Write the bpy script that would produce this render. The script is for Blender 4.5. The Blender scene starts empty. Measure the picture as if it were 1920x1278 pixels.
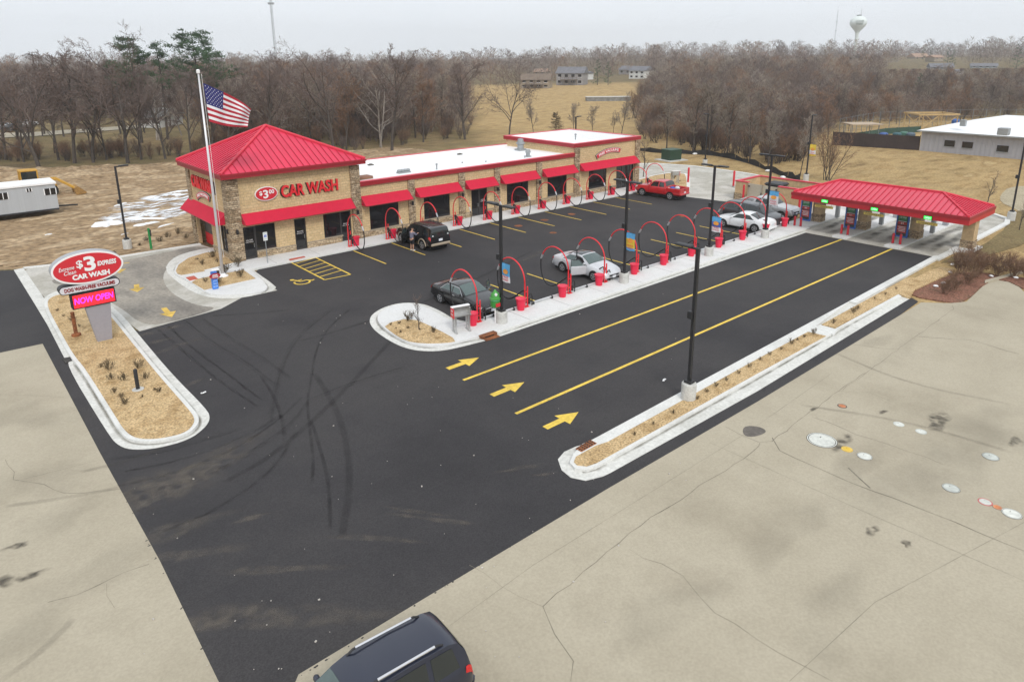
import bpy, bmesh, math, random
import numpy as np
from mathutils import noise as mnoise
from mathutils import Vector, Matrix
R = math.radians
scene = bpy.context.scene
col = scene.collection

# ---------------------------------------------------------------- camera
CH = 14.0                                   # height of the flying camera
FPX, CX, CY = 1305.09, 960.0, 462.877       # focal length and principal point, in pixels of a 1920 px wide picture
YAW, PITCH, ROLL = .7158, .2680, .0067
def cam_axes():
    cy, sy, cp, sp, cr, sr = math.cos(YAW), math.sin(YAW), math.cos(PITCH), math.sin(PITCH), math.cos(ROLL), math.sin(ROLL)
    r = Vector((cy, -sy, 0)); f0 = Vector((sy, cy, 0)); up = Vector((0, 0, 1))
    f = f0*cp - up*sp; d = -(up*cp + f0*sp)
    return r*cr + d*sr, d*cr - r*sr, f
RX, DN, FW = cam_axes()
cd = bpy.data.cameras.new("camera"); cam = bpy.data.objects.new("camera", cd); col.objects.link(cam)
cam.matrix_world = Matrix(((RX.x, -DN.x, -FW.x, 0), (RX.y, -DN.y, -FW.y, 0), (RX.z, -DN.z, -FW.z, CH), (0, 0, 0, 1)))
cd.sensor_fit = 'HORIZONTAL'; cd.sensor_width = 36.0; cd.lens = 36.0*FPX/1920
cd.shift_x = 0.0; cd.shift_y = -(639.0-CY)/1920
cd.clip_start = .5; cd.clip_end = 8000
scene.camera = cam

# ---------------------------------------------------------------- world, sun, exposure
SUN_EL, SUN_ROT = R(43), R(203)             # rotation measured from +Y towards +X
w = bpy.data.worlds.new("World"); scene.world = w; w.use_nodes = True
nt = w.node_tree; nt.nodes.clear()
out = nt.nodes.new('ShaderNodeOutputWorld'); bg = nt.nodes.new('ShaderNodeBackground')
sky = nt.nodes.new('ShaderNodeTexSky'); sky.sky_type = 'NISHITA'; sky.sun_disc = False
sky.sun_elevation = SUN_EL; sky.sun_rotation = SUN_ROT; sky.dust_density = 4.0; sky.air_density = 1.0; sky.ozone_density = 1.0
hs = nt.nodes.new('ShaderNodeHueSaturation'); hs.inputs['Saturation'].default_value = .22
geo = nt.nodes.new('ShaderNodeTexCoord'); noi = nt.nodes.new('ShaderNodeTexNoise')
noi.inputs['Scale'].default_value = 2.2; noi.inputs['Detail'].default_value = 5
nt.links.new(geo.outputs['Generated'], noi.inputs['Vector'])
rmp = nt.nodes.new('ShaderNodeValToRGB')
rmp.color_ramp.elements[0].position = .3; rmp.color_ramp.elements[0].color = (7.0, 7.45, 8.0, 1)
rmp.color_ramp.elements[1].position = .75; rmp.color_ramp.elements[1].color = (7.7, 8.05, 8.45, 1)
mix = nt.nodes.new('ShaderNodeMixRGB'); mix.inputs['Fac'].default_value = .88   # the cloud deck over the blue
nt.links.new(noi.outputs['Fac'], rmp.inputs['Fac'])
nt.links.new(sky.outputs['Color'], hs.inputs['Color'])
nt.links.new(hs.outputs['Color'], mix.inputs['Color1']); nt.links.new(rmp.outputs['Color'], mix.inputs['Color2'])
nt.links.new(mix.outputs['Color'], bg.inputs['Color']); bg.inputs['Strength'].default_value = .119
nt.links.new(bg.outputs['Background'], out.inputs['Surface'])
sl = bpy.data.lights.new("sun", 'SUN'); sl.energy = 1.5; sl.angle = R(14); sl.color = (1, .96, .9)
sun = bpy.data.objects.new("sun", sl); col.objects.link(sun)
sdir = Vector((math.sin(SUN_ROT)*math.cos(SUN_EL), math.cos(SUN_ROT)*math.cos(SUN_EL), math.sin(SUN_EL)))
sun.rotation_euler = sdir.to_track_quat('Z', 'Y').to_euler()
sun.location = (0, 0, 60)
scene.view_settings.view_transform = 'Standard'; scene.view_settings.look = 'None'
scene.view_settings.gamma = 1.0; scene.view_settings.exposure = 0.22; scene.view_settings.use_curve_mapping = False
scene.cycles.max_bounces = 6; scene.cycles.diffuse_bounces = 3; scene.cycles.glossy_bounces = 3
scene.cycles.transparent_max_bounces = 12; scene.cycles.volume_bounces = 1

# ---------------------------------------------------------------- from the survey picture to the ground
def ray(px, py):
    return RX*((px-CX)/FPX) + DN*((py-CY)/FPX) + FW
def g(px, py, z=0.0):                        # point of the level z seen at a pixel of the 1920 px picture
    d = ray(px, py); t = (CH-z)/-d.z
    return (d.x*t, d.y*t)
def zz(ox, oy, s, pts, z=0.0):               # points read in an enlarged crop
    return [g(ox+x/s, oy+y/s, z) for x, y in pts]
def smooth01(a, b, x):
    t = max(0.0, min(1.0, (x-a)/(b-a))); return t*t*(3-2*t)
def terrain(x, y):
    d = math.hypot(x, y)
    if d < 125: return 0.0
    az = math.degrees(math.atan2(x, y))      # 41 deg is the middle of the picture
    k = smooth01(30, 58, az)
    h = (3.0*smooth01(170, 420, d) + 6.0*smooth01(420, 800, d))*k
    h += .9*math.sin(x*.021+1.3)*math.sin(y*.017)*smooth01(150, 260, d)
    return h
def gt(px, py):                              # the same on the rolling far ground
    z = 0.0
    for _ in range(12):
        x, y = g(px, py, z); z = .5*z+.5*terrain(x, y)
    x, y = g(px, py, z)
    return (x, y, z)

# ---------------------------------------------------------------- materials
MATS = {}
def mat(name, c, rough=.7, metal=0.0, var=.12, scale=6.0, bump=0.0, spec=.5, emit=None, estr=1.0, coat=0.0, scale2=None, stretch=None):
    """procedural: base colour broken up by two octaves of noise"""
    if name in MATS: return MATS[name]
    m = bpy.data.materials.new(name); m.use_nodes = True; n = m.node_tree; b = n.nodes['Principled BSDF']
    b.inputs['Roughness'].default_value = rough; b.inputs['Metallic'].default_value = metal
    b.inputs['Specular IOR Level'].default_value = spec; b.inputs['Coat Weight'].default_value = coat
    b.inputs['Coat Roughness'].default_value = .05
    tc = n.nodes.new('ShaderNodeNewGeometry')
    src = tc.outputs['Position']
    if stretch:
        mp = n.nodes.new('ShaderNodeMapping'); mp.inputs['Scale'].default_value = stretch
        n.links.new(src, mp.inputs['Vector']); src = mp.outputs['Vector']
    t1 = n.nodes.new('ShaderNodeTexNoise'); t1.inputs['Scale'].default_value = scale; t1.inputs['Detail'].default_value = 6
    t2 = n.nodes.new('ShaderNodeTexNoise'); t2.inputs['Scale'].default_value = scale2 or scale*.13; t2.inputs['Detail'].default_value = 3
    n.links.new(src, t1.inputs['Vector']); n.links.new(src, t2.inputs['Vector'])
    ad = n.nodes.new('ShaderNodeMath'); ad.operation = 'ADD'
    n.links.new(t1.outputs['Fac'], ad.inputs[0]); n.links.new(t2.outputs['Fac'], ad.inputs[1])
    mr = n.nodes.new('ShaderNodeMapRange'); mr.inputs['From Min'].default_value = .6; mr.inputs['From Max'].default_value = 1.4
    mr.inputs['To Min'].default_value = 1-var*1.6; mr.inputs['To Max'].default_value = 1+var*1.6
    n.links.new(ad.outputs[0], mr.inputs['Value'])
    mx = n.nodes.new('ShaderNodeMixRGB'); mx.blend_type = 'MULTIPLY'; mx.inputs['Fac'].default_value = 1
    mx.inputs['Color1'].default_value = (*c, 1); n.links.new(mr.outputs['Result'], mx.inputs['Color2'])
    n.links.new(mx.outputs['Color'], b.inputs['Base Color'])
    if bump:
        bp = n.nodes.new('ShaderNodeBump'); bp.inputs['Strength'].default_value = bump; bp.inputs['Distance'].default_value = .05
        n.links.new(t1.outputs['Fac'], bp.inputs['Height']); n.links.new(bp.outputs['Normal'], b.inputs['Normal'])
    if emit:
        b.inputs['Emission Color'].default_value = (*emit, 1); b.inputs['Emission Strength'].default_value = estr
    MATS[name] = m
    return m
def ramp_mat(name, stops, scale=.08, detail=8, rough=.95, fine=3.0, fvar=.35, bump=.4, stretch=None, lo=.32, hi=.68, bscale=None, bdist=.1):
    """ground covers: a slow noise walks along the colour stops, a fine noise speckles them"""
    m = bpy.data.materials.new(name); m.use_nodes = True; n = m.node_tree; b = n.nodes['Principled BSDF']
    b.inputs['Roughness'].default_value = rough; b.inputs['Specular IOR Level'].default_value = .2
    tc = n.nodes.new('ShaderNodeNewGeometry'); src = tc.outputs['Position']
    if stretch:
        mp = n.nodes.new('ShaderNodeMapping'); mp.inputs['Scale'].default_value = stretch
        n.links.new(src, mp.inputs['Vector']); src = mp.outputs['Vector']
    t1 = n.nodes.new('ShaderNodeTexNoise'); t1.inputs['Scale'].default_value = scale; t1.inputs['Detail'].default_value = detail; t1.inputs['Roughness'].default_value = .62
    t2 = n.nodes.new('ShaderNodeTexNoise'); t2.inputs['Scale'].default_value = fine; t2.inputs['Detail'].default_value = 4
    n.links.new(src, t1.inputs['Vector']); n.links.new(tc.outputs['Position'], t2.inputs['Vector'])
    cr = n.nodes.new('ShaderNodeValToRGB'); e = cr.color_ramp.elements
    while len(e) < len(stops): e.new(.5)
    for i, c in enumerate(stops):
        e[i].position = lo + (hi-lo)*i/(len(stops)-1); e[i].color = (*c, 1)
    n.links.new(t1.outputs['Fac'], cr.inputs['Fac'])
    mr = n.nodes.new('ShaderNodeMapRange'); mr.inputs['From Min'].default_value = .3; mr.inputs['From Max'].default_value = .7
    mr.inputs['To Min'].default_value = 1-fvar; mr.inputs['To Max'].default_value = 1+fvar
    n.links.new(t2.outputs['Fac'], mr.inputs['Value'])
    mx = n.nodes.new('ShaderNodeMixRGB'); mx.blend_type = 'MULTIPLY'; mx.inputs['Fac'].default_value = 1
    n.links.new(cr.outputs['Color'], mx.inputs['Color1']); n.links.new(mr.outputs['Result'], mx.inputs['Color2'])
    n.links.new(mx.outputs['Color'], b.inputs['Base Color'])
    if bump:
        t3 = t2
        if bscale:
            t3 = n.nodes.new('ShaderNodeTexNoise'); t3.inputs['Scale'].default_value = bscale; t3.inputs['Detail'].default_value = 6
            n.links.new(tc.outputs['Position'], t3.inputs['Vector'])
        bp = n.nodes.new('ShaderNodeBump'); bp.inputs['Strength'].default_value = bump; bp.inputs['Distance'].default_value = bdist
        n.links.new(t3.outputs['Fac'], bp.inputs['Height']); n.links.new(bp.outputs['Normal'], b.inputs['Normal'])
    MATS[name] = m
    return m
def block_mat(name, c1, c2, mortar, bw, bh, msize=.012, bias=0.0, rough=.9, vary=.25, bump=.5, offset=.5):
    """masonry laid on walls along X or along Y (u = x + y, v = z)"""
    m = bpy.data.materials.new(name); m.use_nodes = True; n = m.node_tree; b = n.nodes['Principled BSDF']
    b.inputs['Roughness'].default_value = rough; b.inputs['Specular IOR Level'].default_value = .2
    tc = n.nodes.new('ShaderNodeNewGeometry'); sp = n.nodes.new('ShaderNodeSeparateXYZ'); n.links.new(tc.outputs['Position'], sp.inputs[0])
    ad = n.nodes.new('ShaderNodeMath'); ad.operation = 'ADD'; n.links.new(sp.outputs['X'], ad.inputs[0]); n.links.new(sp.outputs['Y'], ad.inputs[1])
    cb = n.nodes.new('ShaderNodeCombineXYZ'); n.links.new(ad.outputs[0], cb.inputs['X']); n.links.new(sp.outputs['Z'], cb.inputs['Y'])
    br = n.nodes.new('ShaderNodeTexBrick'); n.links.new(cb.outputs[0], br.inputs['Vector'])
    br.inputs['Color1'].default_value = (*c1, 1); br.inputs['Color2'].default_value = (*c2, 1); br.inputs['Mortar'].default_value = (*mortar, 1)
    br.inputs['Scale'].default_value = 1.0; br.inputs['Mortar Size'].default_value = msize; br.inputs['Bias'].default_value = bias
    br.inputs['Brick Width'].default_value = bw; br.inputs['Row Height'].default_value = bh; br.offset = offset
    t2 = n.nodes.new('ShaderNodeTexNoise'); t2.inputs['Scale'].default_value = 9; t2.inputs['Detail'].default_value = 6
    n.links.new(tc.outputs['Position'], t2.inputs['Vector'])
    mr = n.nodes.new('ShaderNodeMapRange'); mr.inputs['From Min'].default_value = .3; mr.inputs['From Max'].default_value = .7
    mr.inputs['To Min'].default_value = 1-vary; mr.inputs['To Max'].default_value = 1+vary; n.links.new(t2.outputs['Fac'], mr.inputs['Value'])
    mx = n.nodes.new('ShaderNodeMixRGB'); mx.blend_type = 'MULTIPLY'; mx.inputs['Fac'].default_value = 1
    n.links.new(br.outputs['Color'], mx.inputs['Color1']); n.links.new(mr.outputs['Result'], mx.inputs['Color2'])
    n.links.new(mx.outputs['Color'], b.inputs['Base Color'])
    if bump:
        bp = n.nodes.new('ShaderNodeBump'); bp.inputs['Strength'].default_value = bump; bp.inputs['Distance'].default_value = .02
        n.links.new(br.outputs['Fac'], bp.inputs['Height']); bp.invert = True; n.links.new(bp.outputs['Normal'], b.inputs['Normal'])
    MATS[name] = m
    return m
def veil_mat(name, c, alpha, scale=3.0, stretch=None, lo=.35, hi=.7, rot=0.0):
    """worn-on layers (tyre rubber, dust): noise decides where they cover; fades to the rim by the 'rim' attribute"""
    m = bpy.data.materials.new(name); m.use_nodes = True; n = m.node_tree; b = n.nodes['Principled BSDF']
    b.inputs['Base Color'].default_value = (*c, 1); b.inputs['Roughness'].default_value = .9; b.inputs['Specular IOR Level'].default_value = .15
    tc = n.nodes.new('ShaderNodeNewGeometry'); t = n.nodes.new('ShaderNodeTexNoise'); t.inputs['Scale'].default_value = scale; t.inputs['Detail'].default_value = 6
    src = tc.outputs['Position']
    if stretch:
        mp = n.nodes.new('ShaderNodeMapping'); mp.inputs['Scale'].default_value = stretch; mp.inputs['Rotation'].default_value = (0, 0, rot); n.links.new(src, mp.inputs['Vector']); src = mp.outputs['Vector']
    n.links.new(src, t.inputs['Vector'])
    mr = n.nodes.new('ShaderNodeMapRange'); mr.inputs['From Min'].default_value = lo; mr.inputs['From Max'].default_value = hi
    mr.inputs['To Min'].default_value = 0; mr.inputs['To Max'].default_value = alpha; n.links.new(t.outputs['Fac'], mr.inputs['Value'])
    at = n.nodes.new('ShaderNodeAttribute'); at.attribute_name = 'rim'
    mu = n.nodes.new('ShaderNodeMath'); mu.operation = 'MULTIPLY'; n.links.new(mr.outputs['Result'], mu.inputs[0]); n.links.new(at.outputs['Fac'], mu.inputs[1])
    n.links.new(mu.outputs[0], b.inputs['Alpha'])
    MATS[name] = m
    return m

# ---------------------------------------------------------------- mesh helpers
class MB:
    def __init__(self): self.v = []; self.f = []; self.m = []
    def add(self, vs, fs, mi=0):
        o = len(self.v); self.v += [tuple(p) for p in vs]
        self.f += [tuple(i+o for i in f) for f in fs]; self.m += [mi]*len(fs); return self
    def box(self, x0, x1, y0, y1, z0, z1, mi=0):
        vs = [(x0,y0,z0),(x1,y0,z0),(x1,y1,z0),(x0,y1,z0),(x0,y0,z1),(x1,y0,z1),(x1,y1,z1),(x0,y1,z1)]
        return self.add(vs, [(0,3,2,1),(4,5,6,7),(0,1,5,4),(1,2,6,5),(2,3,7,6),(3,0,4,7)], mi)
    def bbox(self, c, s, rz=0.0, mi=0, M=None, bev=0.0):   # centred box, turned about z (or by M), optionally chamfered
        hx, hy, hz = s[0]/2, s[1]/2, s[2]/2
        b = min(bev, hx*.9, hy*.9, hz*.9)
        if b > 0:
            prof = [(hx-b,-hy),(hx,-hy+b),(hx,hy-b),(hx-b,hy),(-hx+b,hy),(-hx,hy-b),(-hx,-hy+b),(-hx+b,-hy)]
            k = [(1-b/hx, 1-b/hy, -hz), (1, 1, -hz+b), (1, 1, hz-b), (1-b/hx, 1-b/hy, hz)]
            vs = [(x*kx, y*ky, z) for kx, ky, z in k for x, y in prof]
            fs = [tuple(reversed(range(8))), tuple(range(24, 32))]
            for r in range(3):
                for i in range(8): j = (i+1) % 8; fs.append((r*8+i, r*8+j, r*8+8+j, r*8+8+i))
        else:
            vs = [(-hx,-hy,-hz),(hx,-hy,-hz),(hx,hy,-hz),(-hx,hy,-hz),(-hx,-hy,hz),(hx,-hy,hz),(hx,hy,hz),(-hx,hy,hz)]
            fs = [(0,3,2,1),(4,5,6,7),(0,1,5,4),(1,2,6,5),(2,3,7,6),(3,0,4,7)]
        A = M if M is not None else Matrix.Rotation(rz, 3, 'Z')
        return self.add([A @ Vector(p) + Vector(c) for p in vs], fs, mi)
    def prism(self, poly, z0, z1, mi=0):
        a = sum(poly[i][0]*poly[(i+1) % len(poly)][1]-poly[(i+1) % len(poly)][0]*poly[i][1] for i in range(len(poly)))
        if a < 0: poly = list(reversed(poly))
        n = len(poly); vs = [(p[0], p[1], z0) for p in poly]+[(p[0], p[1], z1) for p in poly]
        return self.add(vs, [tuple(reversed(range(n))), tuple(range(n, 2*n))]+[(i, (i+1) % n, n+(i+1) % n, n+i) for i in range(n)], mi)
    def sheet(self, poly, z=0.0, mi=0):
        a = sum(poly[i][0]*poly[(i+1) % len(poly)][1]-poly[(i+1) % len(poly)][0]*poly[i][1] for i in range(len(poly)))
        if a < 0: poly = list(reversed(poly))
        return self.add([(p[0], p[1], z) for p in poly], [tuple(range(len(poly)))], mi)
    def tube(self, pts, r, n=6, caps=True, mi=0):
        pts = [Vector(p) for p in pts]; rs = list(r) if isinstance(r, (list, tuple)) else [r]*len(pts)
        vs = []; fs = []; T0 = None; U = None
        for i, p in enumerate(pts):
            T = (pts[min(i+1, len(pts)-1)]-pts[max(i-1, 0)]); T = T.normalized() if T.length > 1e-9 else Vector((0, 0, 1))
            if U is None:
                U = T.cross(Vector((0, 0, 1)) if abs(T.z) < .9 else Vector((1, 0, 0))).normalized()
            else:
                U = (U - T*U.dot(T)); U = U.normalized() if U.length > 1e-6 else T.orthogonal().normalized()
            W = T.cross(U)
            for k in range(n):
                a = 2*math.pi*(k+.5)/n; vs.append(p + (U*math.cos(a)+W*math.sin(a))*rs[i])
        for i in range(len(pts)-1):
            for k in range(n):
                l = (k+1) % n; fs.append((i*n+k, i*n+l, (i+1)*n+l, (i+1)*n+k))
        if caps: fs += [tuple(reversed(range(n))), tuple((len(pts)-1)*n+k for k in range(n))]
        return self.add(vs, fs, mi)
    def cyl(self, x, y, z0, z1, r, r2=None, n=16, mi=0):
        return self.tube([(x, y, z0), (x, y, z1)], [r, r if r2 is None else r2], n, True, mi)
    def lathe(self, c, prof, n=16, mi=0):       # prof: (radius, z) from bottom to top
        vs = [(c[0]+r*math.cos(2*math.pi*k/n), c[1]+r*math.sin(2*math.pi*k/n), c[2]+z) for r, z in prof for k in range(n)]
        fs = [(i*n+k, i*n+(k+1) % n, (i+1)*n+(k+1) % n, (i+1)*n+k) for i in range(len(prof)-1) for k in range(n)]
        fs += [tuple(reversed(range(n))), tuple((len(prof)-1)*n+k for k in range(n))]
        return self.add(vs, fs, mi)
    def xf(self, M):                            # move everything so far
        self.v = [tuple(M @ Vector(p)) for p in self.v]; return self
    def build(self, name, mats, parent=None, smooth=False, angle=None):
        me = bpy.data.meshes.new(name)
        off = ORG.get(parent.name, (0, 0, 0)) if parent is not None else (0, 0, 0)
        vs = [(a-off[0], b-off[1], c-off[2]) for a, b, c in self.v] if any(off) else self.v
        me.from_pydata(vs, [], self.f); mats = mats if isinstance(mats, (list, tuple)) else [mats]
        for q in mats: me.materials.append(q)
        if len(mats) > 1: me.polygons.foreach_set('material_index', self.m)
        if smooth:
            me.polygons.foreach_set('use_smooth', [True]*len(me.polygons))
            if angle: me.set_sharp_from_angle(angle=R(angle))
        me.validate(); me.update()
        o = bpy.data.objects.new(name, me); col.objects.link(o)
        if parent is not None: o.parent = parent; ORG[o.name] = off
        return o
ORG = {}
def tag(o, label, cat, group=None, kind=None):
    if label: o['label'] = label
    if cat: o['category'] = cat
    if group: o['group'] = group
    if kind: o['kind'] = kind
    return o
def thing(name, label, cat, loc=(0, 0, 0), rz=0.0, group=None, local=False):
    o = bpy.data.objects.new(name, None); col.objects.link(o); o.location = loc; o.rotation_euler = (0, 0, rz)
    o.empty_display_size = .3
    ORG[o.name] = (0, 0, 0) if local else tuple(loc)
    return tag(o, label, cat, group)
def struct(mb, name, m, smooth=False):
    o = mb.build(name, m, None, smooth); o['kind'] = 'structure'; return o
def dup(root, loc, rz=None, label=None, group=None):
    r = root.copy(); col.objects.link(r); r.location = loc
    if rz is not None: r.rotation_euler = (0, 0, rz)
    if label: r['label'] = label
    if group: r['group'] = group
    for ch in list(root.children):
        c = ch.copy(); col.objects.link(c); c.parent = r
        for q in list(ch.children):
            d = q.copy(); col.objects.link(d); d.parent = c
    return r
def chaikin(poly, n=2, closed=True):
    for _ in range(n):
        q = []; N = len(poly)
        if not closed: q.append(poly[0])
        for i in range(N if closed else N-1):
            a, b = poly[i], poly[(i+1) % N]
            q.append((a[0]*.75+b[0]*.25, a[1]*.75+b[1]*.25)); q.append((a[0]*.25+b[0]*.75, a[1]*.25+b[1]*.75))
        if not closed: q.append(poly[-1])
        poly = q
    return poly
def offset(poly, d):                          # outward for d > 0
    a = sum(poly[i][0]*poly[(i+1) % len(poly)][1]-poly[(i+1) % len(poly)][0]*poly[i][1] for i in range(len(poly)))
    if a < 0: poly = list(reversed(poly))
    out = []; N = len(poly)
    for i in range(N):
        p0, p1, p2 = (Vector(poly[(i+k) % N]) for k in (-1, 0, 1))
        e1 = (p1-p0).normalized(); e2 = (p2-p1).normalized()
        nn = Vector((e1.y+e2.y, -(e1.x+e2.x))); nn = nn.normalized() if nn.length > 1e-6 else Vector((e1.y, -e1.x))
        c = max(.5, nn.dot(Vector((e1.y, -e1.x)))); out.append(tuple(p1+nn*(d/c)))
    return out
def text_mesh(s, h, extr=.01, sx=1.0, shear=0.0, bold=0.0, align='CENTER', spacing=1.0):
    cu = bpy.data.curves.new("lettering", 'FONT'); cu.body = s; cu.size = h*1.38; cu.extrude = extr/2; cu.offset = bold
    cu.shear = shear; cu.align_x = align; cu.align_y = 'CENTER'; cu.space_character = spacing; cu.resolution_u = 4
    o = bpy.data.objects.new("lettering", cu); col.objects.link(o)
    dg = bpy.context.evaluated_depsgraph_get(); me = bpy.data.meshes.new_from_object(o.evaluated_get(dg))
    vs = [(v.co.x*sx, v.co.y, v.co.z) for v in me.vertices]; fs = [tuple(p.vertices) for p in me.polygons]
    bpy.data.objects.remove(o); bpy.data.curves.remove(cu); bpy.data.meshes.remove(me)
    return vs, fs
def put_text(mb, s, c, ux, uy, h, extr=.02, width=None, shear=0.0, bold=0.0, mi=0, spacing=1.0, sx=1.0, arc=None):
    """letters on a plane: c centre, ux writing direction, uy up; width fits the run of the line; arc bends it (radius)"""
    vs, fs = text_mesh(s, h, extr, 1.0, shear, bold, spacing=spacing)
    xs = [v[0] for v in vs]; ys = [v[1] for v in vs]
    x0 = (min(xs)+max(xs))/2; y0 = (min(ys)+max(ys))/2; kx = sx; ky = h/(max(ys)-min(ys))
    if width: kx = width/(max(xs)-min(xs))
    ux, uy, c = Vector(ux).normalized(), Vector(uy).normalized(), Vector(c); nn = ux.cross(uy)
    o = []
    for x, y, z in vs:
        x, y = (x-x0)*kx, (y-y0)*ky
        if arc:
            a = x/arc; x, y = (arc+y)*math.sin(a), (arc+y)*math.cos(a)-arc
        o.append(c + ux*x + uy*y + nn*z)
    mb.add(o, fs, mi); return mb
def ellipse_disc(mb, c, ux, uy, a, b, t, n=40, mi=0):
    ux, uy, c = Vector(ux).normalized(), Vector(uy).normalized(), Vector(c); nn = ux.cross(uy)
    r = [c+ux*(a*math.cos(2*math.pi*k/n))+uy*(b*math.sin(2*math.pi*k/n)) for k in range(n)]
    mb.add([p-nn*(t/2) for p in r]+[p+nn*(t/2) for p in r], [tuple(reversed(range(n))), tuple(range(n, 2*n))]+[(k, (k+1) % n, n+(k+1) % n, n+k) for k in range(n)], mi)
    return mb
def frame_poly(mb, pts2, c, ux, uy, t, mi=0):  # extrude a flat outline standing on a plane
    ux, uy, c = Vector(ux).normalized(), Vector(uy).normalized(), Vector(c); nn = ux.cross(uy); n = len(pts2)
    a = sum(pts2[i][0]*pts2[(i+1) % n][1]-pts2[(i+1) % n][0]*pts2[i][1] for i in range(n))
    if a < 0: pts2 = list(reversed(pts2))
    r = [c+ux*x+uy*y for x, y in pts2]
    mb.add([p-nn*(t/2) for p in r]+[p+nn*(t/2) for p in r], [tuple(reversed(range(n))), tuple(range(n, 2*n))]+[(k, (k+1) % n, n+(k+1) % n, n+k) for k in range(n)], mi)
    return mb
# ================================================================ THE SETTING: ground, asphalt, concrete, kerbs, paint
def depth(x, y): return x*FW.x + y*FW.y - CH*FW.z
def to_px(x, y, z=0.0):
    v = Vector((x, y, z-CH)); c = v.dot(FW); return (CX+FPX*v.dot(RX)/c, CY+FPX*v.dot(DN)/c, c)

def ground_material():
    m = bpy.data.materials.new('ground_cover'); m.use_nodes = True; n = m.node_tree; b = n.nodes['Principled BSDF']
    b.inputs['Roughness'].default_value = 1; b.inputs['Specular IOR Level'].default_value = .1
    ge = n.nodes.new('ShaderNodeNewGeometry')
    def noise(s, d, st=None):
        t = n.nodes.new('ShaderNodeTexNoise'); t.inputs['Scale'].default_value = s; t.inputs['Detail'].default_value = d
        src = ge.outputs['Position']
        if st:
            mp = n.nodes.new('ShaderNodeMapping'); mp.inputs['Scale'].default_value = st; mp.inputs['Rotation'].default_value = (0, 0, R(-35)); n.links.new(src, mp.inputs['Vector']); src = mp.outputs['Vector']
        n.links.new(src, t.inputs['Vector']); return t
    def ramp(t, stops, lo=.3, hi=.7):
        cr = n.nodes.new('ShaderNodeValToRGB'); e = cr.color_ramp.elements
        while len(e) < len(stops): e.new(.5)
        for i, c in enumerate(stops): e[i].position = lo+(hi-lo)*i/(len(stops)-1); e[i].color = (*c, 1)
        n.links.new(t.outputs['Fac'], cr.inputs['Fac']); return cr
    litter = ramp(noise(.11, 9), [(.085, .062, .040), (.14, .108, .062), (.115, .10, .05), (.20, .155, .09)])
    straw = ramp(noise(.16, 10, (1, 2.6, 1)), [(.25, .165, .075), (.38, .265, .125), (.45, .32, .155), (.33, .22, .10), (.50, .37, .19)])
    at = n.nodes.new('ShaderNodeAttribute'); at.attribute_name = 'dry'
    fn = noise(.35, 6); ad = n.nodes.new('ShaderNodeMath'); ad.operation = 'MULTIPLY_ADD'
    n.links.new(fn.outputs['Fac'], ad.inputs[0]); ad.inputs[1].default_value = .8; ad.inputs[2].default_value = -.4
    a2 = n.nodes.new('ShaderNodeMath'); a2.operation = 'ADD'; a2.use_clamp = True
    n.links.new(at.outputs['Fac'], a2.inputs[0]); n.links.new(ad.outputs[0], a2.inputs[1])
    mx = n.nodes.new('ShaderNodeMixRGB'); n.links.new(a2.outputs[0], mx.inputs['Fac'])
    n.links.new(litter.outputs['Color'], mx.inputs['Color1']); n.links.new(straw.outputs['Color'], mx.inputs['Color2'])
    f2 = noise(4.5, 5); mr = n.nodes.new('ShaderNodeMapRange'); mr.inputs['From Min'].default_value = .3; mr.inputs['From Max'].default_value = .7
    mr.inputs['To Min'].default_value = .68; mr.inputs['To Max'].default_value = 1.3; n.links.new(f2.outputs['Fac'], mr.inputs['Value'])
    m2 = n.nodes.new('ShaderNodeMixRGB'); m2.blend_type = 'MULTIPLY'; m2.inputs['Fac'].default_value = 1
    n.links.new(mx.outputs['Color'], m2.inputs['Color1']); n.links.new(mr.outputs['Result'], m2.inputs['Color2'])
    n.links.new(m2.outputs['Color'], b.inputs['Base Color'])
    bp = n.nodes.new('ShaderNodeBump'); bp.inputs['Strength'].default_value = .5; bp.inputs['Distance'].default_value = .15
    n.links.new(f2.outputs['Fac'], bp.inputs['Height']); n.links.new(bp.outputs['Normal'], b.inputs['Normal'])
    return m
def dry_zone(x, y):
    d = math.hypot(x, y)
    px, py, c = to_px(x, y) if x*FW.x+y*FW.y > 5 else (0, 0, 1)
    if c <= 5: return .5
    v = .12
    if x > 28 and d < 150: v = max(v, .85 if px > 1150 else .3)
    v = max(v, .95*smooth01(860, 900, px)*(1-smooth01(1180, 1230, px))*smooth01(100, 125, c)*(1-smooth01(300, 350, c)))
    v = max(v, .75*smooth01(1540, 1600, px)*(1-smooth01(150, 170, c))*(1 if c < 170 else 0))
    if px < 420: v = max(v, .2*smooth01(90, 100, c)*(1-smooth01(190, 210, c)))
    if px < 120: v = max(v, .8*smooth01(185, 200, c)*(1-smooth01(240, 280, c)))
    return v
def build_ground():
    xs = [-480, -250, -120, -60]+[-40+i*8 for i in range(40)]+[290+i*16 for i in range(30)]+[790+i*60 for i in range(15)]+[1900, 2300]
    ys = xs; n = len(xs)
    vs = [(x, y, terrain(x, y)) for x in xs for y in ys]
    fs = [(i*n+j, (i+1)*n+j, (i+1)*n+j+1, i*n+j+1) for i in range(n-1) for j in range(n-1)]
    mb = MB(); mb.add(vs, fs); o = struct(mb, 'ground', ground_material(), True)
    a = o.data.attributes.new('dry', 'FLOAT', 'POINT'); a.data.foreach_set('value', [dry_zone(v[0], v[1]) for v in vs])
build_ground()

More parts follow.
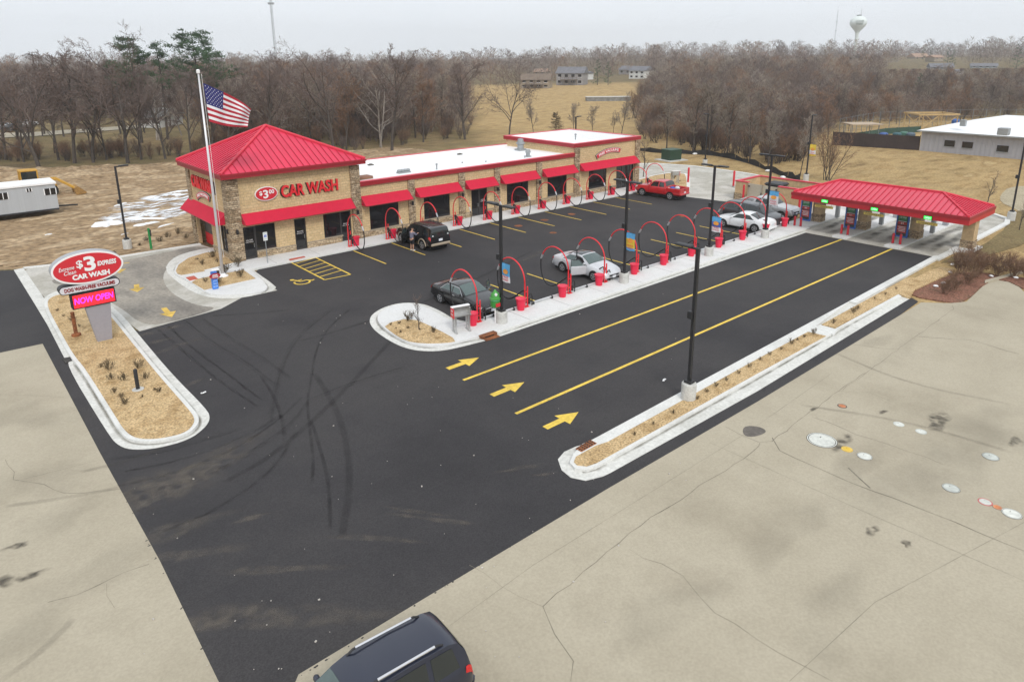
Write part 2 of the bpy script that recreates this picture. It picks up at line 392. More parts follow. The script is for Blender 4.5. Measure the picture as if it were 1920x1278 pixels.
M_ASPH = ramp_mat('asphalt', [(.036, .0345, .0365), (.045, .043, .045), (.055, .052, .0525), (.041, .039, .0415)], scale=.09, fine=26, fvar=.22, bump=.25, rough=.88, bdist=.02)
M_CONC = ramp_mat('old_concrete', [(.315, .277, .208), (.38, .337, .256), (.42, .375, .288), (.352, .31, .235)], scale=.16, fine=14, fvar=.07, bump=.12, rough=.9, bdist=.02, lo=.3, hi=.7)
M_KERB = ramp_mat('kerb_concrete', [(.54, .54, .51), (.68, .68, .655), (.63, .625, .595)], scale=.35, fine=12, fvar=.08, bump=.1, rough=.85, bdist=.02)
M_GUTT = ramp_mat('gutter_concrete', [(.50, .495, .455), (.64, .635, .60), (.57, .565, .525)], scale=.6, fine=8, fvar=.12, bump=.1, rough=.85, bdist=.02)
M_WALK = ramp_mat('walk_concrete', [(.56, .56, .545), (.66, .66, .65), (.62, .62, .60)], scale=.3, fine=10, fvar=.06, bump=.1, rough=.85, bdist=.02)
M_DRIVE = ramp_mat('drive_concrete', [(.42, .405, .365), (.52, .50, .455), (.38, .36, .31), (.56, .54, .50)], scale=.22, fine=6, fvar=.10, bump=.1, rough=.88, bdist=.02)
M_DIRTY = ramp_mat('muddy_concrete', [(.17, .155, .138), (.24, .22, .192), (.33, .30, .255), (.20, .183, .16)], scale=.3, fine=6, fvar=.18, bump=.12, rough=.9, stretch=(1, .45, 1), bdist=.02)
M_MULCH = ramp_mat('straw_mulch', [(.34, .225, .105), (.46, .32, .165), (.55, .40, .22), (.40, .27, .13)], scale=1.2, fine=13, fvar=.45, bump=.9, bdist=.06)
M_RMULCH = ramp_mat('red_mulch', [(.15, .075, .05), (.23, .11, .075), (.19, .11, .07)], scale=1.0, fine=10, fvar=.5, bump=.9, bdist=.06)
M_MUD = ramp_mat('dirt', [(.19, .125, .07), (.36, .255, .15), (.27, .185, .105), (.48, .36, .23), (.32, .225, .13)], scale=.34, fine=2.2, fvar=.34, bump=1.0, stretch=(.75, 1.25, 1), bscale=1.7, bdist=.35)
M_YEL = mat('yellow_paint', (.70, .49, .07), .7, var=.2, scale=7)
M_YELO = mat('worn_yellow_paint', (.60, .40, .08), .8, var=.3, scale=5)
M_TACT = mat('tactile_red', (.50, .10, .06), .8, var=.15, scale=9)
M_RUST = mat('rusty_iron', (.22, .075, .025), .85, var=.5, scale=14)
M_DARKHOLE = mat('drain_shadow', (.012, .011, .01), .9, var=.1)
M_SNOW = mat('old_snow', (.80, .82, .84), .75, var=.08, scale=5, bump=.5)

# --- building lot: dirt behind on the left
mb = MB(); dirt = [g(-260, 500), g(-80, 506), g(28, 506), g(60, 500), g(224, 482), g(374, 458), (17.5, 60), (40, 61), (62, 60), (58, 72), g(760, 272), g(620, 288), g(420, 300), g(200, 312), g(-40, 318), g(-300, 340)]
dirt = chaikin(dirt, 1)
def inside(p, poly):
    c = False; n = len(poly)
    for i in range(n):
        a, b = poly[i], poly[(i+1) % n]
        if (a[1] > p[1]) != (b[1] > p[1]) and p[0] < (b[0]-a[0])*(p[1]-a[1])/(b[1]-a[1])+a[0]: c = not c
    return c
def edge_dist(p, poly):
    best = 99; P = Vector(p)
    for i in range(len(poly)):
        a, b = Vector(poly[i]), Vector(poly[(i+1) % len(poly)]); d = b-a; t = max(0, min(1, (P-a).dot(d)/max(1e-9, d.length_squared))); best = min(best, (P-a-d*t).length)
    return best
def dirt_h(x, y):
    f = mnoise.fractal(Vector((x*.22, y*.5, 3.1)), .9, 2.1, 5)*.5+mnoise.noise(Vector((x*1.3, y*1.9, 8)))*.25
    r = abs(math.sin((x*.45+y*.9)*1.25+2.2*mnoise.noise(Vector((x*.07, y*.07, 0)))))**3
    far = smooth01(92, 102, y+.12*x)
    return .05+.26*max(0, f+.35)*(1+1.6*far)-.10*(1-r)*.5+.5*far*max(0, mnoise.noise(Vector((x*.25, y*.2, 5)))+.25)
vs = []; idx = {}; fs = []; S_ = .75; NXg, NYg = 112, 82
for i in range(NXg):
    for j in range(NYg):
        x, y = -30+i*S_, 52+j*S_
        if inside((x, y), dirt): idx[i, j] = len(vs); e = min(1, edge_dist((x, y), dirt)/2.2); vs.append((x, y, .012+e*max(0, dirt_h(x, y))))
for (i, j) in idx:
    q = [(i, j), (i+1, j), (i+1, j+1), (i, j+1)]
    if all(k in idx for k in q): fs.append(tuple(idx[k] for k in q))
mb.add(vs, fs); struct(mb, 'dirt_lot', M_MUD, True)
mb = MB(); mb.sheet(dirt, .010); struct(mb, 'dirt_lot', M_MUD)
# --- asphalt
A0, A1 = g(1112, 829), g(1750.5, 482.6)
def on(a, b, t): return (a[0]+(b[0]-a[0])*t, a[1]+(b[1]-a[1])*t)
mb = MB()
asph = [g(-420, 540), g(-120, 512), g(28, 507), g(60, 560), g(262, 622), g(415, 579), (16.9, 45.9), (61.5, 45.9), (61.5, 36), (53.8, 27.8), (53.8, 16.0), (on(A0, A1, .97)[0], on(A0, A1, .97)[1]-.2), (on(A0, A1, .63)[0], on(A0, A1, .63)[1]-.2)]
asph += [g(1600, 592), g(1690, 556), g(1710, 559), g(1722, 566), g(1450, 765), g(1170, 930), g(820, 1150), g(600, 1300), g(420, 1400), (-2, 10), (-20, 22), (-40, 60)]
mb.sheet(asph, .02); struct(mb, 'asphalt_lot', M_ASPH)
M_RSEAM = mat('roller_seam', (.028, .027, .028), .9, var=.3, scale=2)
for i, (y, x0, x1) in enumerate(((24.9, 6, 53), (21.0, 1, 53), (17.2, 0, 53), (31.6, 12, 20), (35.5, 11, 59), (39.4, 9, 59), (43.0, 14, 58), (28.4, 9, 18))):
    mb = MB(); n = 30; vs = []
    for k in range(n+1): x = x0+(x1-x0)*k/n; yy = y+.03*math.sin(k*1.7+i); vs += [(x, yy-.012, .0203), (x, yy+.012, .0203)]
    mb.add(vs, [(2*k, 2*k+2, 2*k+3, 2*k+1) for k in range(n)]); struct(mb, 'paving_seam', M_RSEAM)
# --- the neighbouring forecourt and left apron of old concrete
mb = MB(); mb.sheet([g(-500, 730), g(-60, 672), g(0, 662), g(80, 645), g(188, 850), g(300, 1052), g(410, 1278), g(470, 1400), (-4, 3), (-40, 3), (-40, 28)], .026); struct(mb, 'left_apron', M_CONC)
mb = MB()
fore = [g(560, 1265), g(800, 1120), g(1139, 917), g(1420, 753.7), g(1595, 647.8), g(1727, 567.5), g(1780, 569), g(1812, 566), g(1850, 530), (52.5, 11.3), g(1920, 548), (64, 6), (70, -20), (10, -20), (-4, 4.5)]
mb.sheet(fore, .026); struct(mb, 'forecourt', M_CONC)
# --- exit drive on the left
mb = MB()
mb.sheet(chaikin([g(36, 512), g(60, 502), g(92, 498), g(224, 482), g(374, 458), g(410, 470), g(440, 500), g(520, 545), g(453, 559), g(415, 579.5), g(262, 622), g(180, 560), g(120, 545), g(86, 560)], 0), .030)
struct(mb, 'exit_drive', M_DRIVE)
mb = MB()
mb.sheet(chaikin([g(75, 528), g(200, 495), g(300, 476), g(372, 460), g(405, 470), g(345, 480), g(303, 510), g(312, 545), g(365, 574), g(415, 577), g(340, 600), g(270, 614), g(225, 575), g(150, 540)], 2), .034)
struct(mb, 'driveway_wear', M_DIRTY)
mb = MB(); P = [g(*q) for q in ((44, 503), (92, 498), (224, 482), (374, 458))]
for a, b in zip(P, P[1:]): mb.prism([a, b, (b[0]+.03, b[1]-.32), (a[0]+.03, a[1]-.32)], 0, .10)
struct(mb, 'drive_kerb', M_KERB)
mb = MB(); mb.prism([g(*q) for q in ((26, 507), (44, 503), (102, 588), (152, 667), (136, 684), (122, 674), (88, 608), (60, 562))], 0, .042); struct(mb, 'kerb_edge', M_GUTT)
# --- drive to the right: pay lanes and the loop behind the wash
mb = MB()
loop = [(53.8, 16.0), (69, 15.9), (70.8, 16.3), (72.2, 17.7), (73.5, 24), (74.5, 36), (76.2, 45), (76.2, 52), (74.6, 56.5), (71, 59.2), (60.2, 59.5), (60.2, 45.9), (58.4, 45.9), (59.2, 40.9), (60.2, 35.5), (60.2, 28.1), (53.8, 28.1)]
mb.sheet(loop, .032); struct(mb, 'loop_drive', M_DRIVE)
mb = MB(); outer = [(53.0, 15.55), (69.2, 15.5), (71.2, 16.0), (72.6, 17.6), (73.9, 24), (74.9, 36), (76.6, 45), (76.7, 52.1), (75, 56.9), (71.2, 59.7)]
inner = [(53.0, 15.95), (69.1, 15.9), (70.9, 16.3), (72.25, 17.7), (73.5, 24), (74.5, 36), (76.2, 45), (76.25, 52), (74.65, 56.55), (71, 59.3)]
for i in range(len(outer)-1): mb.prism([outer[i], outer[i+1], inner[i+1], inner[i]], 0, .14)
struct(mb, 'loop_kerb', M_KERB)

# --- kerbed beds
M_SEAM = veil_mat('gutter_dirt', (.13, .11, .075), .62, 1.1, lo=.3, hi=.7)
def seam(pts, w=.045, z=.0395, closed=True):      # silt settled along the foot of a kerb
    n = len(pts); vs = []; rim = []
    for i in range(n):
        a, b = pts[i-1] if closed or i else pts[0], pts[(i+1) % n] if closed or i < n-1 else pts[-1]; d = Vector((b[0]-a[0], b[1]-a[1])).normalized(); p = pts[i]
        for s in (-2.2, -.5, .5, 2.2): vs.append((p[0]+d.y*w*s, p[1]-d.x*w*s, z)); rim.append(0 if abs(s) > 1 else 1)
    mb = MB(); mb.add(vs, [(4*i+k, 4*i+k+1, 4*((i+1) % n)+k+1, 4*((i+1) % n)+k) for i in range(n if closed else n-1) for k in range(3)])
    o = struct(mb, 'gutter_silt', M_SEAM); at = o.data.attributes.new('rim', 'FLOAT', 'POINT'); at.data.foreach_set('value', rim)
def dense(pts, step=.7):
    q = []
    for a, b in zip(pts, pts[1:]):
        k = max(1, int(math.hypot(b[0]-a[0], b[1]-a[1])/step)); q += [(a[0]+(b[0]-a[0])*i/k, a[1]+(b[1]-a[1])*i/k) for i in range(k)]
    return q+[pts[-1]]
def bed(name, kerb_poly, kw, mulch, gut=None, kz=.15, mm=M_MULCH, sheetz=.17):
    if gut: mbg = MB(); mbg.prism(gut, 0, .034); struct(mbg, name+'_gutter', M_GUTT)
    mbk = MB(); mbk.prism(kerb_poly, 0, kz); struct(mbk, name+'_kerb', M_KERB)
    for q in mulch:
        q2 = MB(); N = len(q); cx = sum(p[0] for p in q)/N; cy = sum(p[1] for p in q)/N
        q2.prism(q, kz-.02, sheetz); struct(q2, name+'_mulch', mm)
# the sign island
bp_ = chaikin(zz(60, 440, 3.0417, [(75, 385), (130, 345), (215, 335), (330, 350), (430, 440), (590, 640), (720, 800), (870, 970), (928, 1040), (920, 1085), (870, 1130), (740, 1160), (640, 1165), (570, 1150), (520, 1105), (480, 1040), (300, 755), (240, 690), (150, 530)], .15), 2)
gp_ = chaikin(zz(60, 440, 3.0417, [(40, 385), (120, 325), (220, 318), (345, 330), (500, 440), (640, 610), (800, 800), (1000, 1000), (1018, 1050), (990, 1100), (900, 1170), (720, 1220), (580, 1230), (500, 1210), (440, 1150), (190, 735), (235, 715), (120, 540)]), 2)
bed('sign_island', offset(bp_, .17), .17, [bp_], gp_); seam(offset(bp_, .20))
# the flag island with its walks
plat = zz(320, 440, 5.0526, [(30, 345), (60, 270), (160, 205), (340, 150), (520, 128), (620, 262), (765, 328), (922, 480), (905, 520), (840, 548), (700, 562), (480, 572), (350, 556), (180, 440), (100, 402), (45, 375)], .13)
plat = plat[:4]+chaikin(plat[4:10], 0)+plat[10:]
gutf = chaikin(zz(320, 440, 5.0526, [(-60, 335), (0, 240), (120, 180), (340, 130), (520, 118), (760, 325), (1000, 492), (990, 520), (930, 548), (690, 598), (560, 610), (380, 600), (230, 560), (60, 450)]), 1)
mb = MB(); mb.prism(gutf, 0, .036); struct(mb, 'flag_island_gutter', M_GUTT)
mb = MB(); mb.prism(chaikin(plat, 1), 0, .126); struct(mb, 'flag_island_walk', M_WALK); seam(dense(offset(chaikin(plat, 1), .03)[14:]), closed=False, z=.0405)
for q in ([(50, 340), (75, 285), (170, 220), (330, 172), (500, 150), (600, 262), (310, 335), (325, 345), (100, 382), (62, 368)], [(200, 452), (240, 425), (420, 385), (690, 335), (805, 415), (320, 522)]):
    mb = MB(); mb.prism(zz(320, 440, 5.0526, q, .13), .11, .15); struct(mb, 'flag_island_mulch', M_MULCH)
mb = MB(); mb.prism(zz(320, 440, 5.0526, [(142, 405), (222, 388), (258, 417), (180, 436)], .13), .12, .137); struct(mb, 'ramp_pad', M_TACT)
# sidewalk along the building
mb = MB(); mb.prism([(15.9, 45.9), (58.0, 45.9), (59.4, 46.6), (60.4, 48.0), (60.4, 48.3), (16.0, 48.3)], 0, .132); struct(mb, 'sidewalk', M_WALK)
mb = MB(); mb.prism([(15.9, 45.74), (58.1, 45.74), (59.6, 46.5), (60.6, 47.9), (60.42, 47.98), (59.42, 46.6), (58.0, 45.9), (15.9, 45.9)], 0, .136); struct(mb, 'sidewalk_kerb', M_KERB)
mb = MB(); mb.prism(zz(320, 440, 5.0526, [(1117, 232), (1265, 203), (1278, 214), (1130, 247)], .13), .12, .14); struct(mb, 'ramp_pad', M_TACT)
# joints cut in the walk
mb = MB()
for i in range(13): mb.box(18.2+i*3.25-.01, 18.2+i*3.25+.01, 45.95, 48.1, .1315, .1352)
struct(mb, 'walk_joints', mat('joint_dark', (.26, .25, .23), .9))
# the vacuum island
tip = zz(660, 540, 3.994, [(760, 236), (690, 190), (620, 155), (540, 124), (440, 112), (340, 118), (230, 150), (150, 200), (130, 245), (140, 280), (180, 330), (300, 410), (420, 460), (560, 478), (700, 470), (850, 435)])
gutv = [(22.0, 28.05)]+chaikin([(21.6, 28.1)]+tip, 2, False)+[(21.0, 25.68), (54.2, 25.62), (54.2, 28.05)]
pl_in = offset(chaikin([(21.7, 28.0)]+tip, 2, False)+[(21, 25.68)], -.42)
platv = [(22.1, 28.0)]+[p for p in pl_in[2:-2]]+[(21.2, 26.08), (55.4, 26.02), (55.4, 28.0)]
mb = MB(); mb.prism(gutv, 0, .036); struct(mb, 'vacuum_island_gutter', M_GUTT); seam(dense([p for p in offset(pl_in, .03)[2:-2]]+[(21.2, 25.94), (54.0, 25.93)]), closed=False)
mb = MB(); mb.prism(platv, 0, .15); struct(mb, 'vacuum_island_walk', M_WALK)
mb = MB(); mb.box(22.2, 54.2, 28.0, 28.14, 0, .155); mb.box(21.3, 54.5, 25.96, 26.1, 0, .1535); struct(mb, 'vacuum_island_kerb', M_KERB)
mb = MB(); mb.prism(chaikin(zz(660, 540, 3.994, [(232, 275), (440, 222), (640, 310), (795, 396), (700, 412), (520, 415), (400, 395), (300, 335)], .15), 1), .12, .18); struct(mb, 'vacuum_island_mulch', M_MULCH)
mb = MB()
for i in range(10): mb.box(24.0+i*3.2-.01, 24.0+i*3.2+.01, 26.12, 27.95, .151, .1545)
struct(mb, 'walk_joints', MATS['joint_dark'])
# the strip island towards the forecourt
lane = [A0, on(A0, A1, .3), on(A0, A1, .7), A1]
gut2 = [g(1108, 831), g(1080, 838), g(1058, 848), g(1046, 862), g(1053, 882), g(1070, 896), g(1098, 902), g(1130, 894), g(1143, 888), g(1420, 734), g(1707, 559.7), g(1684, 553.9)]
mb = MB(); mb.prism(gut2+[g(1650, 536), g(1250, 752)], 0, .036); struct(mb, 'strip_island_gutter', M_GUTT)
kr = [g(1075, 850, .14), g(1068, 866, .14), g(1078, 877, .14), g(1100, 880, .14), g(1118, 874, .14), g(1420, 705, .14), g(1690, 549, .14), g(1683.5, 553.5, .14)]
mb = MB(); mb.prism([A0, g(1092, 838)]+kr[:6]+[g(1560, 625, .14), g(1530, 611, .14), on(A0, A1, .62)], 0, .14); struct(mb, 'strip_island_kerb', M_KERB)
mb = MB(); mb.prism([on(A0, A1, .615), A1, (53.9, 15.98), (53.9, 15.6), (A1[0], A1[1]-.42), (on(A0, A1, .615)[0], on(A0, A1, .615)[1]-.42)], 0, .146); struct(mb, 'lane_kerb', M_KERB)
def inpoly(q, z): return [g(x, y, z) for x, y in q]
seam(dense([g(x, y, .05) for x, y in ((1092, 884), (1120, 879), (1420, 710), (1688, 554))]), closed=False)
m1 = inpoly([(1076, 866), (1080, 856), (1116, 836), (1140, 828), (1270, 756), (1420, 673), (1515, 622), (1549, 630), (1420, 700), (1118, 868), (1100, 874), (1082, 872)], .14)
mb = MB(); mb.prism(m1, .11, .155); struct(mb, 'strip_island_mulch', M_MULCH)
m2 = inpoly([(1540, 611), (1700, 523), (1716, 523), (1740, 511), (1763, 503), (1790, 507), (1768, 521), (1715, 545), (1706, 560), (1684, 554), (1567, 617)], .05)
mb = MB(); mb.prism(m2, 0, .145); struct(mb, 'strip_island_mulch', M_MULCH)
mb = MB(); mb.prism(inpoly([(1526, 613), (1538, 609), (1571, 618), (1562, 627)], .14), .02, .152); mb.prism(inpoly([(1561, 622), (1567, 617), (1684, 553), (1690, 556)], .1), .02, .149); struct(mb, 'strip_island_kerb', M_KERB)
mb = MB(); mb.prism(chaikin([g(1706, 556), g(1716, 545), g(1765, 524), g(1795, 512), g(1845, 512), g(1880, 520), g(1925, 522), g(1960, 530), g(1930, 548), (51.5, 11.35), g(1846, 532), g(1812, 566), g(1780, 569)], 1), 0, .07); struct(mb, 'shrub_bed', M_RMULCH)
mb = MB(); mb.prism([g(1846, 529), (66, 8.3), (66, 8.05), g(1846, 533)], 0, .14); struct(mb, 'forecourt_kerb', M_CONC)
mb = MB(); mb.prism(chaikin([g(1752, 500), g(1800, 474), (58.5, 14.7), (69, 15.4), (74, 17), (80, 15), (76, 11), (66, 12.8), (60, 13)], 1), 0, .045)
struct(mb, 'verge', ramp_mat('dead_turf', [(.13, .095, .045), (.20, .15, .07), (.165, .135, .06)], scale=.4, fine=7, fvar=.35, bump=.6))
mb = MB(); mb.prism(chaikin([(70, 13.5), (77, 12), (90, 14), (92, 21), (80, 19.5), (76, 16.5)], 2), 0, .03); struct(mb, 'gravel_patch', ramp_mat('gravel', [(.34, .29, .20), (.44, .38, .27)], scale=.5, fine=9, fvar=.3))
# planted bed at the far end of the stalls
mb = MB(); mb.prism(chaikin([(60.7, 46.2), (61.2, 42.0), (65, 44.5), (70, 48.1), (71, 49.5), (69, 51.5), (61, 50)], 1), 0, .14); struct(mb, 'end_bed_kerb', M_KERB)
mb = MB(); mb.prism(chaikin([(60.9, 46.4), (61.4, 42.5), (65, 45), (69.6, 48.4), (70.5, 49.5), (68.6, 51.1), (61, 49.8)], 1), .1, .16); struct(mb, 'end_bed_mulch', M_MULCH)

# --- paint
def stripe(mb, a, b, w, z=.028):
    d = Vector((b[0]-a[0], b[1]-a[1])); n = Vector((-d.y, d.x)).normalized()*(w/2)
    mb.sheet([(a[0]+n.x, a[1]+n.y), (b[0]+n.x, b[1]+n.y), (b[0]-n.x, b[1]-n.y), (a[0]-n.x, a[1]-n.y)], z)
for a, b in (((17.0, 22.93), (53.9, 22.70)), ((16.75, 19.1), (53.9, 18.98))):
    mb = MB(); stripe(mb, a, b, .16); struct(mb, 'lane_line', M_YEL)
for i in range(11):
    x = 23.95+i*3.30
    mb = MB(); stripe(mb, (x, 45.6), (x+.02, 41.0), .11); struct(mb, 'stall_line', M_YEL)
for i in range(10):
    x = 22.9+i*3.285+.3
    mb = MB(); stripe(mb, (x, 28.2), (x-.02, 32.7), .11); struct(mb, 'stall_line', M_YEL)
# hatched access aisle
mb = MB(); q = zz(320, 440, 5.0526, [(1127, 258), (1355, 210), (1705, 380), (1458, 430)])
for i in range(4): stripe(mb, q[i], q[(i+1) % 4], .12, .028)
for i in range(1, 7): stripe(mb, on(q[0], q[3], i/7), on(q[1], q[2], (i-.55)/7), .10, .0285)
tag(struct(mb, 'access_aisle', M_YEL), None, None)
# arrows on the lanes
def arrow(px, py, L=1.88, ang=0.0, name='lane_arrow', m=M_YEL, z=.028, s=1.0, label=None):
    x, y = g(px, py)
    P = [(0, -.15), (L*.5, -.15), (L*.5, -.44), (L, 0), (L*.5, .44), (L*.5, .15), (0, .15)]
    c, sn = math.cos(ang), math.sin(ang)
    mb = MB(); mb.sheet([(x+(a*c-b*sn)*s, y+(a*sn+b*c)*s) for a, b in P], z); o = mb.build(name, m)
    tag(o, label, 'road marking', 'yellow arrows painted on the pavement'); return o
arrow(839, 692, label='yellow arrow on the lane nearest the vacuum island')
arrow(922, 742, label='yellow arrow on the middle lane between the two yellow lines')
arrow(1022, 803, label='yellow arrow on the lane nearest the mulch strip and black light pole')
arrow(256, 534, 1.75, R(-102), m=M_YELO, z=.038, label='worn yellow arrow in the middle of the exit drive, right of the oval sign')
arrow(307, 578, 1.95, R(-93), m=M_YELO, z=.038, label='worn yellow arrow of the exit drive nearest the asphalt edge')
arrow(222, 500, 1.9, R(-100), m=M_YELO, z=.038, label='worn yellow arrow partly hidden behind the oval sign on the exit drive')
mb = MB(); stripe(mb, g(205, 498), g(243, 493), .18, .038); struct(mb, 'drive_line', M_YELO)
# wheelchair emblem
def emblem():
    cx, cy = g(562, 528); mb = MB(); t = .028
    def w2(a, b): return (cx+a, cy+b)
    mb.sheet([w2(.13*math.cos(k*.5236)-.05, .13*math.sin(k*.5236)+.55) for k in range(12)], t)
    ring = [(.42*math.cos(R(a))-.02, .42*math.sin(R(a))-.22) for a in range(120, 361, 20)]
    for i in range(len(ring)-1): stripe(mb, w2(*ring[i]), w2(*ring[i+1]), .11, t+.0004*i)
    stripe(mb, w2(-.03, .40), w2(0, -.12), .14, t+.006); stripe(mb, w2(0, -.1), w2(.36, -.14), .12, t+.0065); stripe(mb, w2(-.02, .18), w2(.3, .15), .1, t+.007)
    stripe(mb, w2(.34, -.12), w2(.5, -.52), .12, t+.0075); stripe(mb, w2(.46, -.5), w2(.66, -.44), .1, t+.008)
    M = Matrix.Translation((cx, cy, 0)) @ Matrix.Rotation(R(18), 4, 'Z') @ Matrix.Scale(1.15, 4) @ Matrix.Translation((-cx, -cy, 0)); mb.xf(M)
    mb.v = [(a, b, t+(c-t*1.15)*.5) for a, b, c in mb.v]
    tag(mb.build('wheelchair_emblem', M_YEL), 'yellow wheelchair symbol painted on the asphalt by the hatched aisle', 'road marking')
emblem()
# rusty drain grates
def grate(name, pts, label, z):
    mb = MB(); mb.prism(pts, z-.05, z); t = thing(name, label, 'drain grate', (pts[0][0], pts[0][1], 0), group='rusty drain grates at the kerbs')
    mb.build('frame', M_RUST, t); s = MB()
    for i in range(6):
        for j in range(3):
            u0, u1, v0, v1 = (i+.25)/6, (i+.8)/6, (j+.2)/3, (j+.8)/3
            f = lambda u, v: on(on(pts[0], pts[1], u), on(pts[3], pts[2], u), v)
            s.sheet([f(u0, v0), f(u1, v0), f(u1, v1), f(u0, v1)], z+.004)
    s.build('slots', M_DARKHOLE, t)
grate('drain_grate', zz(1030, 440, 2.6615, [(132, 1066), (205, 1023), (236, 1040), (160, 1082)], .15), 'rusty slotted drain grate at the tip of the mulch strip', .165)
pts = zz(660, 540, 3.994, [(1000, 385), (1120, 352), (1082, 330), (985, 355)], .05)
t = thing('kerb_inlet', 'rusty orange cast iron kerb inlet on the vacuum island edge', 'drain grate', (pts[0][0], pts[0][1], 0), group='rusty drain grates at the kerbs')
mb = MB(); mb.box(20.55, 21.45, 25.66, 26.0, .02, .06); mb.build('grate_plate', M_RUST, t)
mb = MB(); mb.box(20.5, 21.5, 25.93, 26.25, .05, .175); mb.build('hood', M_RUST, t)
mb = MB(); mb.box(20.7, 21.3, 25.925, 25.93, .07, .13); mb.build('throat', M_DARKHOLE, t)
pts = zz(60, 440, 3.0417, [(172, 705), (230, 695), (240, 715), (190, 732)], .04)
mb = MB(); mb.prism(pts, 0, .06); tag(mb.build('kerb_drain', mat('dark_iron', (.05, .045, .04), .8, var=.3)), 'dark drain opening in the left kerb of the sign island', 'drain grate')

# manholes and fill covers of the forecourt
M_COVER = mat('painted_cover', (.60, .61, .56), .6, var=.18, scale=7); M_COVG = mat('grey_cover', (.48, .50, .46), .6, var=.2, scale=7)
M_COVY = mat('yellow_cover', (.66, .43, .04), .6, var=.2); M_COVO = mat('orange_cover', (.55, .2, .08), .7, var=.3); M_COVR = mat('red_ring', (.5, .12, .12), .7, var=.3)
def cover(px, py, r, m, label, ring=None, knob=None):
    x, y = g(px, py); t = thing('manhole_cover', label, 'manhole cover', (x, y, 0), group='round covers set in the forecourt')
    mb = MB(); mb.cyl(x, y, .02, .036, r, n=32); mb.build('lid', m, t)
    if ring: mb = MB(); mb.cyl(x, y, .02, .033, r*1.22, n=32); mb.build('rim', ring, t)
    else: mb = MB(); mb.cyl(x, y, .02, .031, r*1.04, n=32); mb.build('rim', MATS['dark_iron'], t)
    mb = MB()
    for q in (.93,): 
        n = 32; vs = [(x+s*r*math.cos(2*math.pi*k/n), y+s*r*math.sin(2*math.pi*k/n), .0365+.0005*(q > .9)) for s in (q, q-.045) for k in range(n)]; mb.add(vs, [(k, (k+1) % n, n+(k+1) % n, n+k) for k in range(n)])
    mb.build('groove', MATS['dark_iron'] if r > .2 else M_COVG, t)
    mb = MB(); a = knob or (.3*r, .25*r); mb.box(x+a[0]-.09*r, x+a[0]+.09*r, y+a[1]-.03*r, y+a[1]+.03*r, .034, .041); mb.build('handle', MATS['dark_iron'], t)
cover(1541, 826, .52, M_COVER, 'largest pale round manhole cover on the forecourt')
cover(1588, 843, .16, M_COVY, 'small yellow fill cover beside the largest pale cover', M_COVY)
cover(1621, 856, .25, M_COVER, 'pale cover just right of the small yellow one')
cover(1685, 796, .16, M_COVER, 'small white cover in a dark ring, left one of a pair', M_COVG)
cover(1727, 810, .16, M_COVER, 'small white cover in a dark ring, right one of a pair', M_COVG)
cover(1857, 857, .26, M_COVG, 'grey cover standing alone at the right side of the forecourt')
cover(1783, 916, .26, M_COVG, 'grey cover between the dark joint and the pink ringed cover')
cover(1847, 942, .17, M_COVER, 'small white cover in a pink painted ring', M_COVR)
cover(1870, 952, .13, M_COVO, 'small orange cover touching the pale cover by the picture edge')
cover(1897, 964, .27, M_COVER, 'pale cover right beside the small orange one')
for px, py, w_ in ((972, 424, 'left'), (1021, 413, 'middle'), (1072, 402, 'right')): cover(px, py, .36, M_RUST, 'rusty round cover in the stalls before the building, %s one of three' % w_)
cover(1037, 437, .3, M_RUST, 'rusty round cover out in the aisle beyond the stall lines')
cover(1280, 406, .3, M_RUST, 'rusty round cover between the red pickup and the white coupe')
cover(1579, 762, .15, M_COVO, 'small rusty cover near the asphalt strip', MATS['dark_iron'])

# cracks, joints, stains, rubber and dust
M_CRACK = mat('crack', (.185, .165, .125), .95, var=.3)
def crack(pts, w=.035, z=.0295, jit=.12, seed=1, m=None):
    rnd = random.Random(seed); P = [g(*p) for p in pts]; Q = [P[0]]
    for a, b in zip(P, P[1:]):
        L = math.hypot(b[0]-a[0], b[1]-a[1]); k = max(1, int(L/.5))
        for i in range(1, k+1):
            q = on(a, b, i/k); Q.append((q[0]+rnd.uniform(-jit, jit), q[1]+rnd.uniform(-jit, jit)) if i < k else q)
    mb = MB(); vs = []; n = len(Q)
    for i, p in enumerate(Q):
        a, b = Q[max(0, i-1)], Q[min(n-1, i+1)]; d = Vector((b[0]-a[0], b[1]-a[1])).normalized(); ww = w*rnd.uniform(.2, .8)/2
        vs += [(p[0]-d.y*ww, p[1]+d.x*ww, z), (p[0]+d.y*ww, p[1]-d.x*ww, z)]
    mb.add(vs, [(2*i, 2*i+1, 2*i+3, 2*i+2) for i in range(n-1)]); struct(mb, 'crack', m or M_CRACK)
b2 = lambda *q: [(1360+x/3.4286, 700+y/3.4286) for x, y in q]
b3 = lambda *q: [(1440+x/3.994, 440+y/3.994) for x, y in q]
crack([(1018, 1138), (1180, 1000), (1330, 900)]+b2((0, 630), (215, 470), (222, 444), (300, 440), (730, 115), (900, 0)), jit=.05, seed=2)
crack(b2((0, 345), (215, 445)), .03, seed=3)
crack(b2((300, 415), (350, 500), (660, 640), (950, 760), (1480, 960), (1920, 1145)), .05, jit=.05, seed=4)
crack(b2((790, 610), (930, 740)), .07, seed=5); crack(b2((560, 285), (960, 430), (1300, 545), (1400, 590)), .035, seed=6)
crack(b2((730, 115), (920, 125), (1060, 180)), .02, seed=7); crack(b3((560, 1165), (900, 915), (1390, 560), (1380, 530)), .03, jit=.04, seed=8)
crack(b3((1115, 765), (1500, 790), (1880, 895)), .06, jit=.08, seed=9); crack(b3((640, 825), (900, 860), (1000, 860)), .03, seed=10)
crack(b3((1400, 555), (1900, 660)), .02, seed=11)
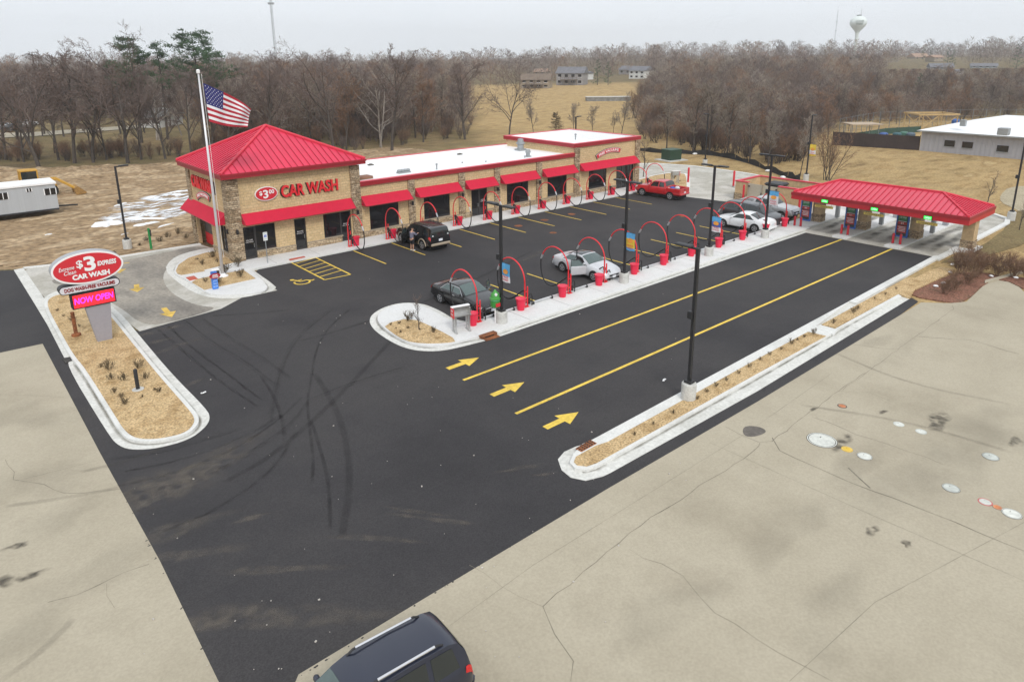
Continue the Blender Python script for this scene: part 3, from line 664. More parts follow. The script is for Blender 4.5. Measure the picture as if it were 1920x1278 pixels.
crack([(1018, 1138), (1040, 1190), (1075, 1240), (1070, 1278)], .03, seed=12); crack([(1018, 1138), (940, 1100), (880, 1060)], .018, seed=13)
crack([(1180, 1030), (1280, 1080), (1340, 1150), (1420, 1200), (1560, 1278)], .022, seed=14)
crack([(90, 1130), (180, 1100), (230, 1075), (280, 1058)], .03, seed=15); crack([(40, 900), (120, 880), (195, 860)], .02, seed=16)
crack([(10, 862), (25, 900), (60, 905), (120, 925), (225, 918)], .025, seed=17); crack([(200, 1095), (215, 1140)], .015, seed=18)
for i, q in enumerate([[(700, 1278), (1000, 1060), (1400, 812), (1560, 700)], [(1480, 1278), (1640, 1130), (1920, 980)], [(0, 740), (120, 745)], [(1330, 830), (1620, 960), (1920, 1090)]]): crack(q, .022, .0293, 0.0, 400+i, mat('slab_joint', (.24, .22, .165), .95))
def blot(px, py, rx, ry, m, seed, z=.03, name='stain', rot=0.0):
    rnd = random.Random(seed); x, y = g(px, py); n = 22; ph = [rnd.uniform(0, 6.28) for _ in range(4)]
    mb = MB(); c0 = (x, y, z); inner = []; outr = []
    for k in range(n):
        a = 2*math.pi*k/n; f = 1+.22*math.sin(2*a+ph[0])+.16*math.sin(3*a+ph[1])+.1*math.sin(5*a+ph[2])
        u, v = rx*f*math.cos(a), ry*f*math.sin(a); u, v = u*math.cos(rot)-v*math.sin(rot), u*math.sin(rot)+v*math.cos(rot)
        inner.append((x+u*.55, y+v*.55, z)); outr.append((x+u, y+v, z))
    mb.add([c0]+inner+outr, [(0, 1+k, 1+(k+1) % n) for k in range(n)]+[(1+k, 1+n+k, 1+n+(k+1) % n, 1+(k+1) % n) for k in range(n)])
    o = struct(mb, name, m); at = o.data.attributes.new('rim', 'FLOAT', 'POINT'); at.data.foreach_set('value', [1.0]*(n+1)+[0.0]*n)
V_OIL = veil_mat('oil_stain', (.10, .09, .075), .75, 3.5); V_DUST = veil_mat('dust_film', (.22, .19, .155), .36, 2.2, lo=.34, hi=.8)
V_GREY = veil_mat('grey_wear', (.20, .185, .15), .17, .5, lo=.3, hi=.8); V_RUB = veil_mat('tyre_rubber', (.024, .023, .024), .15, 1.4, lo=.2, hi=.8)
V_PATCH = mat('tar_patch', (.13, .115, .10), .9, var=.25, scale=6)
mb = MB(); mb.sheet(chaikin([g(*p) for p in b2((108, 360), (140, 338), (220, 345), (268, 372), (240, 395), (175, 412), (120, 405))], 2), .0305); struct(mb, 'tar_patch', V_PATCH)
for i, (px, py, rx, ry, m) in enumerate([(30, 1025, .35, .2, V_OIL), (58, 1080, .4, .22, V_OIL), (8, 1090, .3, .3, V_OIL), (1580, 830, .9, .25, V_OIL), (1655, 773, .25, .15, V_OIL), (1635, 996, .3, .2, V_OIL), (1700, 1020, .22, .15, V_OIL),
        (1525, 768, .22, .12, V_OIL), (1860, 800, 3.2, 1.6, V_GREY), (1800, 860, 4.5, 1.5, V_GREY), (1700, 905, 4, 1.2, V_GREY), (1600, 880, 2.2, .8, V_GREY), (1680, 665, 3, .7, V_GREY), (90, 900, 1.8, 1.2, V_GREY), (110, 970, 1.6, .9, V_GREY), (190, 1070, 2.0, 1.1, V_GREY), (40, 1200, 1.4, .9, V_GREY),
        (1760, 790, 1.0, .4, V_OIL), (1650, 640, 1.6, .5, V_GREY), (1905, 830, .4, .3, V_OIL), (1480, 990, 2.4, .9, V_GREY), (1250, 1150, 2.2, .8, V_GREY), (1560, 1150, 2.6, .8, V_GREY), (150, 780, 2.0, 1.0, V_GREY), (40, 780, 1.6, 1.4, V_GREY)]):
    blot(px, py, rx, ry, m, 40+i, .030+.0002*i)
for i, (px, py, rx, ry, rot) in enumerate([(350, 1040, 1.6, .35, -.55), (520, 1068, 1.9, .22, -.7), (520, 1160, 3.2, .5, -.6), (420, 1155, 1.6, .4, -.6), (300, 1000, 2.4, .5, -.2), (270, 930, 3.2, 1.1, 0), (360, 880, 3.2, .7, .25), (350, 905, 2.6, .5, .2), (820, 975, 1.5, .16, -.9), (780, 960, 1.1, .14, -.9), (330, 650, 1.4, .3, .2), (300, 640, .9, .25, .1), (360, 720, .7, .22, .3), (980, 878, 1.0, .16, -.5), (1020, 890, .5, .1, -.6), (480, 970, .9, .15, -.4), (1640, 511, .6, .15, 0), (300, 620, 1.2, .4, .1), (1000, 480, 2, .3, .3), (700, 1010, 1.4, .2, -.8)]):
    blot(px, py, rx, ry, V_DUST, 90+i, .0235+.0002*i, 'dust', rot)
def track(pts, w=.24, z=.0215, m=None):
    P = chaikin([g(*p) for p in pts], 3, False); n = len(P); vs = []; rim = []
    for i, p in enumerate(P):
        a, b = P[max(0, i-1)], P[min(n-1, i+1)]; d = Vector((b[0]-a[0], b[1]-a[1])).normalized(); e = min(1, i/4, (n-1-i)/4)
        for s in (-1, -.45, .45, 1): vs.append((p[0]-d.y*w*s, p[1]+d.x*w*s, z)); rim.append(0 if abs(s) == 1 else e)
    mb = MB(); mb.add(vs, [(4*i+k, 4*i+k+1, 4*i+5+k, 4*i+4+k) for i in range(n-1) for k in range(3)])
    o = struct(mb, 'tyre_marks', m or V_RUB); at = o.data.attributes.new('rim', 'FLOAT', 'POINT'); at.data.foreach_set('value', rim)
cr = lambda *q: [(200+x/3.043, 580+y/3.043) for x, y in q]
TR = [[(1290, 0), (1160, 100), (1060, 200), (1000, 340), (960, 480), (940, 640)], [(1390, 0), (1270, 100), (1195, 220), (1170, 380), (1140, 520), (1160, 700), (1180, 860), (1170, 1000)],
      [(540, 50), (700, 160), (900, 280), (1060, 400)], [(430, 50), (600, 190), (800, 300), (960, 430)], [(330, 80), (480, 220), (700, 380), (880, 520)], [(280, 110), (420, 230), (620, 400), (860, 560)],
      [(60, 1010), (300, 960), (560, 880), (800, 760), (1000, 620), (1120, 500)], [(80, 1060), (340, 1020), (620, 930), (880, 780), (1060, 650), (1150, 520)], [(20, 860), (260, 830), (520, 760), (780, 680)],
      [(100, 930), (360, 880), (600, 810), (860, 700), (1000, 600)], [(1150, 520), (1400, 420), (1704, 330)], [(1170, 640), (1220, 800), (1270, 980), (1280, 1260)], [(600, 40), (800, 30), (1050, 5)],
      [(300, 1278), (560, 1180), (820, 1020), (980, 880), (1080, 700)], [(880, 380), (960, 500), (1010, 640), (1020, 760)]]
TRR = random.Random(8)
for i, q in enumerate(TR):
    for k in range(3): ox, oy = (TRR.uniform(-12, 12), TRR.uniform(-10, 10)) if k else (0, 0); track(cr(*[(x+ox, y+oy) for x, y in q]), TRR.uniform(.05, .10), .0206+.00006*(3*i+k))
for i, q in enumerate([[(420, 905), (520, 850), (640, 740), (760, 610)], [(640, 1010), (660, 900), (640, 780), (590, 700)], [(560, 640), (640, 620), (820, 560), (1000, 470)]]): track(q, .16, .0228+.0001*i, veil_mat('faint_rubber%d' % i, (.022, .021, .022), .28, 1.2, lo=.1, hi=.8) if i == 0 else MATS['faint_rubber0'])
for i, q in enumerate([[(150, 886), (240, 866), (330, 830)], [(10, 950), (120, 935), (225, 915)], [(0, 1278), (70, 1230), (140, 1160)], [(1500, 760), (1700, 790), (1900, 850)], [(1560, 660), (1700, 720), (1900, 760)]]):
    track(q, .13, .0312+.0001*i, veil_mat('forecourt_rubber', (.12, .11, .09), .22, 1.0, lo=.1, hi=.8) if i == 0 else MATS['forecourt_rubber'])
# crumbled bitumen edge along the old paving
rnd = random.Random(31); mb = MB()
for a, b, n in ((g(548, 1278), g(1700, 566), 110), (g(88, 648), g(410, 1278), 40)):
    for k in range(n):
        p = on(a, b, rnd.random()); s = rnd.uniform(.015, .045); pts = [(p[0]+s*rnd.uniform(.5, 1.6)*math.cos(q), p[1]+s*rnd.uniform(.4, 1.0)*math.sin(q)) for q in (0, 1.1, 2.2, 3.2, 4.2, 5.2)]; mb.sheet(pts, .0275)
tag(mb.build('crumbled_edge', M_ASPH), 'crumbled asphalt edge where the new lot meets the old concrete', 'asphalt crumbs', kind='stuff')
# wet tracks through the pay lanes and exit drive
for i, (y, x0, x1) in enumerate([(24.2, 54.2, 66), (25.3, 54.2, 66), (20.4, 54.2, 66), (21.6, 54.2, 67), (16.9, 54.2, 67), (17.9, 54.2, 67)]):
    mb = MB(); P = [(x0+(x1-x0)*k/12, y+.12*math.sin(k*1.3+i)) for k in range(13)]
    vs = [(p[0], p[1]+s*.38, .034+.0002*i) for p in P for s in (-1, -.3, .3, 1)]; rim = [0 if j in (0, 3) else min(1, k/3, (12-k)/3) for k in range(13) for j in range(4)]
    mb.add(vs, [(4*k+j, 4*k+j+4, 4*k+j+5, 4*k+j+1) for k in range(12) for j in range(3)]); o = struct(mb, 'wet_tracks', veil_mat('wet_film', (.12, .115, .105), .6, 1.0, lo=.25, hi=.6) if i == 0 else MATS['wet_film'])
    at = o.data.attributes.new('rim', 'FLOAT', 'POINT'); at.data.foreach_set('value', rim)
# crumbs of gravel and litter on the asphalt
rnd = random.Random(5); mb = MB()
for _ in range(110):
    px, py = rnd.uniform(250, 1300), rnd.uniform(480, 1270); x, y = g(px, py)
    if 17 < y < 45 and x > 0 or y < 30: s = rnd.choice((.010, .010, .012, .016, .026)); mb.bbox((x, y, .03+s*.4), (s*2, s*1.5, s), rnd.uniform(0, 3))
tag(mb.build('pavement_grit', mat('pale_grit', (.45, .42, .38), .9, var=.3)), 'pale grit and crumbs scattered over the asphalt', 'grit', kind='stuff')
for i, (px, py, lab) in enumerate([(382, 738, 'white scrap of litter on the asphalt right of the sign island'), (1245, 714, 'white scrap of litter on the lane behind the nearest light pole')]):
    x, y = g(px, py); mb = MB(); rr = random.Random(i)
    for k in range(3): mb.bbox((x+(k-1)*.07, y+rr.uniform(-.03, .03), .05+.01*k), (.1, .08, .05), rr.uniform(0, 3), bev=.02)
    tag(mb.build('litter', mat('white_paper', (.75, .75, .75), .8)), lab, 'litter')
# melting snow on the dirt
def snow(px, py, rx, ry, h, seed, rot, label):
    rnd = random.Random(seed); x, y = g(px, py, .1); n = 26; mb = MB(); z0 = max(0, dirt_h(x, y)); vs = [(x, y, z0+.05+h)]; ph = [rnd.uniform(0, 6.28) for _ in range(5)]
    for k, zf in ((.6, .9), (1.0, 0)):
        for i in range(n):
            a = 2*math.pi*i/n; f = k*(1+.2*math.sin(2*a+ph[0])+.2*math.sin(4*a+ph[1])+.15*math.sin(7*a+ph[2])+rnd.uniform(-.08, .08))
            u, v = rx*f*math.cos(a), ry*f*math.sin(a); vs.append((x+u*math.cos(rot)-v*math.sin(rot), y+u*math.sin(rot)+v*math.cos(rot), .012+h*zf*rnd.uniform(.6, 1.2)+(max(0, dirt_h(x+u*math.cos(rot)-v*math.sin(rot), y+u*math.sin(rot)+v*math.cos(rot))) if zf else 0)))
    mb.add(vs, [(0, 1+i, 1+(i+1) % n) for i in range(n)]+[(1+i, 1+n+i, 1+n+(i+1) % n, 1+(i+1) % n) for i in range(n)])
    return mb
TS = veil_mat('thin_snow', (.80, .82, .85), 1.0, 1.0, (.6, 2.0, 1), .44, .52, R(35)); TS2 = veil_mat('thin_snow_ruts', (.80, .82, .85), 1.0, 1.0, (.5, 3.2, 1), .52, .57, R(-25))
def snow_cover(px, py, rx, ry, m, seed, rot):
    rnd = random.Random(seed); x0, y0 = g(px, py, .1); n = 26; ph = [rnd.uniform(0, 6.28) for _ in range(3)]; vs = []; fs = []; rim = []; K = 13
    for j in range(K+1):
        for k in range(n):
            a = 2*math.pi*k/n; f = (1+.2*math.sin(2*a+ph[0])+.15*math.sin(3*a+ph[1]))*j/K; u, v = rx*f*math.cos(a), ry*f*math.sin(a); x = x0+u*math.cos(rot)-v*math.sin(rot); y = y0+u*math.sin(rot)+v*math.cos(rot)
            vs.append((x, y, .035+max(0, dirt_h(x, y)))); rim.append(1-smooth01(.75, 1, j/K))
    mb = MB(); mb.add(vs, [(j*n+k, j*n+(k+1) % n, (j+1)*n+(k+1) % n, (j+1)*n+k) for j in range(K) for k in range(n)]); o = struct(mb, 'snow_cover', m, True); at = o.data.attributes.new('rim', 'FLOAT', 'POINT'); at.data.foreach_set('value', rim)
for i, (px, py, rx, ry, m, rot) in enumerate([(285, 402, 4.6, 2.6, TS, .3), (310, 380, 4.2, 3.4, TS2, .2), (250, 408, 2.4, 1.6, TS2, .4), (330, 366, 3.6, 2.6, TS, .1), (345, 395, 2.2, 2.4, TS2, 0)]): snow_cover(px, py, rx, ry, m, 300+i, rot)
SN = [(202, 423, 1.1, .75, .35, .2), (285, 410, 1.7, .45, .08, -.8), (275, 420, 1.3, .5, .1, .1), (225, 385, 1.0, .25, .06, .6), (310, 424, 1.3, .16, .04, .5), (235, 438, .8, .12, .04, .7), (90, 441, .4, .1, .03, .3), (262, 402, 1.3, .2, .06, -.5)]
mb = MB()
for i, s in enumerate(SN[1:]):
    q = snow(*s[:5], 20+i, s[5], ''); mb.add(q.v, q.f)
tag(mb.build('melting_snow', M_SNOW, smooth=True), 'streaks of melting snow in the ruts of the dirt lot', 'snow', kind='stuff')
tag(snow(*SN[0][:5], 3, SN[0][5], '').build('snow_heap', M_SNOW, smooth=True), 'small heap of old snow left of the light pole on the dirt', 'snow heap')
# ================================================================ BUILDINGS
M_CMU = block_mat('tan_block', (.54, .395, .215), (.61, .46, .265), (.42, .32, .19), .40, .20, .012, vary=.16)
M_STONE = block_mat('ledge_stone', (.25, .175, .105), (.46, .365, .25), (.14, .11, .075), .52, .14, .012, vary=.55, bump=.8)
M_STONE2 = block_mat('ledge_stone_light', (.33, .235, .14), (.54, .43, .29), (.18, .14, .095), .50, .13, .012, vary=.5, bump=.8)
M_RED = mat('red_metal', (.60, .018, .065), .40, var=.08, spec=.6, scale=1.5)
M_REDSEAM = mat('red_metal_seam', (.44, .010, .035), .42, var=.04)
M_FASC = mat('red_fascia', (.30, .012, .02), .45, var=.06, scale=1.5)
M_AWN = mat('red_awning', (.54, .014, .045), .75, var=.05, scale=2.5, spec=.25)
M_CAP = mat('pink_trim', (.62, .03, .06), .4, var=.04)
M_TPO = mat('white_roof', (.84, .845, .85), .6, var=.025, scale=.8)
M_GLASS = mat('dark_glass', (.012, .012, .014), .06, var=.1, spec=.6)
M_FRAME = mat('bronze_frame', (.035, .032, .032), .5, var=.1)
M_SILL = mat('cast_sill', (.36, .30, .22), .9, var=.15)
M_WHITE = mat('white_enamel', (.80, .80, .80), .5, var=.04)
M_BLACK = mat('black_metal', (.016, .016, .018), .5, var=.15)
M_GREY = mat('grey_metal', (.30, .32, .33), .5, metal=.3, var=.1)
M_SIGNR = mat('sign_red', (.58, .022, .035), .45, var=.05, scale=2)
M_LETR = mat('letter_red', (.68, .022, .03), .4, var=.05)
M_STEEL = mat('stainless', (.55, .55, .54), .32, metal=.85, var=.12)
M_CONCW = ramp_mat('cast_concrete', [(.42, .415, .39), (.55, .545, .515), (.48, .475, .445)], scale=1.4, fine=14, fvar=.12, bump=.2, bdist=.02)

X0, X1, Y0 = 16.1, 26.1, 48.2               # tower front
XB0, XB1 = 50.2, 60.3                        # end block
YT, YB = 56.6, 58.7
bld = thing('car_wash_building', 'long tan block car wash with red hipped corner tower, red awnings and white flat roof', 'building', (X0, Y0, 0))
# walls: one mesh with the window and door openings left free
def wall_x(mb, x0, x1, y, z0, z1, t, holes):  # wall facing -Y, holes (x0,x1,z0,z1)
    xs = sorted({x0, x1, *[h[0] for h in holes], *[h[1] for h in holes]}); zs = sorted({z0, z1, *[h[2] for h in holes], *[h[3] for h in holes]})
    for a, b in zip(xs, xs[1:]):
        run = None
        for c, d in zip(zs, zs[1:]):
            if any(h[0] <= a+1e-4 and h[1] >= b-1e-4 and h[2] <= c+1e-4 and h[3] >= d-1e-4 for h in holes):
                if run: mb.box(a, b, y, y+t, run[0], run[1]); run = None
            else: run = (run[0], d) if run else (c, d)
        if run: mb.box(a, b, y, y+t, run[0], run[1])
def wall_y(mb, y0, y1, x, z0, z1, t, holes):
    m2 = MB(); wall_x(m2, y0, y1, 0, z0, z1, t, holes)
    mb.add([(x+p[1], p[0], p[2]) for p in m2.v], [tuple(reversed(f)) for f in m2.f])
tower_h = [(16.85, 19.2, .0, 2.5), (20.66, 21.56, 0, 2.5), (22.98, 25.3, 0, 2.5)]
mid_win = [(26.95, 29.65), (32.12, 34.82), (41.33, 44.03), (46.56, 49.22)]
mid_h = [(a, b, .66, 2.55) for a, b in mid_win]+[(37.18, 39.0, 0, 2.55)]
end_h = [(52.42, 55.15, .66, 2.55), (56.72, 59.6, 0, 2.6)]
mb = MB()
wall_x(mb, X0, X1, Y0, 0, 6.1, .25, tower_h); wall_x(mb, X1, XB0, Y0, 0, 4.5, .25, mid_h); wall_x(mb, XB0, XB1, Y0, 0, 5.4, .25, end_h)
wall_y(mb, Y0+.25, YT, X0, 0, 6.1, .25, [(52.35, 55.75, 0, 2.6), (48.65, 50.45, .62, 2.5)])
mb.box(X1-1.5, XB1, YB-.25, YB, 0, 4.45); mb.box(X1-.25, X1, Y0+.25, YT, 4.3, 6.1); mb.box(X0, X1, YT-.25, YT, 0, 6.1)
mb.box(XB1-.25, XB1, Y0+.25, YB-.25, 0, 5.4); mb.box(XB0, XB0+.25, Y0+.25, YB, 4.2, 5.4); mb.box(XB0+.25, XB1-.25, YB-.25, YB, 4.45, 5.4)
mb.box(X1-1.5, X1-1.45, YT, YB-.25, 0, 4.4)
mb.build('wall', M_CMU, bld)
# window and door infill
for (a, b) in mid_win+[(52.42, 55.15)]:
    mb = MB(); mb.box(a, b, Y0+.09, Y0+.11, .66, 2.55); wnd = mb.build('window', M_GLASS, bld)
    f = MB()
    for q in ((a, a+.06, .66, 2.55), (b-.06, b, .66, 2.55), (a+.06, b-.06, .66, .72), (a+.06, b-.06, 2.49, 2.55)): f.box(q[0], q[1], Y0+.06, Y0+.13, q[2], q[3])
    f.build('frame', M_FRAME, wnd)
    f = MB(); f.box(a-.08, b+.08, Y0-.09, Y0+.06, .595, .66); f.build('sill', M_SILL, wnd)
M_NOTICE = mat('notice_white', (.7, .68, .68), .6); M_NOTR = mat('notice_red', (.55, .08, .09), .6)
def door(a, b, z1, handle=True, note=None):
    mb = MB(); mb.box(a, b, Y0+.09, Y0+.11, .13, z1); d = mb.build('door', M_GLASS, bld)
    f = MB()
    for q in ((a, a+.08, .13, z1), (b-.08, b, .13, z1), (a+.08, b-.08, .13, .28), (a+.08, b-.08, z1-.1, z1)): f.box(q[0], q[1], Y0+.06, Y0+.13, q[2], q[3])
    f.build('frame', M_FRAME, d)
    if handle: h = MB(); h.tube([(b-.16, Y0+.03, .95), (b-.16, Y0+.03, 1.25)], .02, 6); h.build('handle', M_STEEL, d)
    if note:
        n = MB(); put_text(n, note[0], ((a+b)/2, Y0+.08, 1.50), (1, 0, 0), (0, 0, 1), .09, .004, width=(b-a)*.52); put_text(n, note[1], ((a+b)/2, Y0+.08, 1.36), (1, 0, 0), (0, 0, 1), .08, .004, width=(b-a)*.6); n.build('lettering', M_NOTICE, d)
    return d
door(16.85, 17.75, 2.5, note=('WELCOME', 'CAR WASH')); door(20.66, 21.56, 2.5, note=('EMPLOYEES', 'ONLY')); door(24.42, 25.3, 2.5, note=('WELCOME', 'DOG WASH'))
door(37.18, 38.1, 2.55); door(38.1, 39.0, 2.55, note=('OFFICE', 'OPEN')); door(56.72, 57.7, 2.6)
for a, b, z0, z1 in ((17.75, 19.2, .66, 2.5), (22.98, 24.42, .66, 2.5), (57.7, 59.6, .13, 2.6)):
    mb = MB(); mb.box(a, b, Y0+.09, Y0+.11, z0, z1); wnd = mb.build('window', M_GLASS, bld)
    f = MB()
    n = 3 if b-a > 1.7 else 1
    for q in [(a, a+.05, z0, z1), (b-.05, b, z0, z1)]+[(a+(b-a)*k/n-.03, a+(b-a)*k/n+.03, z0, z1) for k in range(1, n)]: f.box(q[0], q[1], Y0+.06, Y0+.13, q[2], q[3])
    f.box(a, b, Y0+.065, Y0+.125, z0, z0+.06); f.build('frame', M_FRAME, wnd)
    if z0 > .5: f = MB(); f.box(a, b+.08, Y0-.09, Y0+.06, z0-.065, z0); f.build('sill', M_SILL, wnd)
for a, b in ((17.75, 19.2), (22.98, 24.42)): mb = MB(); mb.box(a, b, Y0+.02, Y0+.25, .0, .592); mb.build('wall_infill', M_STONE2, bld)
# bay door of the wash tunnel on the left wall
mb = MB(); mb.box(X0+.55, X0+.6, 52.35, 55.75, .9, 2.6); bay = mb.build('bay_door', mat('bay_door_grey', (.10, .09, .085), .5, var=.2), bld)
mb = MB(); mb.box(X0+.54, X0+.6, 52.35, 55.75, 0.03, .9); mb.build('red_panel', M_LETR, bay)
mb = MB(); mb.box(X0+.02, X0+.06, 52.28, 52.36, 0.03, 2.5); mb.build('yellow_edge', M_YEL, bay)
mb = MB(); mb.box(X0+.10, X0+.12, 48.65, 50.45, .62, 2.5); wnd = mb.build('window', M_GLASS, bld)
f = MB()
for y in (48.65, 49.23, 49.82, 50.40): f.box(X0+.06, X0+.14, y, y+.05, .62, 2.5)
f.box(X0+.065, X0+.135, 48.65, 50.45, .62, .68); f.box(X0+.065, X0+.135, 48.65, 50.45, 2.44, 2.5)
f.build('frame', M_FRAME, wnd); f = MB(); f.box(X0-.09, X0+.06, 48.6, 50.5, .555, .62); f.build('sill', M_SILL, wnd)
# stone wainscot, cap and pilasters
def holes_between(x0, x1, holes):
    segs = []; x = x0
    for h in sorted(holes): 
        if h[2] < .3: 
            if h[0] > x: segs.append((x, h[0]))
            x = h[1]
    if x < x1: segs.append((x, x1))
    return segs
segs = [(19.2, 20.66), (21.56, 22.98)]+holes_between(26.3, 50.2, mid_h)+holes_between(50.95, 59.62, end_h)
for a, b in segs:
    mb = MB(); mb.box(a, b, Y0-.05, Y0, 0, .55); o = mb.build('wainscot', M_STONE2, bld); mb = MB(); mb.box(a, b, Y0-.08, Y0-.002, .55, .61); mb.build('wainscot_cap', M_SILL, o)
for a, b in ((17.75, 19.2), (22.98, 24.42)): mb = MB(); mb.box(a, b, Y0-.05, Y0+.02, 0, .592); mb.build('wainscot', M_STONE2, bld)
for a, b in ((49.0, 52.35), (55.75, 55.95)):
    mb = MB(); mb.box(X0-.05, X0, a, b, 0, .55); o = mb.build('wainscot', M_STONE2, bld); mb = MB(); mb.box(X0-.08, X0-.002, a, b, .55, .61); mb.build('wainscot_cap', M_SILL, o)
cols = [(16.0, 16.85, 5.95), (25.42, 26.22, 5.95)]+[(a, b, 4.25) for a, b in ((30.58, 31.22), (35.76, 36.44), (39.8, 40.44), (45.02, 45.72))]+[(50.18, 50.95, 5.15), (59.64, 60.4, 5.15)]
for a, b, h in cols:
    mb = MB(); mb.box(a, b, Y0-.13, Y0-.001, 0, h)
    if a < 17: mb.box(a, X0-.001, Y0-.001, Y0+.75, 0, h)
    if a > 59: mb.box(XB1+.001, b, Y0-.001, Y0+.7, 0, h)
    mb.build('stone_pilaster', M_STONE, bld)
mb = MB(); mb.box(X0-.1, X0-.001, 55.95, 56.7, 0, 5.95); mb.build('stone_pilaster', M_STONE, bld)
# wall lamps on the pilasters
for a, b, h in cols[:-1]:
    if b > 50: continue
    mb = MB(); xm = (a+b)/2; mb.bbox((xm, Y0-.22, 2.3), (.16, .18, .34), bev=.03); mb.build('wall_lamp', M_BLACK, bld)
mb = MB(); mb.bbox((X0-.14, 48.6, 2.3), (.18, .16, .34), bev=.03); mb.build('wall_lamp', M_BLACK, bld)
# fascias and coping
mb = MB()
for q in ((X1+.1, XB0-.02, Y0-.16, Y0+.1, 4.26, 4.60), (X1+.1, XB0-.02, YB-.1, YB+.1, 4.30, 4.60)): mb.box(*q)
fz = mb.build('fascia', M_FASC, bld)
mb = MB(); mb.box(X1+.1, XB0-.02, Y0-.19, Y0+.28, 4.6, 4.63); mb.box(X1+.1, XB0-.02, YB-.28, YB+.13, 4.6, 4.63); mb.build('coping', M_CAP, fz)
mb = MB()
for q in ((XB0-.16, XB1+.16, Y0-.16, Y0+.0, 5.14, 5.50), (XB0-.16, XB0, Y0, YB, 5.14, 5.50), (XB1, XB1+.16, Y0, YB, 5.14, 5.50), (XB0-.16, XB1+.16, YB, YB+.16, 5.14, 5.5)): mb.box(*q)
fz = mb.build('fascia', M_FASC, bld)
mb = MB()
for q in ((XB0-.19, XB1+.19, Y0-.19, Y0+.28, 5.5, 5.53), (XB0-.19, XB0+.28, Y0+.28, YB-.28, 5.5, 5.53), (XB1-.28, XB1+.19, Y0+.28, YB-.28, 5.5, 5.53), (XB0-.19, XB1+.19, YB-.28, YB+.19, 5.5, 5.53)): mb.box(*q)
mb.build('coping', M_CAP, fz)
# flat roofs with their inner parapets
mb = MB(); mb.box(X1, XB0, Y0+.252, YB-.252, 4.2, 4.42); mb.box(X1, XB0, Y0+.252, Y0+.30, 4.42, 4.585); mb.box(X1, XB0, YB-.3, YB-.252, 4.42, 4.585)
mb.box(XB0+.252, XB1-.252, Y0+.252, YB-.252, 4.5, 4.6)
for q in ((XB0+.26, XB0+.3, Y0+.3, YB-.3), (XB1-.3, XB1-.26, Y0+.3, YB-.3), (XB0+.3, XB1-.3, Y0+.26, Y0+.3), (XB0+.3, XB1-.3, YB-.3, YB-.26)): mb.box(*q, 4.6, 5.485)
mb.build('flat_roof', M_TPO, bld)
# hipped tower roof: deck, standing seams, hip caps, fascia
ex0, ex1, ey0, ey1, ez = 15.62, 26.55, 47.62, 57.2, 6.42
pk = Vector((20.95, 52.45, 8.98)); C4 = [Vector((ex0, ey0, ez)), Vector((ex1, ey0, ez)), Vector((ex1, ey1, ez)), Vector((ex0, ey1, ez))]
mb = MB(); mb.add([tuple(c) for c in C4]+[tuple(pk)], [(0, 1, 4), (1, 2, 4), (2, 3, 4), (3, 0, 4), (3, 2, 1, 0)])
roof = mb.build('tower_roof', M_RED, bld)
def seams(mb, A, B, P, Q, step, w=.035, h=.05):   # ribs from the eave A-B up to the ridge P-Q, straight up the slope
    A, B, P, Q = map(Vector, (A, B, P, Q)); u = (B-A).normalized(); L = (B-A).length; up = (P-A) - u*(P-A).dot(u); nrm = u.cross(up).normalized(); H = up.length; upn = up.normalized()
    sp, sq = (P-A).dot(u), (Q-A).dot(u); s = step*.6
    while s < L:
        t = min(1, s/sp if sp > 1e-6 else 1, (L-s)/(L-sq) if L-sq > 1e-6 else 1)
        a = A+u*s; b = a+upn*(H*t*.985); M = Matrix((u, upn, nrm)).transposed()
        mb.bbox((a+b)/2+nrm*(h/2), (w, (b-a).length, h), M=M); s += step
for i in range(4): mb = MB(); seams(mb, C4[i], C4[(i+1) % 4], pk, pk, .47); mb.build('standing_seams', M_REDSEAM, roof)
mb = MB()
for c in C4: mb.tube([c+Vector((0, 0, .05)), pk+Vector((0, 0, .05))], .11, 6)
mb.build('hip_cap', M_CAP, roof)
mb = MB()
for q in ((ex0, ex1, ey0, ey0+.12), (ex0, ex1, ey1-.12, ey1), (ex0, ex0+.12, ey0+.12, ey1-.12), (ex1-.12, ex1, ey0+.12, ey1-.12)): mb.box(*q, ez-.36, ez-.004)
for q in ((ex0-.06, ex1+.06, ey0-.06, ey0-.001), (ex0-.06, ex1+.06, ey1+.001, ey1+.06), (ex0-.06, ex0-.001, ey0, ey1), (ex1+.001, ex1+.06, ey0, ey1)): mb.box(*q, ez-.14, ez-.01)
mb.box(ex0+.12, ex1-.12, ey0+.12, ey1-.12, ez-.34, ez-.30)
mb.build('roof_fascia', M_FASC, roof)
# awnings: sloped canvas with closed ends
def awning(x0, x1, z1=3.46, z0=2.76, d=.78):
    y = Y0-.005; mb = MB()
    mb.add([(x0, y, z1), (x1, y, z1), (x1, y-d, z0), (x0, y-d, z0), (x0, y, z0), (x1, y, z0)], [(0, 3, 2, 1), (0, 4, 3), (1, 2, 5), (3, 4, 5, 2), (0, 1, 5, 4)])
    o = mb.build('awning', M_AWN, bld); f = MB(); f.tube([(x0, y-d, z0), (x1, y-d, z0)], .03, 6); f.tube([(x0, y, z1), (x0, y-d, z0)], .025, 5); f.tube([(x1, y, z1), (x1, y-d, z0)], .025, 5); f.build('awning_frame', M_FASC, o)
for a, b in ((16.87, 25.4), (26.24, 30.62), (31.3, 35.75), (36.48, 39.82), (40.5, 44.98), (45.78, 50.2), (51.0, 59.75)): awning(a, b)
mb = MB(); x = X0-.006; d = .78; a, b = 48.98, 56.95
mb.add([(x, a, 3.5), (x, b, 3.5), (x-d, b, 2.72), (x-d, a, 2.72), (x, a, 2.72), (x, b, 2.72)], [(0, 1, 2, 3), (0, 3, 4), (1, 5, 2), (3, 2, 5, 4), (0, 4, 5, 1)])
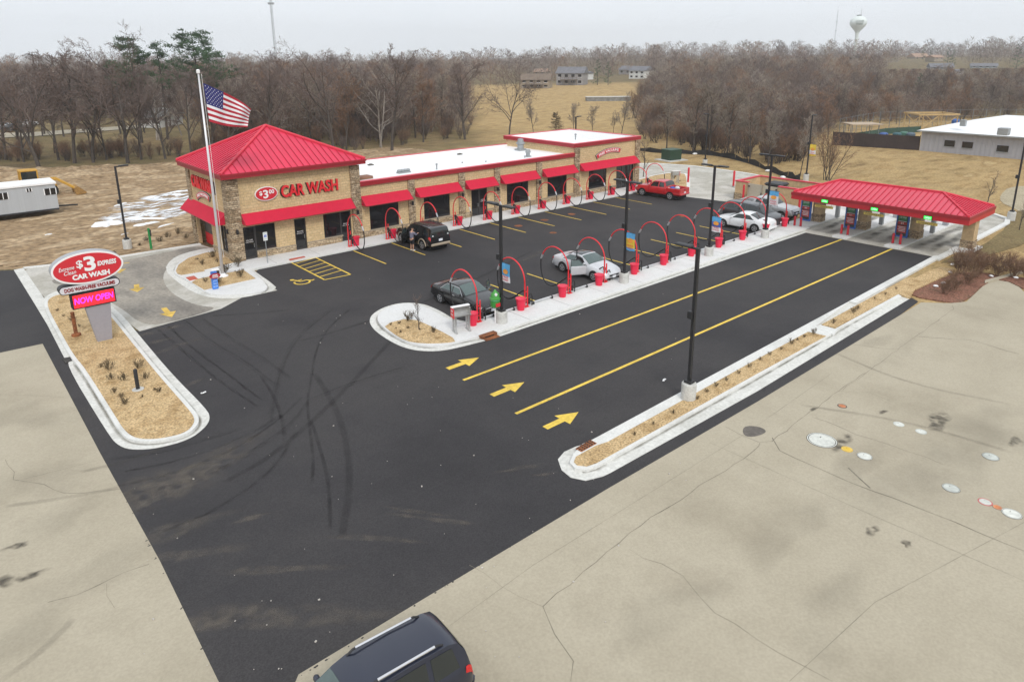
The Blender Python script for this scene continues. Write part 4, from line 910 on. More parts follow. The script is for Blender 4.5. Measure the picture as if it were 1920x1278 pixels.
o = mb.build('awning', M_AWN, bld); f = MB(); f.tube([(x-d, a, 2.72), (x-d, b, 2.72)], .03, 6); f.build('awning_frame', M_FASC, o)
# raised letters and sign discs
S = (1, 0, 0); U = (0, 0, 1)
mb = MB(); put_text(mb, 'CAR WASH', (22.1, Y0-.11, 4.68), S, U, .88, .12, width=4.45, bold=.028); lt = mb.build('wall_letters', M_LETR, bld)
mb = MB(); put_text(mb, 'CAR WASH', (22.06, Y0-.035, 4.66), S, U, .90, .06, width=4.53, bold=.036); mb.build('letter_backs', M_BLACK, lt)
mb = MB(); ellipse_disc(mb, (18.78, Y0-.06, 4.68), S, U, .82, .50, .12); sg = mb.build('price_sign', M_WHITE, bld)
mb = MB(); ellipse_disc(mb, (18.78, Y0-.125, 4.68), S, U, .77, .45, .02); mb.build('sign_face', M_SIGNR, sg)
mb = MB(); put_text(mb, '3', (18.72, Y0-.145, 4.66), S, U, .60, .02, width=.36, bold=.02); put_text(mb, '$', (18.37, Y0-.145, 4.74), S, U, .34, .02, width=.22, bold=.01); put_text(mb, '00', (19.15, Y0-.145, 4.80), S, U, .30, .02, width=.38, bold=.008); mb.build('sign_lettering', M_WHITE, sg)
L = (0, -1, 0)
mb = MB(); put_text(mb, 'CAR WASH', (X0-.10, 53.0, 5.08), L, U, .92, .12, width=4.7, bold=.028); lt = mb.build('wall_letters', M_LETR, bld)
mb = MB(); put_text(mb, 'CAR WASH', (X0-.035, 52.95, 5.06), L, U, .95, .06, width=4.78, bold=.036); mb.build('letter_backs', M_BLACK, lt)
def ribbon(c, ux, w, rise, h, text, tw):
    uxv = Vector(ux); nn = uxv.cross(Vector(U)); n = 18; arc = (w*w/8+rise*rise/2)/rise
    def band(hh, grow, off, t):
        pts = []
        for k in range(n+1): a = (-w/2-grow+(w+2*grow)*k/n)/arc; pts.append(((arc+hh/2)*math.sin(a), (arc+hh/2)*math.cos(a)-arc))
        for k in range(n, -1, -1): a = (-w/2-grow*.2+(w+.4*grow)*k/n)/arc; pts.append(((arc-hh/2)*math.sin(a), (arc-hh/2)*math.cos(a)-arc))
        m = MB(); frame_poly(m, pts, Vector(c)+nn*off, ux, U, t); return m
    s = band(h+.10, .1, .04, .08).build('ribbon_sign', M_BLACK, bld)
    band(h+.05, .03, .085, .015).build('ribbon_edge', M_WHITE, s); band(h, 0, .10, .015).build('ribbon_face', M_SIGNR, s)
    m = MB(); put_text(m, text, Vector(c)+nn*.115, ux, U, h*.62, .015, width=tw, arc=arc, bold=.006); m.build('sign_lettering', M_WHITE, s)
ribbon((X0-.002, 53.25, 4.27), (0, -1, .09), 2.9, .30, .36, 'FREE VACUUMS', 2.45)
ribbon((55.3, Y0-.002, 4.40), (1, 0, .10), 3.7, .34, .40, 'FREE VACUUMS', 3.1)
# things fixed on the roofs
def curb(px, py, z, sx, sy, h, m, name):
    x, y = g(px, py, z); mb = MB(); mb.bbox((x, y, z+h/2), (sx, sy, h), bev=.02); return mb.build(name, m, bld), x, y
curb(681, 335, 4.42, 1.3, 1.0, .22, mat('brown_curb', (.24, .12, .075), .8), 'roof_curb')
o, x, y = curb(757, 324, 4.42, 1.2, .5, .12, M_GREY, 'roof_vent')
mb = MB()
for k in range(4): mb.lathe((x-.45+k*.3, y, 4.54), [(.02, 0), (.17, .02), (.19, .12), (.12, .2), (.02, .22)], 10)
mb.build('vent_hood', M_GREY, o)
o, x, y = curb(976, 282, 4.42, .9, .9, .18, M_GREY, 'roof_fan')
mb = MB(); mb.lathe((x, y, 4.6), [(.34, 0), (.34, .5), (.48, .52), (.48, .62), (.36, .66), (.30, 1.0), (.18, 1.05)], 14); mb.build('fan_housing', M_GREY, o)
o, x, y = curb(990, 294, 4.42, .5, .5, .1, M_GREY, 'roof_fan'); mb = MB(); mb.lathe((x, y, 4.52), [(.2, 0), (.2, .3), (.28, .32), (.22, .6), (.1, .62)], 12); mb.build('fan_housing', M_GREY, o)
for px, py, z, h, r in ((819, 318, 4.42, .55, .06), (867, 306, 4.42, .12, .06), (911, 304, 4.42, .12, .06), (1079, 262, 4.6, .7, .08), (1120, 260, 4.6, .6, .08), (984, 296, 4.42, .2, .05)):
    x, y = g(px, py, z); mb = MB(); mb.lathe((x, y, z), [(r, 0), (r, h*.75), (r*1.7, h*.76), (r*1.7, h*.9), (r, h)], 10); mb.build('vent_pipe', M_GREY, bld)
for px, py in ((695, 310), (862, 290)):
    x, y = g(px, py, 4.42); mb = MB(); mb.bbox((x, y, 4.47), (.5, .35, .1), bev=.02); mb.bbox((x, y, 4.54), (.22, .2, .06)); mb.build('roof_hatch', mat('dark_hatch', (.12, .11, .09), .8), bld)

# ---------------------------------------------------------------- drive-through pay canopy
can = thing('pay_canopy', 'long low red hipped canopy roof on stone pillars over the pay lanes', 'canopy', (56.6, 20.7, 0))
cx0, cx1, cy0, cy1, cz = 53.85, 59.3, 14.45, 27.0, 2.62
K = [Vector((cx0, cy0, 3.2)), Vector((cx1, cy0, 3.2)), Vector((cx1, cy1, 3.2)), Vector((cx0, cy1, 3.2))]
rg0, rg1 = Vector((56.58, 17.05, 4.15)), Vector((56.58, 24.5, 4.15))
mb = MB(); mb.add([tuple(k) for k in K]+[tuple(rg0), tuple(rg1)], [(0, 1, 4), (1, 2, 5, 4), (2, 3, 5), (3, 0, 4, 5), (3, 2, 1, 0)])
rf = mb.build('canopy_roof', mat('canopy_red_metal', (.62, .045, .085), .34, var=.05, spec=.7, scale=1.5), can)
for q in ((K[3], K[0], rg1, rg0), (K[1], K[2], rg0, rg1), (K[0], K[1], rg0, rg0), (K[2], K[3], rg1, rg1)): mb = MB(); seams(mb, *q, .40); mb.build('standing_seams', M_REDSEAM, rf)
mb = MB(); up = Vector((0, 0, .04))
for a, b in ((K[0], rg0), (K[1], rg0), (K[2], rg1), (K[3], rg1), (rg0, rg1)): mb.tube([a+up, b+up], .08, 6)
mb.build('ridge_cap', M_CAP, rf)
mb = MB()
for q in ((cx0-.1, cx0+.05, cy0-.1, cy1+.1), (cx1-.05, cx1+.1, cy0-.1, cy1+.1), (cx0+.05, cx1-.05, cy0-.1, cy0+.05), (cx0+.05, cx1-.05, cy1-.05, cy1+.1)): mb.box(*q, cz, 3.19)
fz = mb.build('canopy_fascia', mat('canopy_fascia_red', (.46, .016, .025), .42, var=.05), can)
mb = MB()
for q in ((cx0-.13, cx0-.101, cy0-.13, cy1+.13, 2.96, 3.19), (cx0-.1, cx1+.13, cy0-.13, cy0-.101, 2.96, 3.19)): mb.box(*q)
mb.build('gutter', M_FASC, fz)
mb = MB(); mb.box(cx0+.06, cx1-.06, cy0+.06, cy1-.06, 2.72, 2.76); mb.build('soffit', mat('soffit_tan', (.5, .45, .36), .8), can)
PY = [27.05, 23.25, 19.3]
for y in PY:
    mb = MB(); mb.box(57.62, 58.5, y-.72, y-.02, .8, 2.72); p = mb.build('pillar', mat('pillar_block', (.45, .33, .19), .9, var=.2), can)
    mb = MB(); mb.box(57.58, 58.54, y-.76, y+.02, .15, .8); mb.build('stone_base', M_STONE, p)
mb = MB(); mb.box(57.4, 58.3, 14.9, 15.65, .75, 2.72); p = mb.build('pillar', MATS['pillar_block'], can); mb = MB(); mb.box(57.36, 58.34, 14.86, 15.69, .1, .75); mb.build('stone_base', M_STONE, p)
M_GREEN = mat('green_lamp', (.02, .5, .06), .5, emit=(.02, 1, .08), estr=.9)
for px, py in ((1547, 377), (1640, 392), (1740, 408)):
    X = cx0-.16; d = ray(px, py); k = X/d.x; y, z = d.y*k, CH+d.z*k
    mb = MB(); mb.box(X-.06, X+.03, y-.27, y+.27, z-.13, z+.13); o = mb.build('open_sign', M_BLACK, can)
    mb = MB(); mb.box(X-.07, X-.062, y-.25, y+.25, z-.11, z+.11); mb.build('sign_face', M_GREEN, o)
    mb = MB(); put_text(mb, 'OPEN', (X-.078, y, z), (0, -1, 0), U, .13, .01, width=.38, bold=.008); mb.build('sign_lettering', mat('green_lamp_core', (.3, .9, .4), .5, emit=(.4, 1, .5), estr=1.0), o)
# islands between the pay lanes
for i, y in enumerate((23.0, 19.1)):
    mb = MB(); mb.prism([(54.0, y+.55), (54.0, y-.55), (66, y-.55), (66.6, y), (66, y+.55)], 0, .16); o = struct(mb, 'pay_island_kerb', M_WALK)
mb = MB(); mb.prism([(54.2, 28.2), (54.2, 26.2), (66, 26.2), (66.6, 26.8), (66.4, 28.2)], 0, .158); struct(mb, 'pay_island_kerb', M_WALK)
mb = MB(); mb.prism([(56.1, 15.95), (58.9, 15.95), (58.9, 14.6), (56.6, 14.6)], 0, .18); struct(mb, 'pillar_pad', M_WALK)
# menu boards
M_BLUE = mat('menu_blue', (.05, .16, .55), .5, var=.1); M_MDK = mat('menu_dark', (.03, .05, .05), .5, var=.2); M_MGR = mat('menu_green', (.05, .22, .09), .5, var=.4, scale=14); M_MRD = mat('menu_red', (.48, .05, .05), .5, var=.35, scale=12)
for i, y in enumerate(PY):
    yc = y+.42; x = 57.35
    t = thing('menu_board', ['tall blue framed wash menu board at the left lane of the canopy', 'tall blue framed wash menu board between left and middle lanes', 'tall blue framed wash menu board between middle and right lanes'][i], 'menu board', (x, yc, .15), group='wash menu boards under the canopy')
    mb = MB(); mb.bbox((x, yc, 1.12), (.16, .92, 1.9), bev=.02); mb.build('cabinet', M_BLUE, t)
    mb = MB(); mb.box(x-.09, x-.081, yc-.36, yc+.36, .3, 2.02); mb.build('board_face', M_MDK, t)
    mb = MB(); mb.box(x-.096, x-.091, yc-.30, yc+.30, 1.5, 1.95); mb.build('green_panel', M_MGR, t)
    mb = MB(); mb.box(x-.096, x-.091, yc-.33, yc+.33, 1.18, 1.38); mb.box(x-.096, x-.091, yc-.33, yc+.33, .52, 1.10); mb.build('red_panel', M_MRD, t)
    mb = MB(); put_text(mb, 'CAR WASH', (x-.1, yc, 1.75), (0, -1, 0), U, .14, .004, width=.5); put_text(mb, '$3', (x-.1, yc, 1.28), (0, -1, 0), U, .14, .004, width=.2)
    for k in range(4): mb.box(x-.1, x-.097, yc-.27, yc+.27-.06*(k % 2), .98-.11*k, 1.02-.11*k)
    mb.box(x-.1, x-.097, yc-.3, yc+.3, 1.42, 1.455); mb.build('lettering', M_WHITE, t)
# pay terminals, gates, clearance bars, bollards
M_CLR = mat('bar_yellow', (.80, .62, .16), .5, var=.08)
for i, (y, lab) in enumerate(((26.2, 'left'), (22.5, 'middle'), (18.6, 'right'))):
    t = thing('pay_terminal', 'grey pay terminal on a post in the %s pay lane' % lab, 'pay terminal', (60.6, y, .15), group='pay terminals of the lanes')
    mb = MB(); mb.bbox((60.6, y, .75), (.35, .3, 1.2), bev=.03); mb.build('post', M_GREY, t); mb = MB(); mb.bbox((60.6, y, 1.6), (.5, .42, .6), bev=.05); mb.build('cabinet', M_STEEL, t)
    mb = MB(); mb.box(60.30, 60.345, y-.15, y+.15, 1.45, 1.75); mb.build('screen', M_GLASS, t)
    t = thing('gate_barrier', 'grey barrier gate with white arm beyond the %s pay terminal' % lab, 'barrier gate', (64.2, y+.2, .15), group='barrier gates of the lanes')
    mb = MB(); mb.bbox((64.2, y+.2, .7), (.4, .4, 1.1), bev=.04); mb.build('housing', mat('gate_grey', (.33, .33, .36), .5), t)
    mb = MB(); mb.bbox((64.2, y+.2, 1.28), (.5, .5, .06), bev=.02); mb.build('lid', M_WHITE, t)
    mb = MB(); mb.tube([(64.1, y+.05, 1.15), (64.1, y-.5, 1.42), (64.1, y-2.6, 1.42)], .045, 6); mb.build('arm', M_WHITE, t)
for px0, py0, px1, py1, lab in ((1528, 385, 1562, 390, 'left'), (1619.5, 399.5, 1657, 405, 'middle'), (1718, 415.5, 1758, 422, 'right')):
    X = 54.2; d = ray(px0, py0); k = X/d.x; a = (d.y*k, CH+d.z*k); d = ray(px1, py1); k = X/d.x; b = (d.y*k, CH+d.z*k)
    z = (a[1]+b[1])/2; yc = (a[0]+b[0])/2; wv = abs(a[0]-b[0])
    t = thing('clearance_bar', 'yellow clearance bar hanging over the %s pay lane' % lab, 'clearance bar', (X, yc, z), group='clearance bars under the canopy')
    mb = MB(); mb.bbox((X, yc, z), (.09, wv, .20), bev=.03); mb.build('bar', M_CLR, t)
    mb = MB(); put_text(mb, 'CLEARANCE 7\'-0"', (X-.05, yc, z), (0, -1, 0), U, .11, .006, width=wv*.8); mb.build('lettering', M_BLACK, t)
    mb = MB()
    for s in (-.4, .4): mb.tube([(X, yc+s*wv, z+.09), (X, yc+s*wv, 2.73)], .012, 4)
    mb.build('chain', M_GREY, t)
M_BOL = mat('bollard_red', (.56, .02, .035), .4, var=.06)
def bollard(x, y, h, r, label, z=.15, grp='short red bollards before the menu boards'):
    t = thing('bollard', label, 'bollard', (x, y, z), group=grp)
    mb = MB(); mb.lathe((x, y, z), [(r, 0), (r, h-r*.7), (r*.85, h-r*.3), (r*.5, h-.02), (.01, h)], 12); mb.build('sleeve', M_BOL, t, True, 40)
    mb = MB(); mb.cyl(x, y, z-.01, z+.03, r*1.35, n=12); mb.build('collar', M_GREY, t)
for (a, b), lab in zip(((27.2, 26.7), (23.3, 22.82), (19.42, 18.92)), ('left', 'middle', 'right')):
    bollard(55.0, a, .82, .09, 'red bollard, left one of the pair at the %s menu board' % lab); bollard(55.05, b, .82, .09, 'red bollard, right one of the pair at the %s menu board' % lab)
for px, py, h, lab in ((1290, 342, 1.7, 'tall red post at the end of the mulch bed by the red pickup'), (1375, 349, 1.7, 'tall red post at the far left corner of the bin enclosure')):
    x, y = g(px, py, .1); bollard(x, y, h, .11, lab, .1, 'tall red posts by the loop drive')
bollard(61.2, 35.75, 1.7, .1, 'tall red post left of the pale enclosure gate', .03, 'tall red posts by the loop drive')
bollard(61.2, 30.0, 1.7, .1, 'tall red post beside the left end of the canopy', .03, 'tall red posts by the loop drive')

# ---------------------------------------------------------------- bin enclosure behind the stalls
enc = thing('bin_enclosure', 'tan block bin enclosure with red coping and pale gates', 'enclosure', (61.6, 33, 0))
ex, ey0_, ey1_, eX, eh = 61.7, 29.9, 37.0, 66.2, 1.85
mb = MB()
for q in ((ex, ex+.25, 35.6, ey1_), (ex, ex+.25, ey0_, 32.5), (ex+.25, eX, ey1_-.25, ey1_), (eX-.25, eX, ey0_, ey1_-.25), (ex+.25, eX-.25, ey0_, ey0_+.25)): mb.box(*q, 0, eh)
mb.build('wall', mat('enclosure_block', (.54, .39, .22), .9, var=.16, scale=4), enc)
mb = MB()
for q in ((ex-.05, ex+.3, 35.6, ey1_+.05), (ex-.05, ex+.3, ey0_-.05, 32.5), (ex+.3, eX+.05, ey1_-.3, ey1_+.05), (eX-.3, eX+.05, ey0_-.05, ey1_-.3), (ex+.3, eX-.3, ey0_-.05, ey0_+.3)): mb.box(*q, eh, eh+.09)
mb.build('coping', M_CAP, enc)
mb = MB(); mb.box(ex-.06, ex-.001, 35.62, ey1_+.06, 0, .7); mb.box(ex-.06, ex+1.5, ey1_+.001, ey1_+.06, 0, .7); mb.build('stone_base', M_STONE2, enc)
M_GATE = mat('gate_tan', (.46, .42, .33), .6, var=.08)
for a, b in ((34.05, 35.58), (32.5, 34.0)):
    mb = MB(); mb.box(ex-.02, ex+.04, a, b, .15, 1.8); gt_ = mb.build('gate', M_GATE, enc)
    mb = MB()
    for y in (a, b): mb.tube([(ex-.05, y, .05), (ex-.05, y, 1.85)], .04, 6)
    mb.build('gate_frame', M_SILL, gt_); mb = MB(); mb.bbox((ex-.06, b-.12 if a > 34 else a+.12, 1.55), (.06, .14, .12)); mb.bbox((ex-.06, a+.1, .9), (.06, .06, .3)); mb.build('latch', M_BLACK, gt_)
t = thing('waste_bin', 'dark lidded waste bin behind the enclosure gates', 'waste bin', (63.6, 33.6, 0))
mb = MB(); mb.bbox((63.6, 33.6, .8), (1.8, 1.6, 1.5), bev=.06); mb.build('bin_body', mat('bin_green', (.03, .045, .035), .6), t); mb = MB(); mb.bbox((63.5, 33.6, 1.78), (1.9, 1.7, .3), bev=.12); mb.build('lid', M_BLACK, t)
# ================================================================ SITE FURNITURE
M_POST = mat('vac_red', (.68, .025, .035), .35, var=.05); M_HOSE = mat('black_hose', (.012, .012, .013), .55, var=.2); M_CUFF = mat('hose_cuff', (.55, .56, .58), .4, metal=.5, var=.05)
M_CAN = mat('can_red', (.70, .014, .055), .45, var=.07, spec=.5)
def vac_mesh(side):
    """side +1: arch reaches over +Y (island row), -1: towards -Y (building row); origin at the foot of the posts"""
    parts = {}
    s = side
    mb = MB()
    for dx in (-.10, .10): mb.tube([(dx, 0, 0), (dx, 0, 1.45 if dx < 0 else 1.2)], .045, 8)
    mb.box(-.16, .16, -.12, .12, 0, .03); mb.tube([(-.1, 0, .35), (.1, 0, .35)], .03, 6); mb.tube([(-.1, 0, .9), (.1, 0, .9)], .03, 6); parts['stanchion'] = (mb, M_POST)
    top = 2.72; A = []
    for k in range(21):
        a = math.pi*(1.0-k/20*.86); A.append((-.10, s*(1.18+1.18*math.cos(a))*1.0, 1.45+(1.22)*math.sin(a)*1.0 if k < 11 else 1.45+1.22*math.sin(a)*(1-.0*k)))
    mb = MB(); mb.tube(A, .042, 8); parts['arch'] = (mb, M_POST)
    e = Vector(A[-1]); d = (e-Vector(A[-2])).normalized()
    mb = MB(); mb.tube([e-d*.02, e+d*.26], .055, 8); mb.tube([e+d*.26, e+d*.34], [.055, .035], 8); parts['cuff'] = (mb, M_CUFF)
    p0 = e+d*.3; H = [p0]
    loop = [(p0.y+s*.04, 1.25), (p0.y-s*.02, .7), (p0.y-s*.30, .22), (p0.y-s*.75, .07), (p0.y-s*1.25, .22), (s*.55, .7), (s*.22, .95), (s*.12, .9)]
    pts = [(p0.y, p0.z)]+loop; pts = chaikin(pts, 3, False)
    mb = MB(); mb.tube([(-.10+.12*i/len(pts), q[0], q[1]) for i, q in enumerate(pts)], .040, 6); parts['hose'] = (mb, M_HOSE)
    mb = MB(); mb.bbox((.02, s*.1, .85), (.12, .16, .22), bev=.03); mb.tube([(.02, s*.1, .8), (.02, s*.1, .55)], .05, 8); parts['nozzle_holder'] = (mb, M_BLACK)
    mb = MB()
    q = [(.14, 0, .55), (.25, -s*.02, .72), (.36, -s*.03, .72), (.42, -s*.04, .55), (.42, -s*.04, .02)]
    mb.tube(q, .035, 6); mb.cyl(.2, -s*.02, .15, .5, .09, n=10); parts['vacuum_pipe'] = (mb, M_HOSE)
    return parts
def can_parts():
    mb = MB(); mb.lathe((0, 0, 0), [(.20, 0), (.27, .62), (.29, .62), (.29, .68), (.25, .68), (.22, .2), (.01, .19)], 16); return mb
def make_vac(side, label, grp):
    t = thing('vacuum_station', label, 'vacuum station', (0, 0, 0), group=grp, local=True)
    for k, (m, q) in vac_mesh(side).items(): m.build(k, q, t, k in ('arch', 'hose'))
    return t
# island row, eleven of them
names_i = ['beside the steel mat rack, first of the island row', 'right of the nearest light pole, second of the island row', 'between the black and the silver sedan', 'in front of the open silver sedan', 'right behind the second island light pole', 'sixth of the island row, between empty stalls', 'just left of the third island light pole', 'just right of the third island light pole', 'in front of the white coupe', 'behind the fourth island light pole', 'last of the island row, nearest the canopy']
v0 = None; c0 = None
for i in range(11):
    x = [21.75, 25.2, 28.72, 31.95, 35.1, 38.3, 41.6, 44.95, 48.2, 51.3, 54.6][i]
    lab = 'red arched vacuum station '+names_i[i]
    if v0 is None: v0 = make_vac(1, lab, 'arched vacuum stations on the island'); v0.location = (x, 27.78, .15)
    else: dup(v0, (x, 27.78, .15), label=lab)
    xc = [21.22, 24.65, 27.98, 31.2, 34.62, 37.75, 40.95, 44.4, 47.65, 51.1, 54.1][i]
    lab = 'red trash can '+names_i[i]
    if c0 is None:
        c0 = thing('trash_can', lab, 'trash can', (xc, 27.62, .15), group='red trash cans of the island row', local=True)
        can_parts().build('can', M_CAN, c0, True, 40); mb = MB(); mb.lathe((0, 0, 0), [(.285, .655), (.31, .66), (.31, .70), (.265, .70)], 16); mb.build('rim', M_CAN, c0)
    else: dup(c0, (xc, 27.62, .15), label=lab)
names_b = ['first of the row, before the tower', 'left of the black SUV', 'behind the black SUV roof', 'left of the office door', 'right of the office door', 'below the fourth long awning, fifth from the left', 'sixth from the left of the building row', 'below the narrow sixth awning', 'between the last narrow awning and the end block', 'before the window of the end block', 'before the glass doors of the end block', 'over the red pickup hood']
v1 = None; c1 = None
for i in range(12):
    x = 24.17+i*3.28; y = 46.5 if i < 11 else 46.9
    lab = 'red arched vacuum station by the building, '+names_b[i]
    if v1 is None: v1 = make_vac(-1, lab, 'arched vacuum stations along the building'); v1.location = (x, y, .13)
    else: dup(v1, (x, y, .13), label=lab)
    lab = 'red can along the building, '+names_b[i]
    if c1 is None: c1 = dup(c0, (x+.5, y-.05, .13), label=lab, group='red trash cans of the building row')
    else: dup(c1, (x+.5, y-.05, .13), label=lab)
# vacuum pipe run on the island kerb
mb = MB(); mb.tube([(22.0, 27.86, .26), (54.5, 27.86, .26)], .05, 8)
t = thing('vacuum_pipe', 'long pale vacuum pipe lying along the island kerb', 'pipe', (22, 27.9, .15)); mb.build('pipe_run', mat('galvanised', (.55, .56, .57), .45, metal=.3, var=.1), t)
mb = MB()
for i in range(22): mb = MB(); mb.bbox((22.8+i*1.5, 27.86, .23), (.08, .2, .16)); mb.build('pipe_clamp', M_BLACK, t)

# ---------------------------------------------------------------- light poles
def light_pole(x, y, h, heads, label, base='cyl', bh=.80, banner=None, rz=0.0, grp='black parking lot light poles'):
    t = thing('light_pole', label, 'light pole', (x, y, 0), group=grp)
    mb = MB()
    if base: mb.lathe((x, y, 0), [(.31, 0), (.31, bh-.04), (.28, bh)], 20); mb.build('concrete_base', M_CONCW, t, True, 30)
    mb = MB(); mb.bbox((x, y, bh+.06), (.34, .34, .12), bev=.02); mb.bbox((x, y, (bh+h)/2), (.13, .13, h-bh)); mb.build('pole', M_BLACK, t)
    for dx, dy in heads:
        v = Vector((dx, dy, 0)); L = v.length; u = v/L; an = math.atan2(u.y, u.x)
        mb = MB(); mb.bbox((x+u.x*(.25), y+u.y*.25, h-.04), (.4, .08, .08), an); mb.bbox((x+u.x*(L*.62), y+u.y*(L*.62), h+.0), (L*.75, .34, .10), an, bev=.04); mb.build('lamp_head', M_BLACK, t)
    mb = MB(); mb.bbox((x-.1, y+.1, h*.58), (.18, .22, .32), bev=.03); mb.build('fixture', M_BLACK, t)
    return t
DBL = [(0, 1.05), (0, -1.05)]
PX = [(22.61, 26.88), (32.76, 26.92), (41.95, 26.83), (49.52, 26.79)]
PL = ['with blue and orange banner beside the black sedan', 'with yellow banner beside the silver sedan', 'with blue banner left of the white coupe', 'with banner beside the dark minivan']
for (x, y), lab in zip(PX, PL): light_pole(x, y, 6.6, DBL, 'black twin-head light pole '+lab)
light_pole(*g(1290, 752), 6.65, [(0, 1.05)], 'nearest black light pole, single headed, in the mulch strip', bh=.86)
light_pole(11.45, 57.6, 6.35, [(.9, 0)], 'black light pole on the dirt lot left of the tower')
light_pole(78.3, 51.6, 6.7, [(-.9, 0)], 'black light pole beyond the loop drive near the green transformer')
light_pole(76.8, 37.2, 7.4, [(.9, 0)], 'black light pole by the bare bush behind the enclosure')
light_pole(70.8, 15.85, 6.6, [(.9, 0)], 'black light pole at the right edge of the picture, right of the canopy')
light_pole(64.8, 62.0, 6.5, [(.9, 0)], 'black light pole rising behind the end block roof')
def banner(pole, z, w, h, cols, label, side=1):
    x, y = pole; d = Vector((RX.x, RX.y, 0)).normalized() if side is None else Vector((0, -1, 0))*side
    a = Vector((x, y, z))+d*.08; t = thing('banner', label, 'banner', tuple(a), group='pole banners')
    nn = Vector((-1, 0, 0)); mb = MB(); N = 6
    vs = []; fs = []; mi = []
    for j in range(7):
        for i in range(5): vs.append(a+d*(w*i/4)+Vector((0, 0, -h*j/6))+nn*(.02*math.sin(i*1.4+j*.9)))
    for j in range(6):
        for i in range(4): fs.append((j*5+i, (j+1)*5+i, (j+1)*5+i+1, j*5+i+1))
    mb.add(vs, fs); mb.m = [min(len(cols)-1, j*len(cols)//6) for j in range(6) for i in range(4)]
    mb.build('cloth', cols, t)
    for q in (0, -h): mb = MB(); mb.tube([a-d*.05+Vector((0, 0, q)), a+d*(w+.03)+Vector((0, 0, q))], .015, 5); mb.build('rod', M_BLACK, t)
    mb = MB(); ux = d
    c = a+d*(w*.5)+nn*.05
    ellipse_disc(mb, c+Vector((0, 0, -h*.42)), ux, U, w*.3, h*.13, .01, 16); mb.build('emblem', mat('banner_orange', (.75, .32, .05), .6, var=.2), t)
    mb = MB(); put_text(mb, 'FREE', c+Vector((0, 0, -h*.70)), ux, U, .11, .005, width=w*.7); put_text(mb, 'WASH', c+Vector((0, 0, -h*.85)), ux, U, .11, .005, width=w*.7); mb.build('lettering', M_SIGNR, t)
B_SKY = mat('banner_blue', (.10, .38, .68), .6, var=.15); B_WHT = mat('banner_white', (.72, .72, .74), .6, var=.12); B_YEL = mat('banner_yellow', (.72, .52, .05), .6, var=.2); B_NAVY = mat('banner_navy', (.06, .12, .4), .6, var=.2)
banner(PX[0], 3.55, .62, 1.05, [B_SKY, B_SKY, B_WHT], 'blue and white banner on the light pole by the black sedan')
banner(PX[1], 3.45, .66, 1.15, [B_SKY, B_YEL, B_YEL, B_SKY], 'yellow banner with blue ends on the second island light pole')
banner(PX[2], 3.05, .72, 1.1, [B_SKY, B_NAVY, B_WHT], 'blue and white banner on the light pole left of the white coupe')
banner(PX[3], 3.9, .75, 1.15, [B_SKY, B_WHT, B_WHT], 'pale banner on the light pole beside the dark minivan')
banner((76.8, 37.2), 4.2, .7, 1.3, [B_YEL, B_YEL, B_WHT, B_YEL], 'yellow and white banner on the tall pole by the bare bush')

# ---------------------------------------------------------------- flagpole and flag
fx, fy = 14.31, 45.44; FH = 13.05
t = thing('flagpole', 'tall white flagpole in the mulch island before the tower', 'flagpole', (fx, fy, .14))
mb = MB(); mb.tube([(fx, fy, .15), (fx, fy, FH)], [.10, .05], 12); mb.build('pole', mat('pole_white', (.66, .66, .68), .35, metal=.2, var=.04), t, True)
mb = MB(); mb.lathe((fx, fy, .14), [(.34, 0), (.34, .05), (.2, .12), (.15, .2)], 16); mb.build('collar', M_WHITE, t)
mb = MB(); mb.lathe((fx, fy, FH), [(.05, 0), (.11, .05), (.11, .22), (.05, .27)], 12); mb.build('truck_cap', M_WHITE, t)
mb = MB(); mb.tube([(fx+.16, fy-.05, FH), (fx+.17, fy-.05, 1.4)], .012, 4); mb.build('halyard', M_WHITE, t)
def flag():
    Fr, Fb, Fw = mat('flag_red', (.40, .012, .03), .75, var=.05), mat('flag_blue', (.018, .02, .14), .75, var=.05), mat('flag_white', (.74, .74, .76), .75, var=.03)
    Y = fy-.05
    def wp(px, py): d = ray(px, py); k = Y/d.y; return Vector((d.x*k, Y, CH+d.z*k))
    c00, c01, c10, c11 = wp(381, 156), wp(392.5, 228), wp(474, 205), wp(462, 238)   # hoist top/bottom, fly top/bottom
    def P(u, v):
        a = c00.lerp(c01, v); b = c10.lerp(c11, v); q = a.lerp(b, u)
        q += Vector((0, 0, .16*math.sin(u*math.pi)*(.1-v*1.0)*.9+.10*math.sin(u*3.2)*(1-v)))
        q.y += .22*math.sin(u*7.5-v*2.2)*min(1, u*2)+.12*math.sin(u*13+v*3)*u
        return q
    NU, NV = 30, 26; vs = [P(i/NU, j/NV) for j in range(NV+1) for i in range(NU+1)]; fs = []; mi = []
    for j in range(NV):
        for i in range(NU):
            fs.append((j*(NU+1)+i, (j+1)*(NU+1)+i, (j+1)*(NU+1)+i+1, j*(NU+1)+i+1)); s = j//2
            mi.append(1 if i < NU*.4 and s < 7 else (0 if s % 2 == 0 else 2))
    mb = MB(); mb.add(vs, fs); mb.m = mi
    for r in range(9):
        for k in range(6 if r % 2 == 0 else 5):
            u = (.4/12)*(1+2*k if r % 2 == 0 else 2+2*k); v = (7/13)/10*(r+1)
            for off in (-.012, .012):
                pts = [P(u+.011*(1 if a % 2 == 0 else .42)*math.cos(a*math.pi/5), v+.021*(1 if a % 2 == 0 else .42)*math.sin(a*math.pi/5))+Vector((0, off, 0)) for a in range(10)]
                mb.add(pts, [tuple(range(10))], 2)
    tag(mb.build('flag', [Fr, Fb, Fw], smooth=False), 'stars and stripes flag flying from the white flagpole', 'flag')
flag()

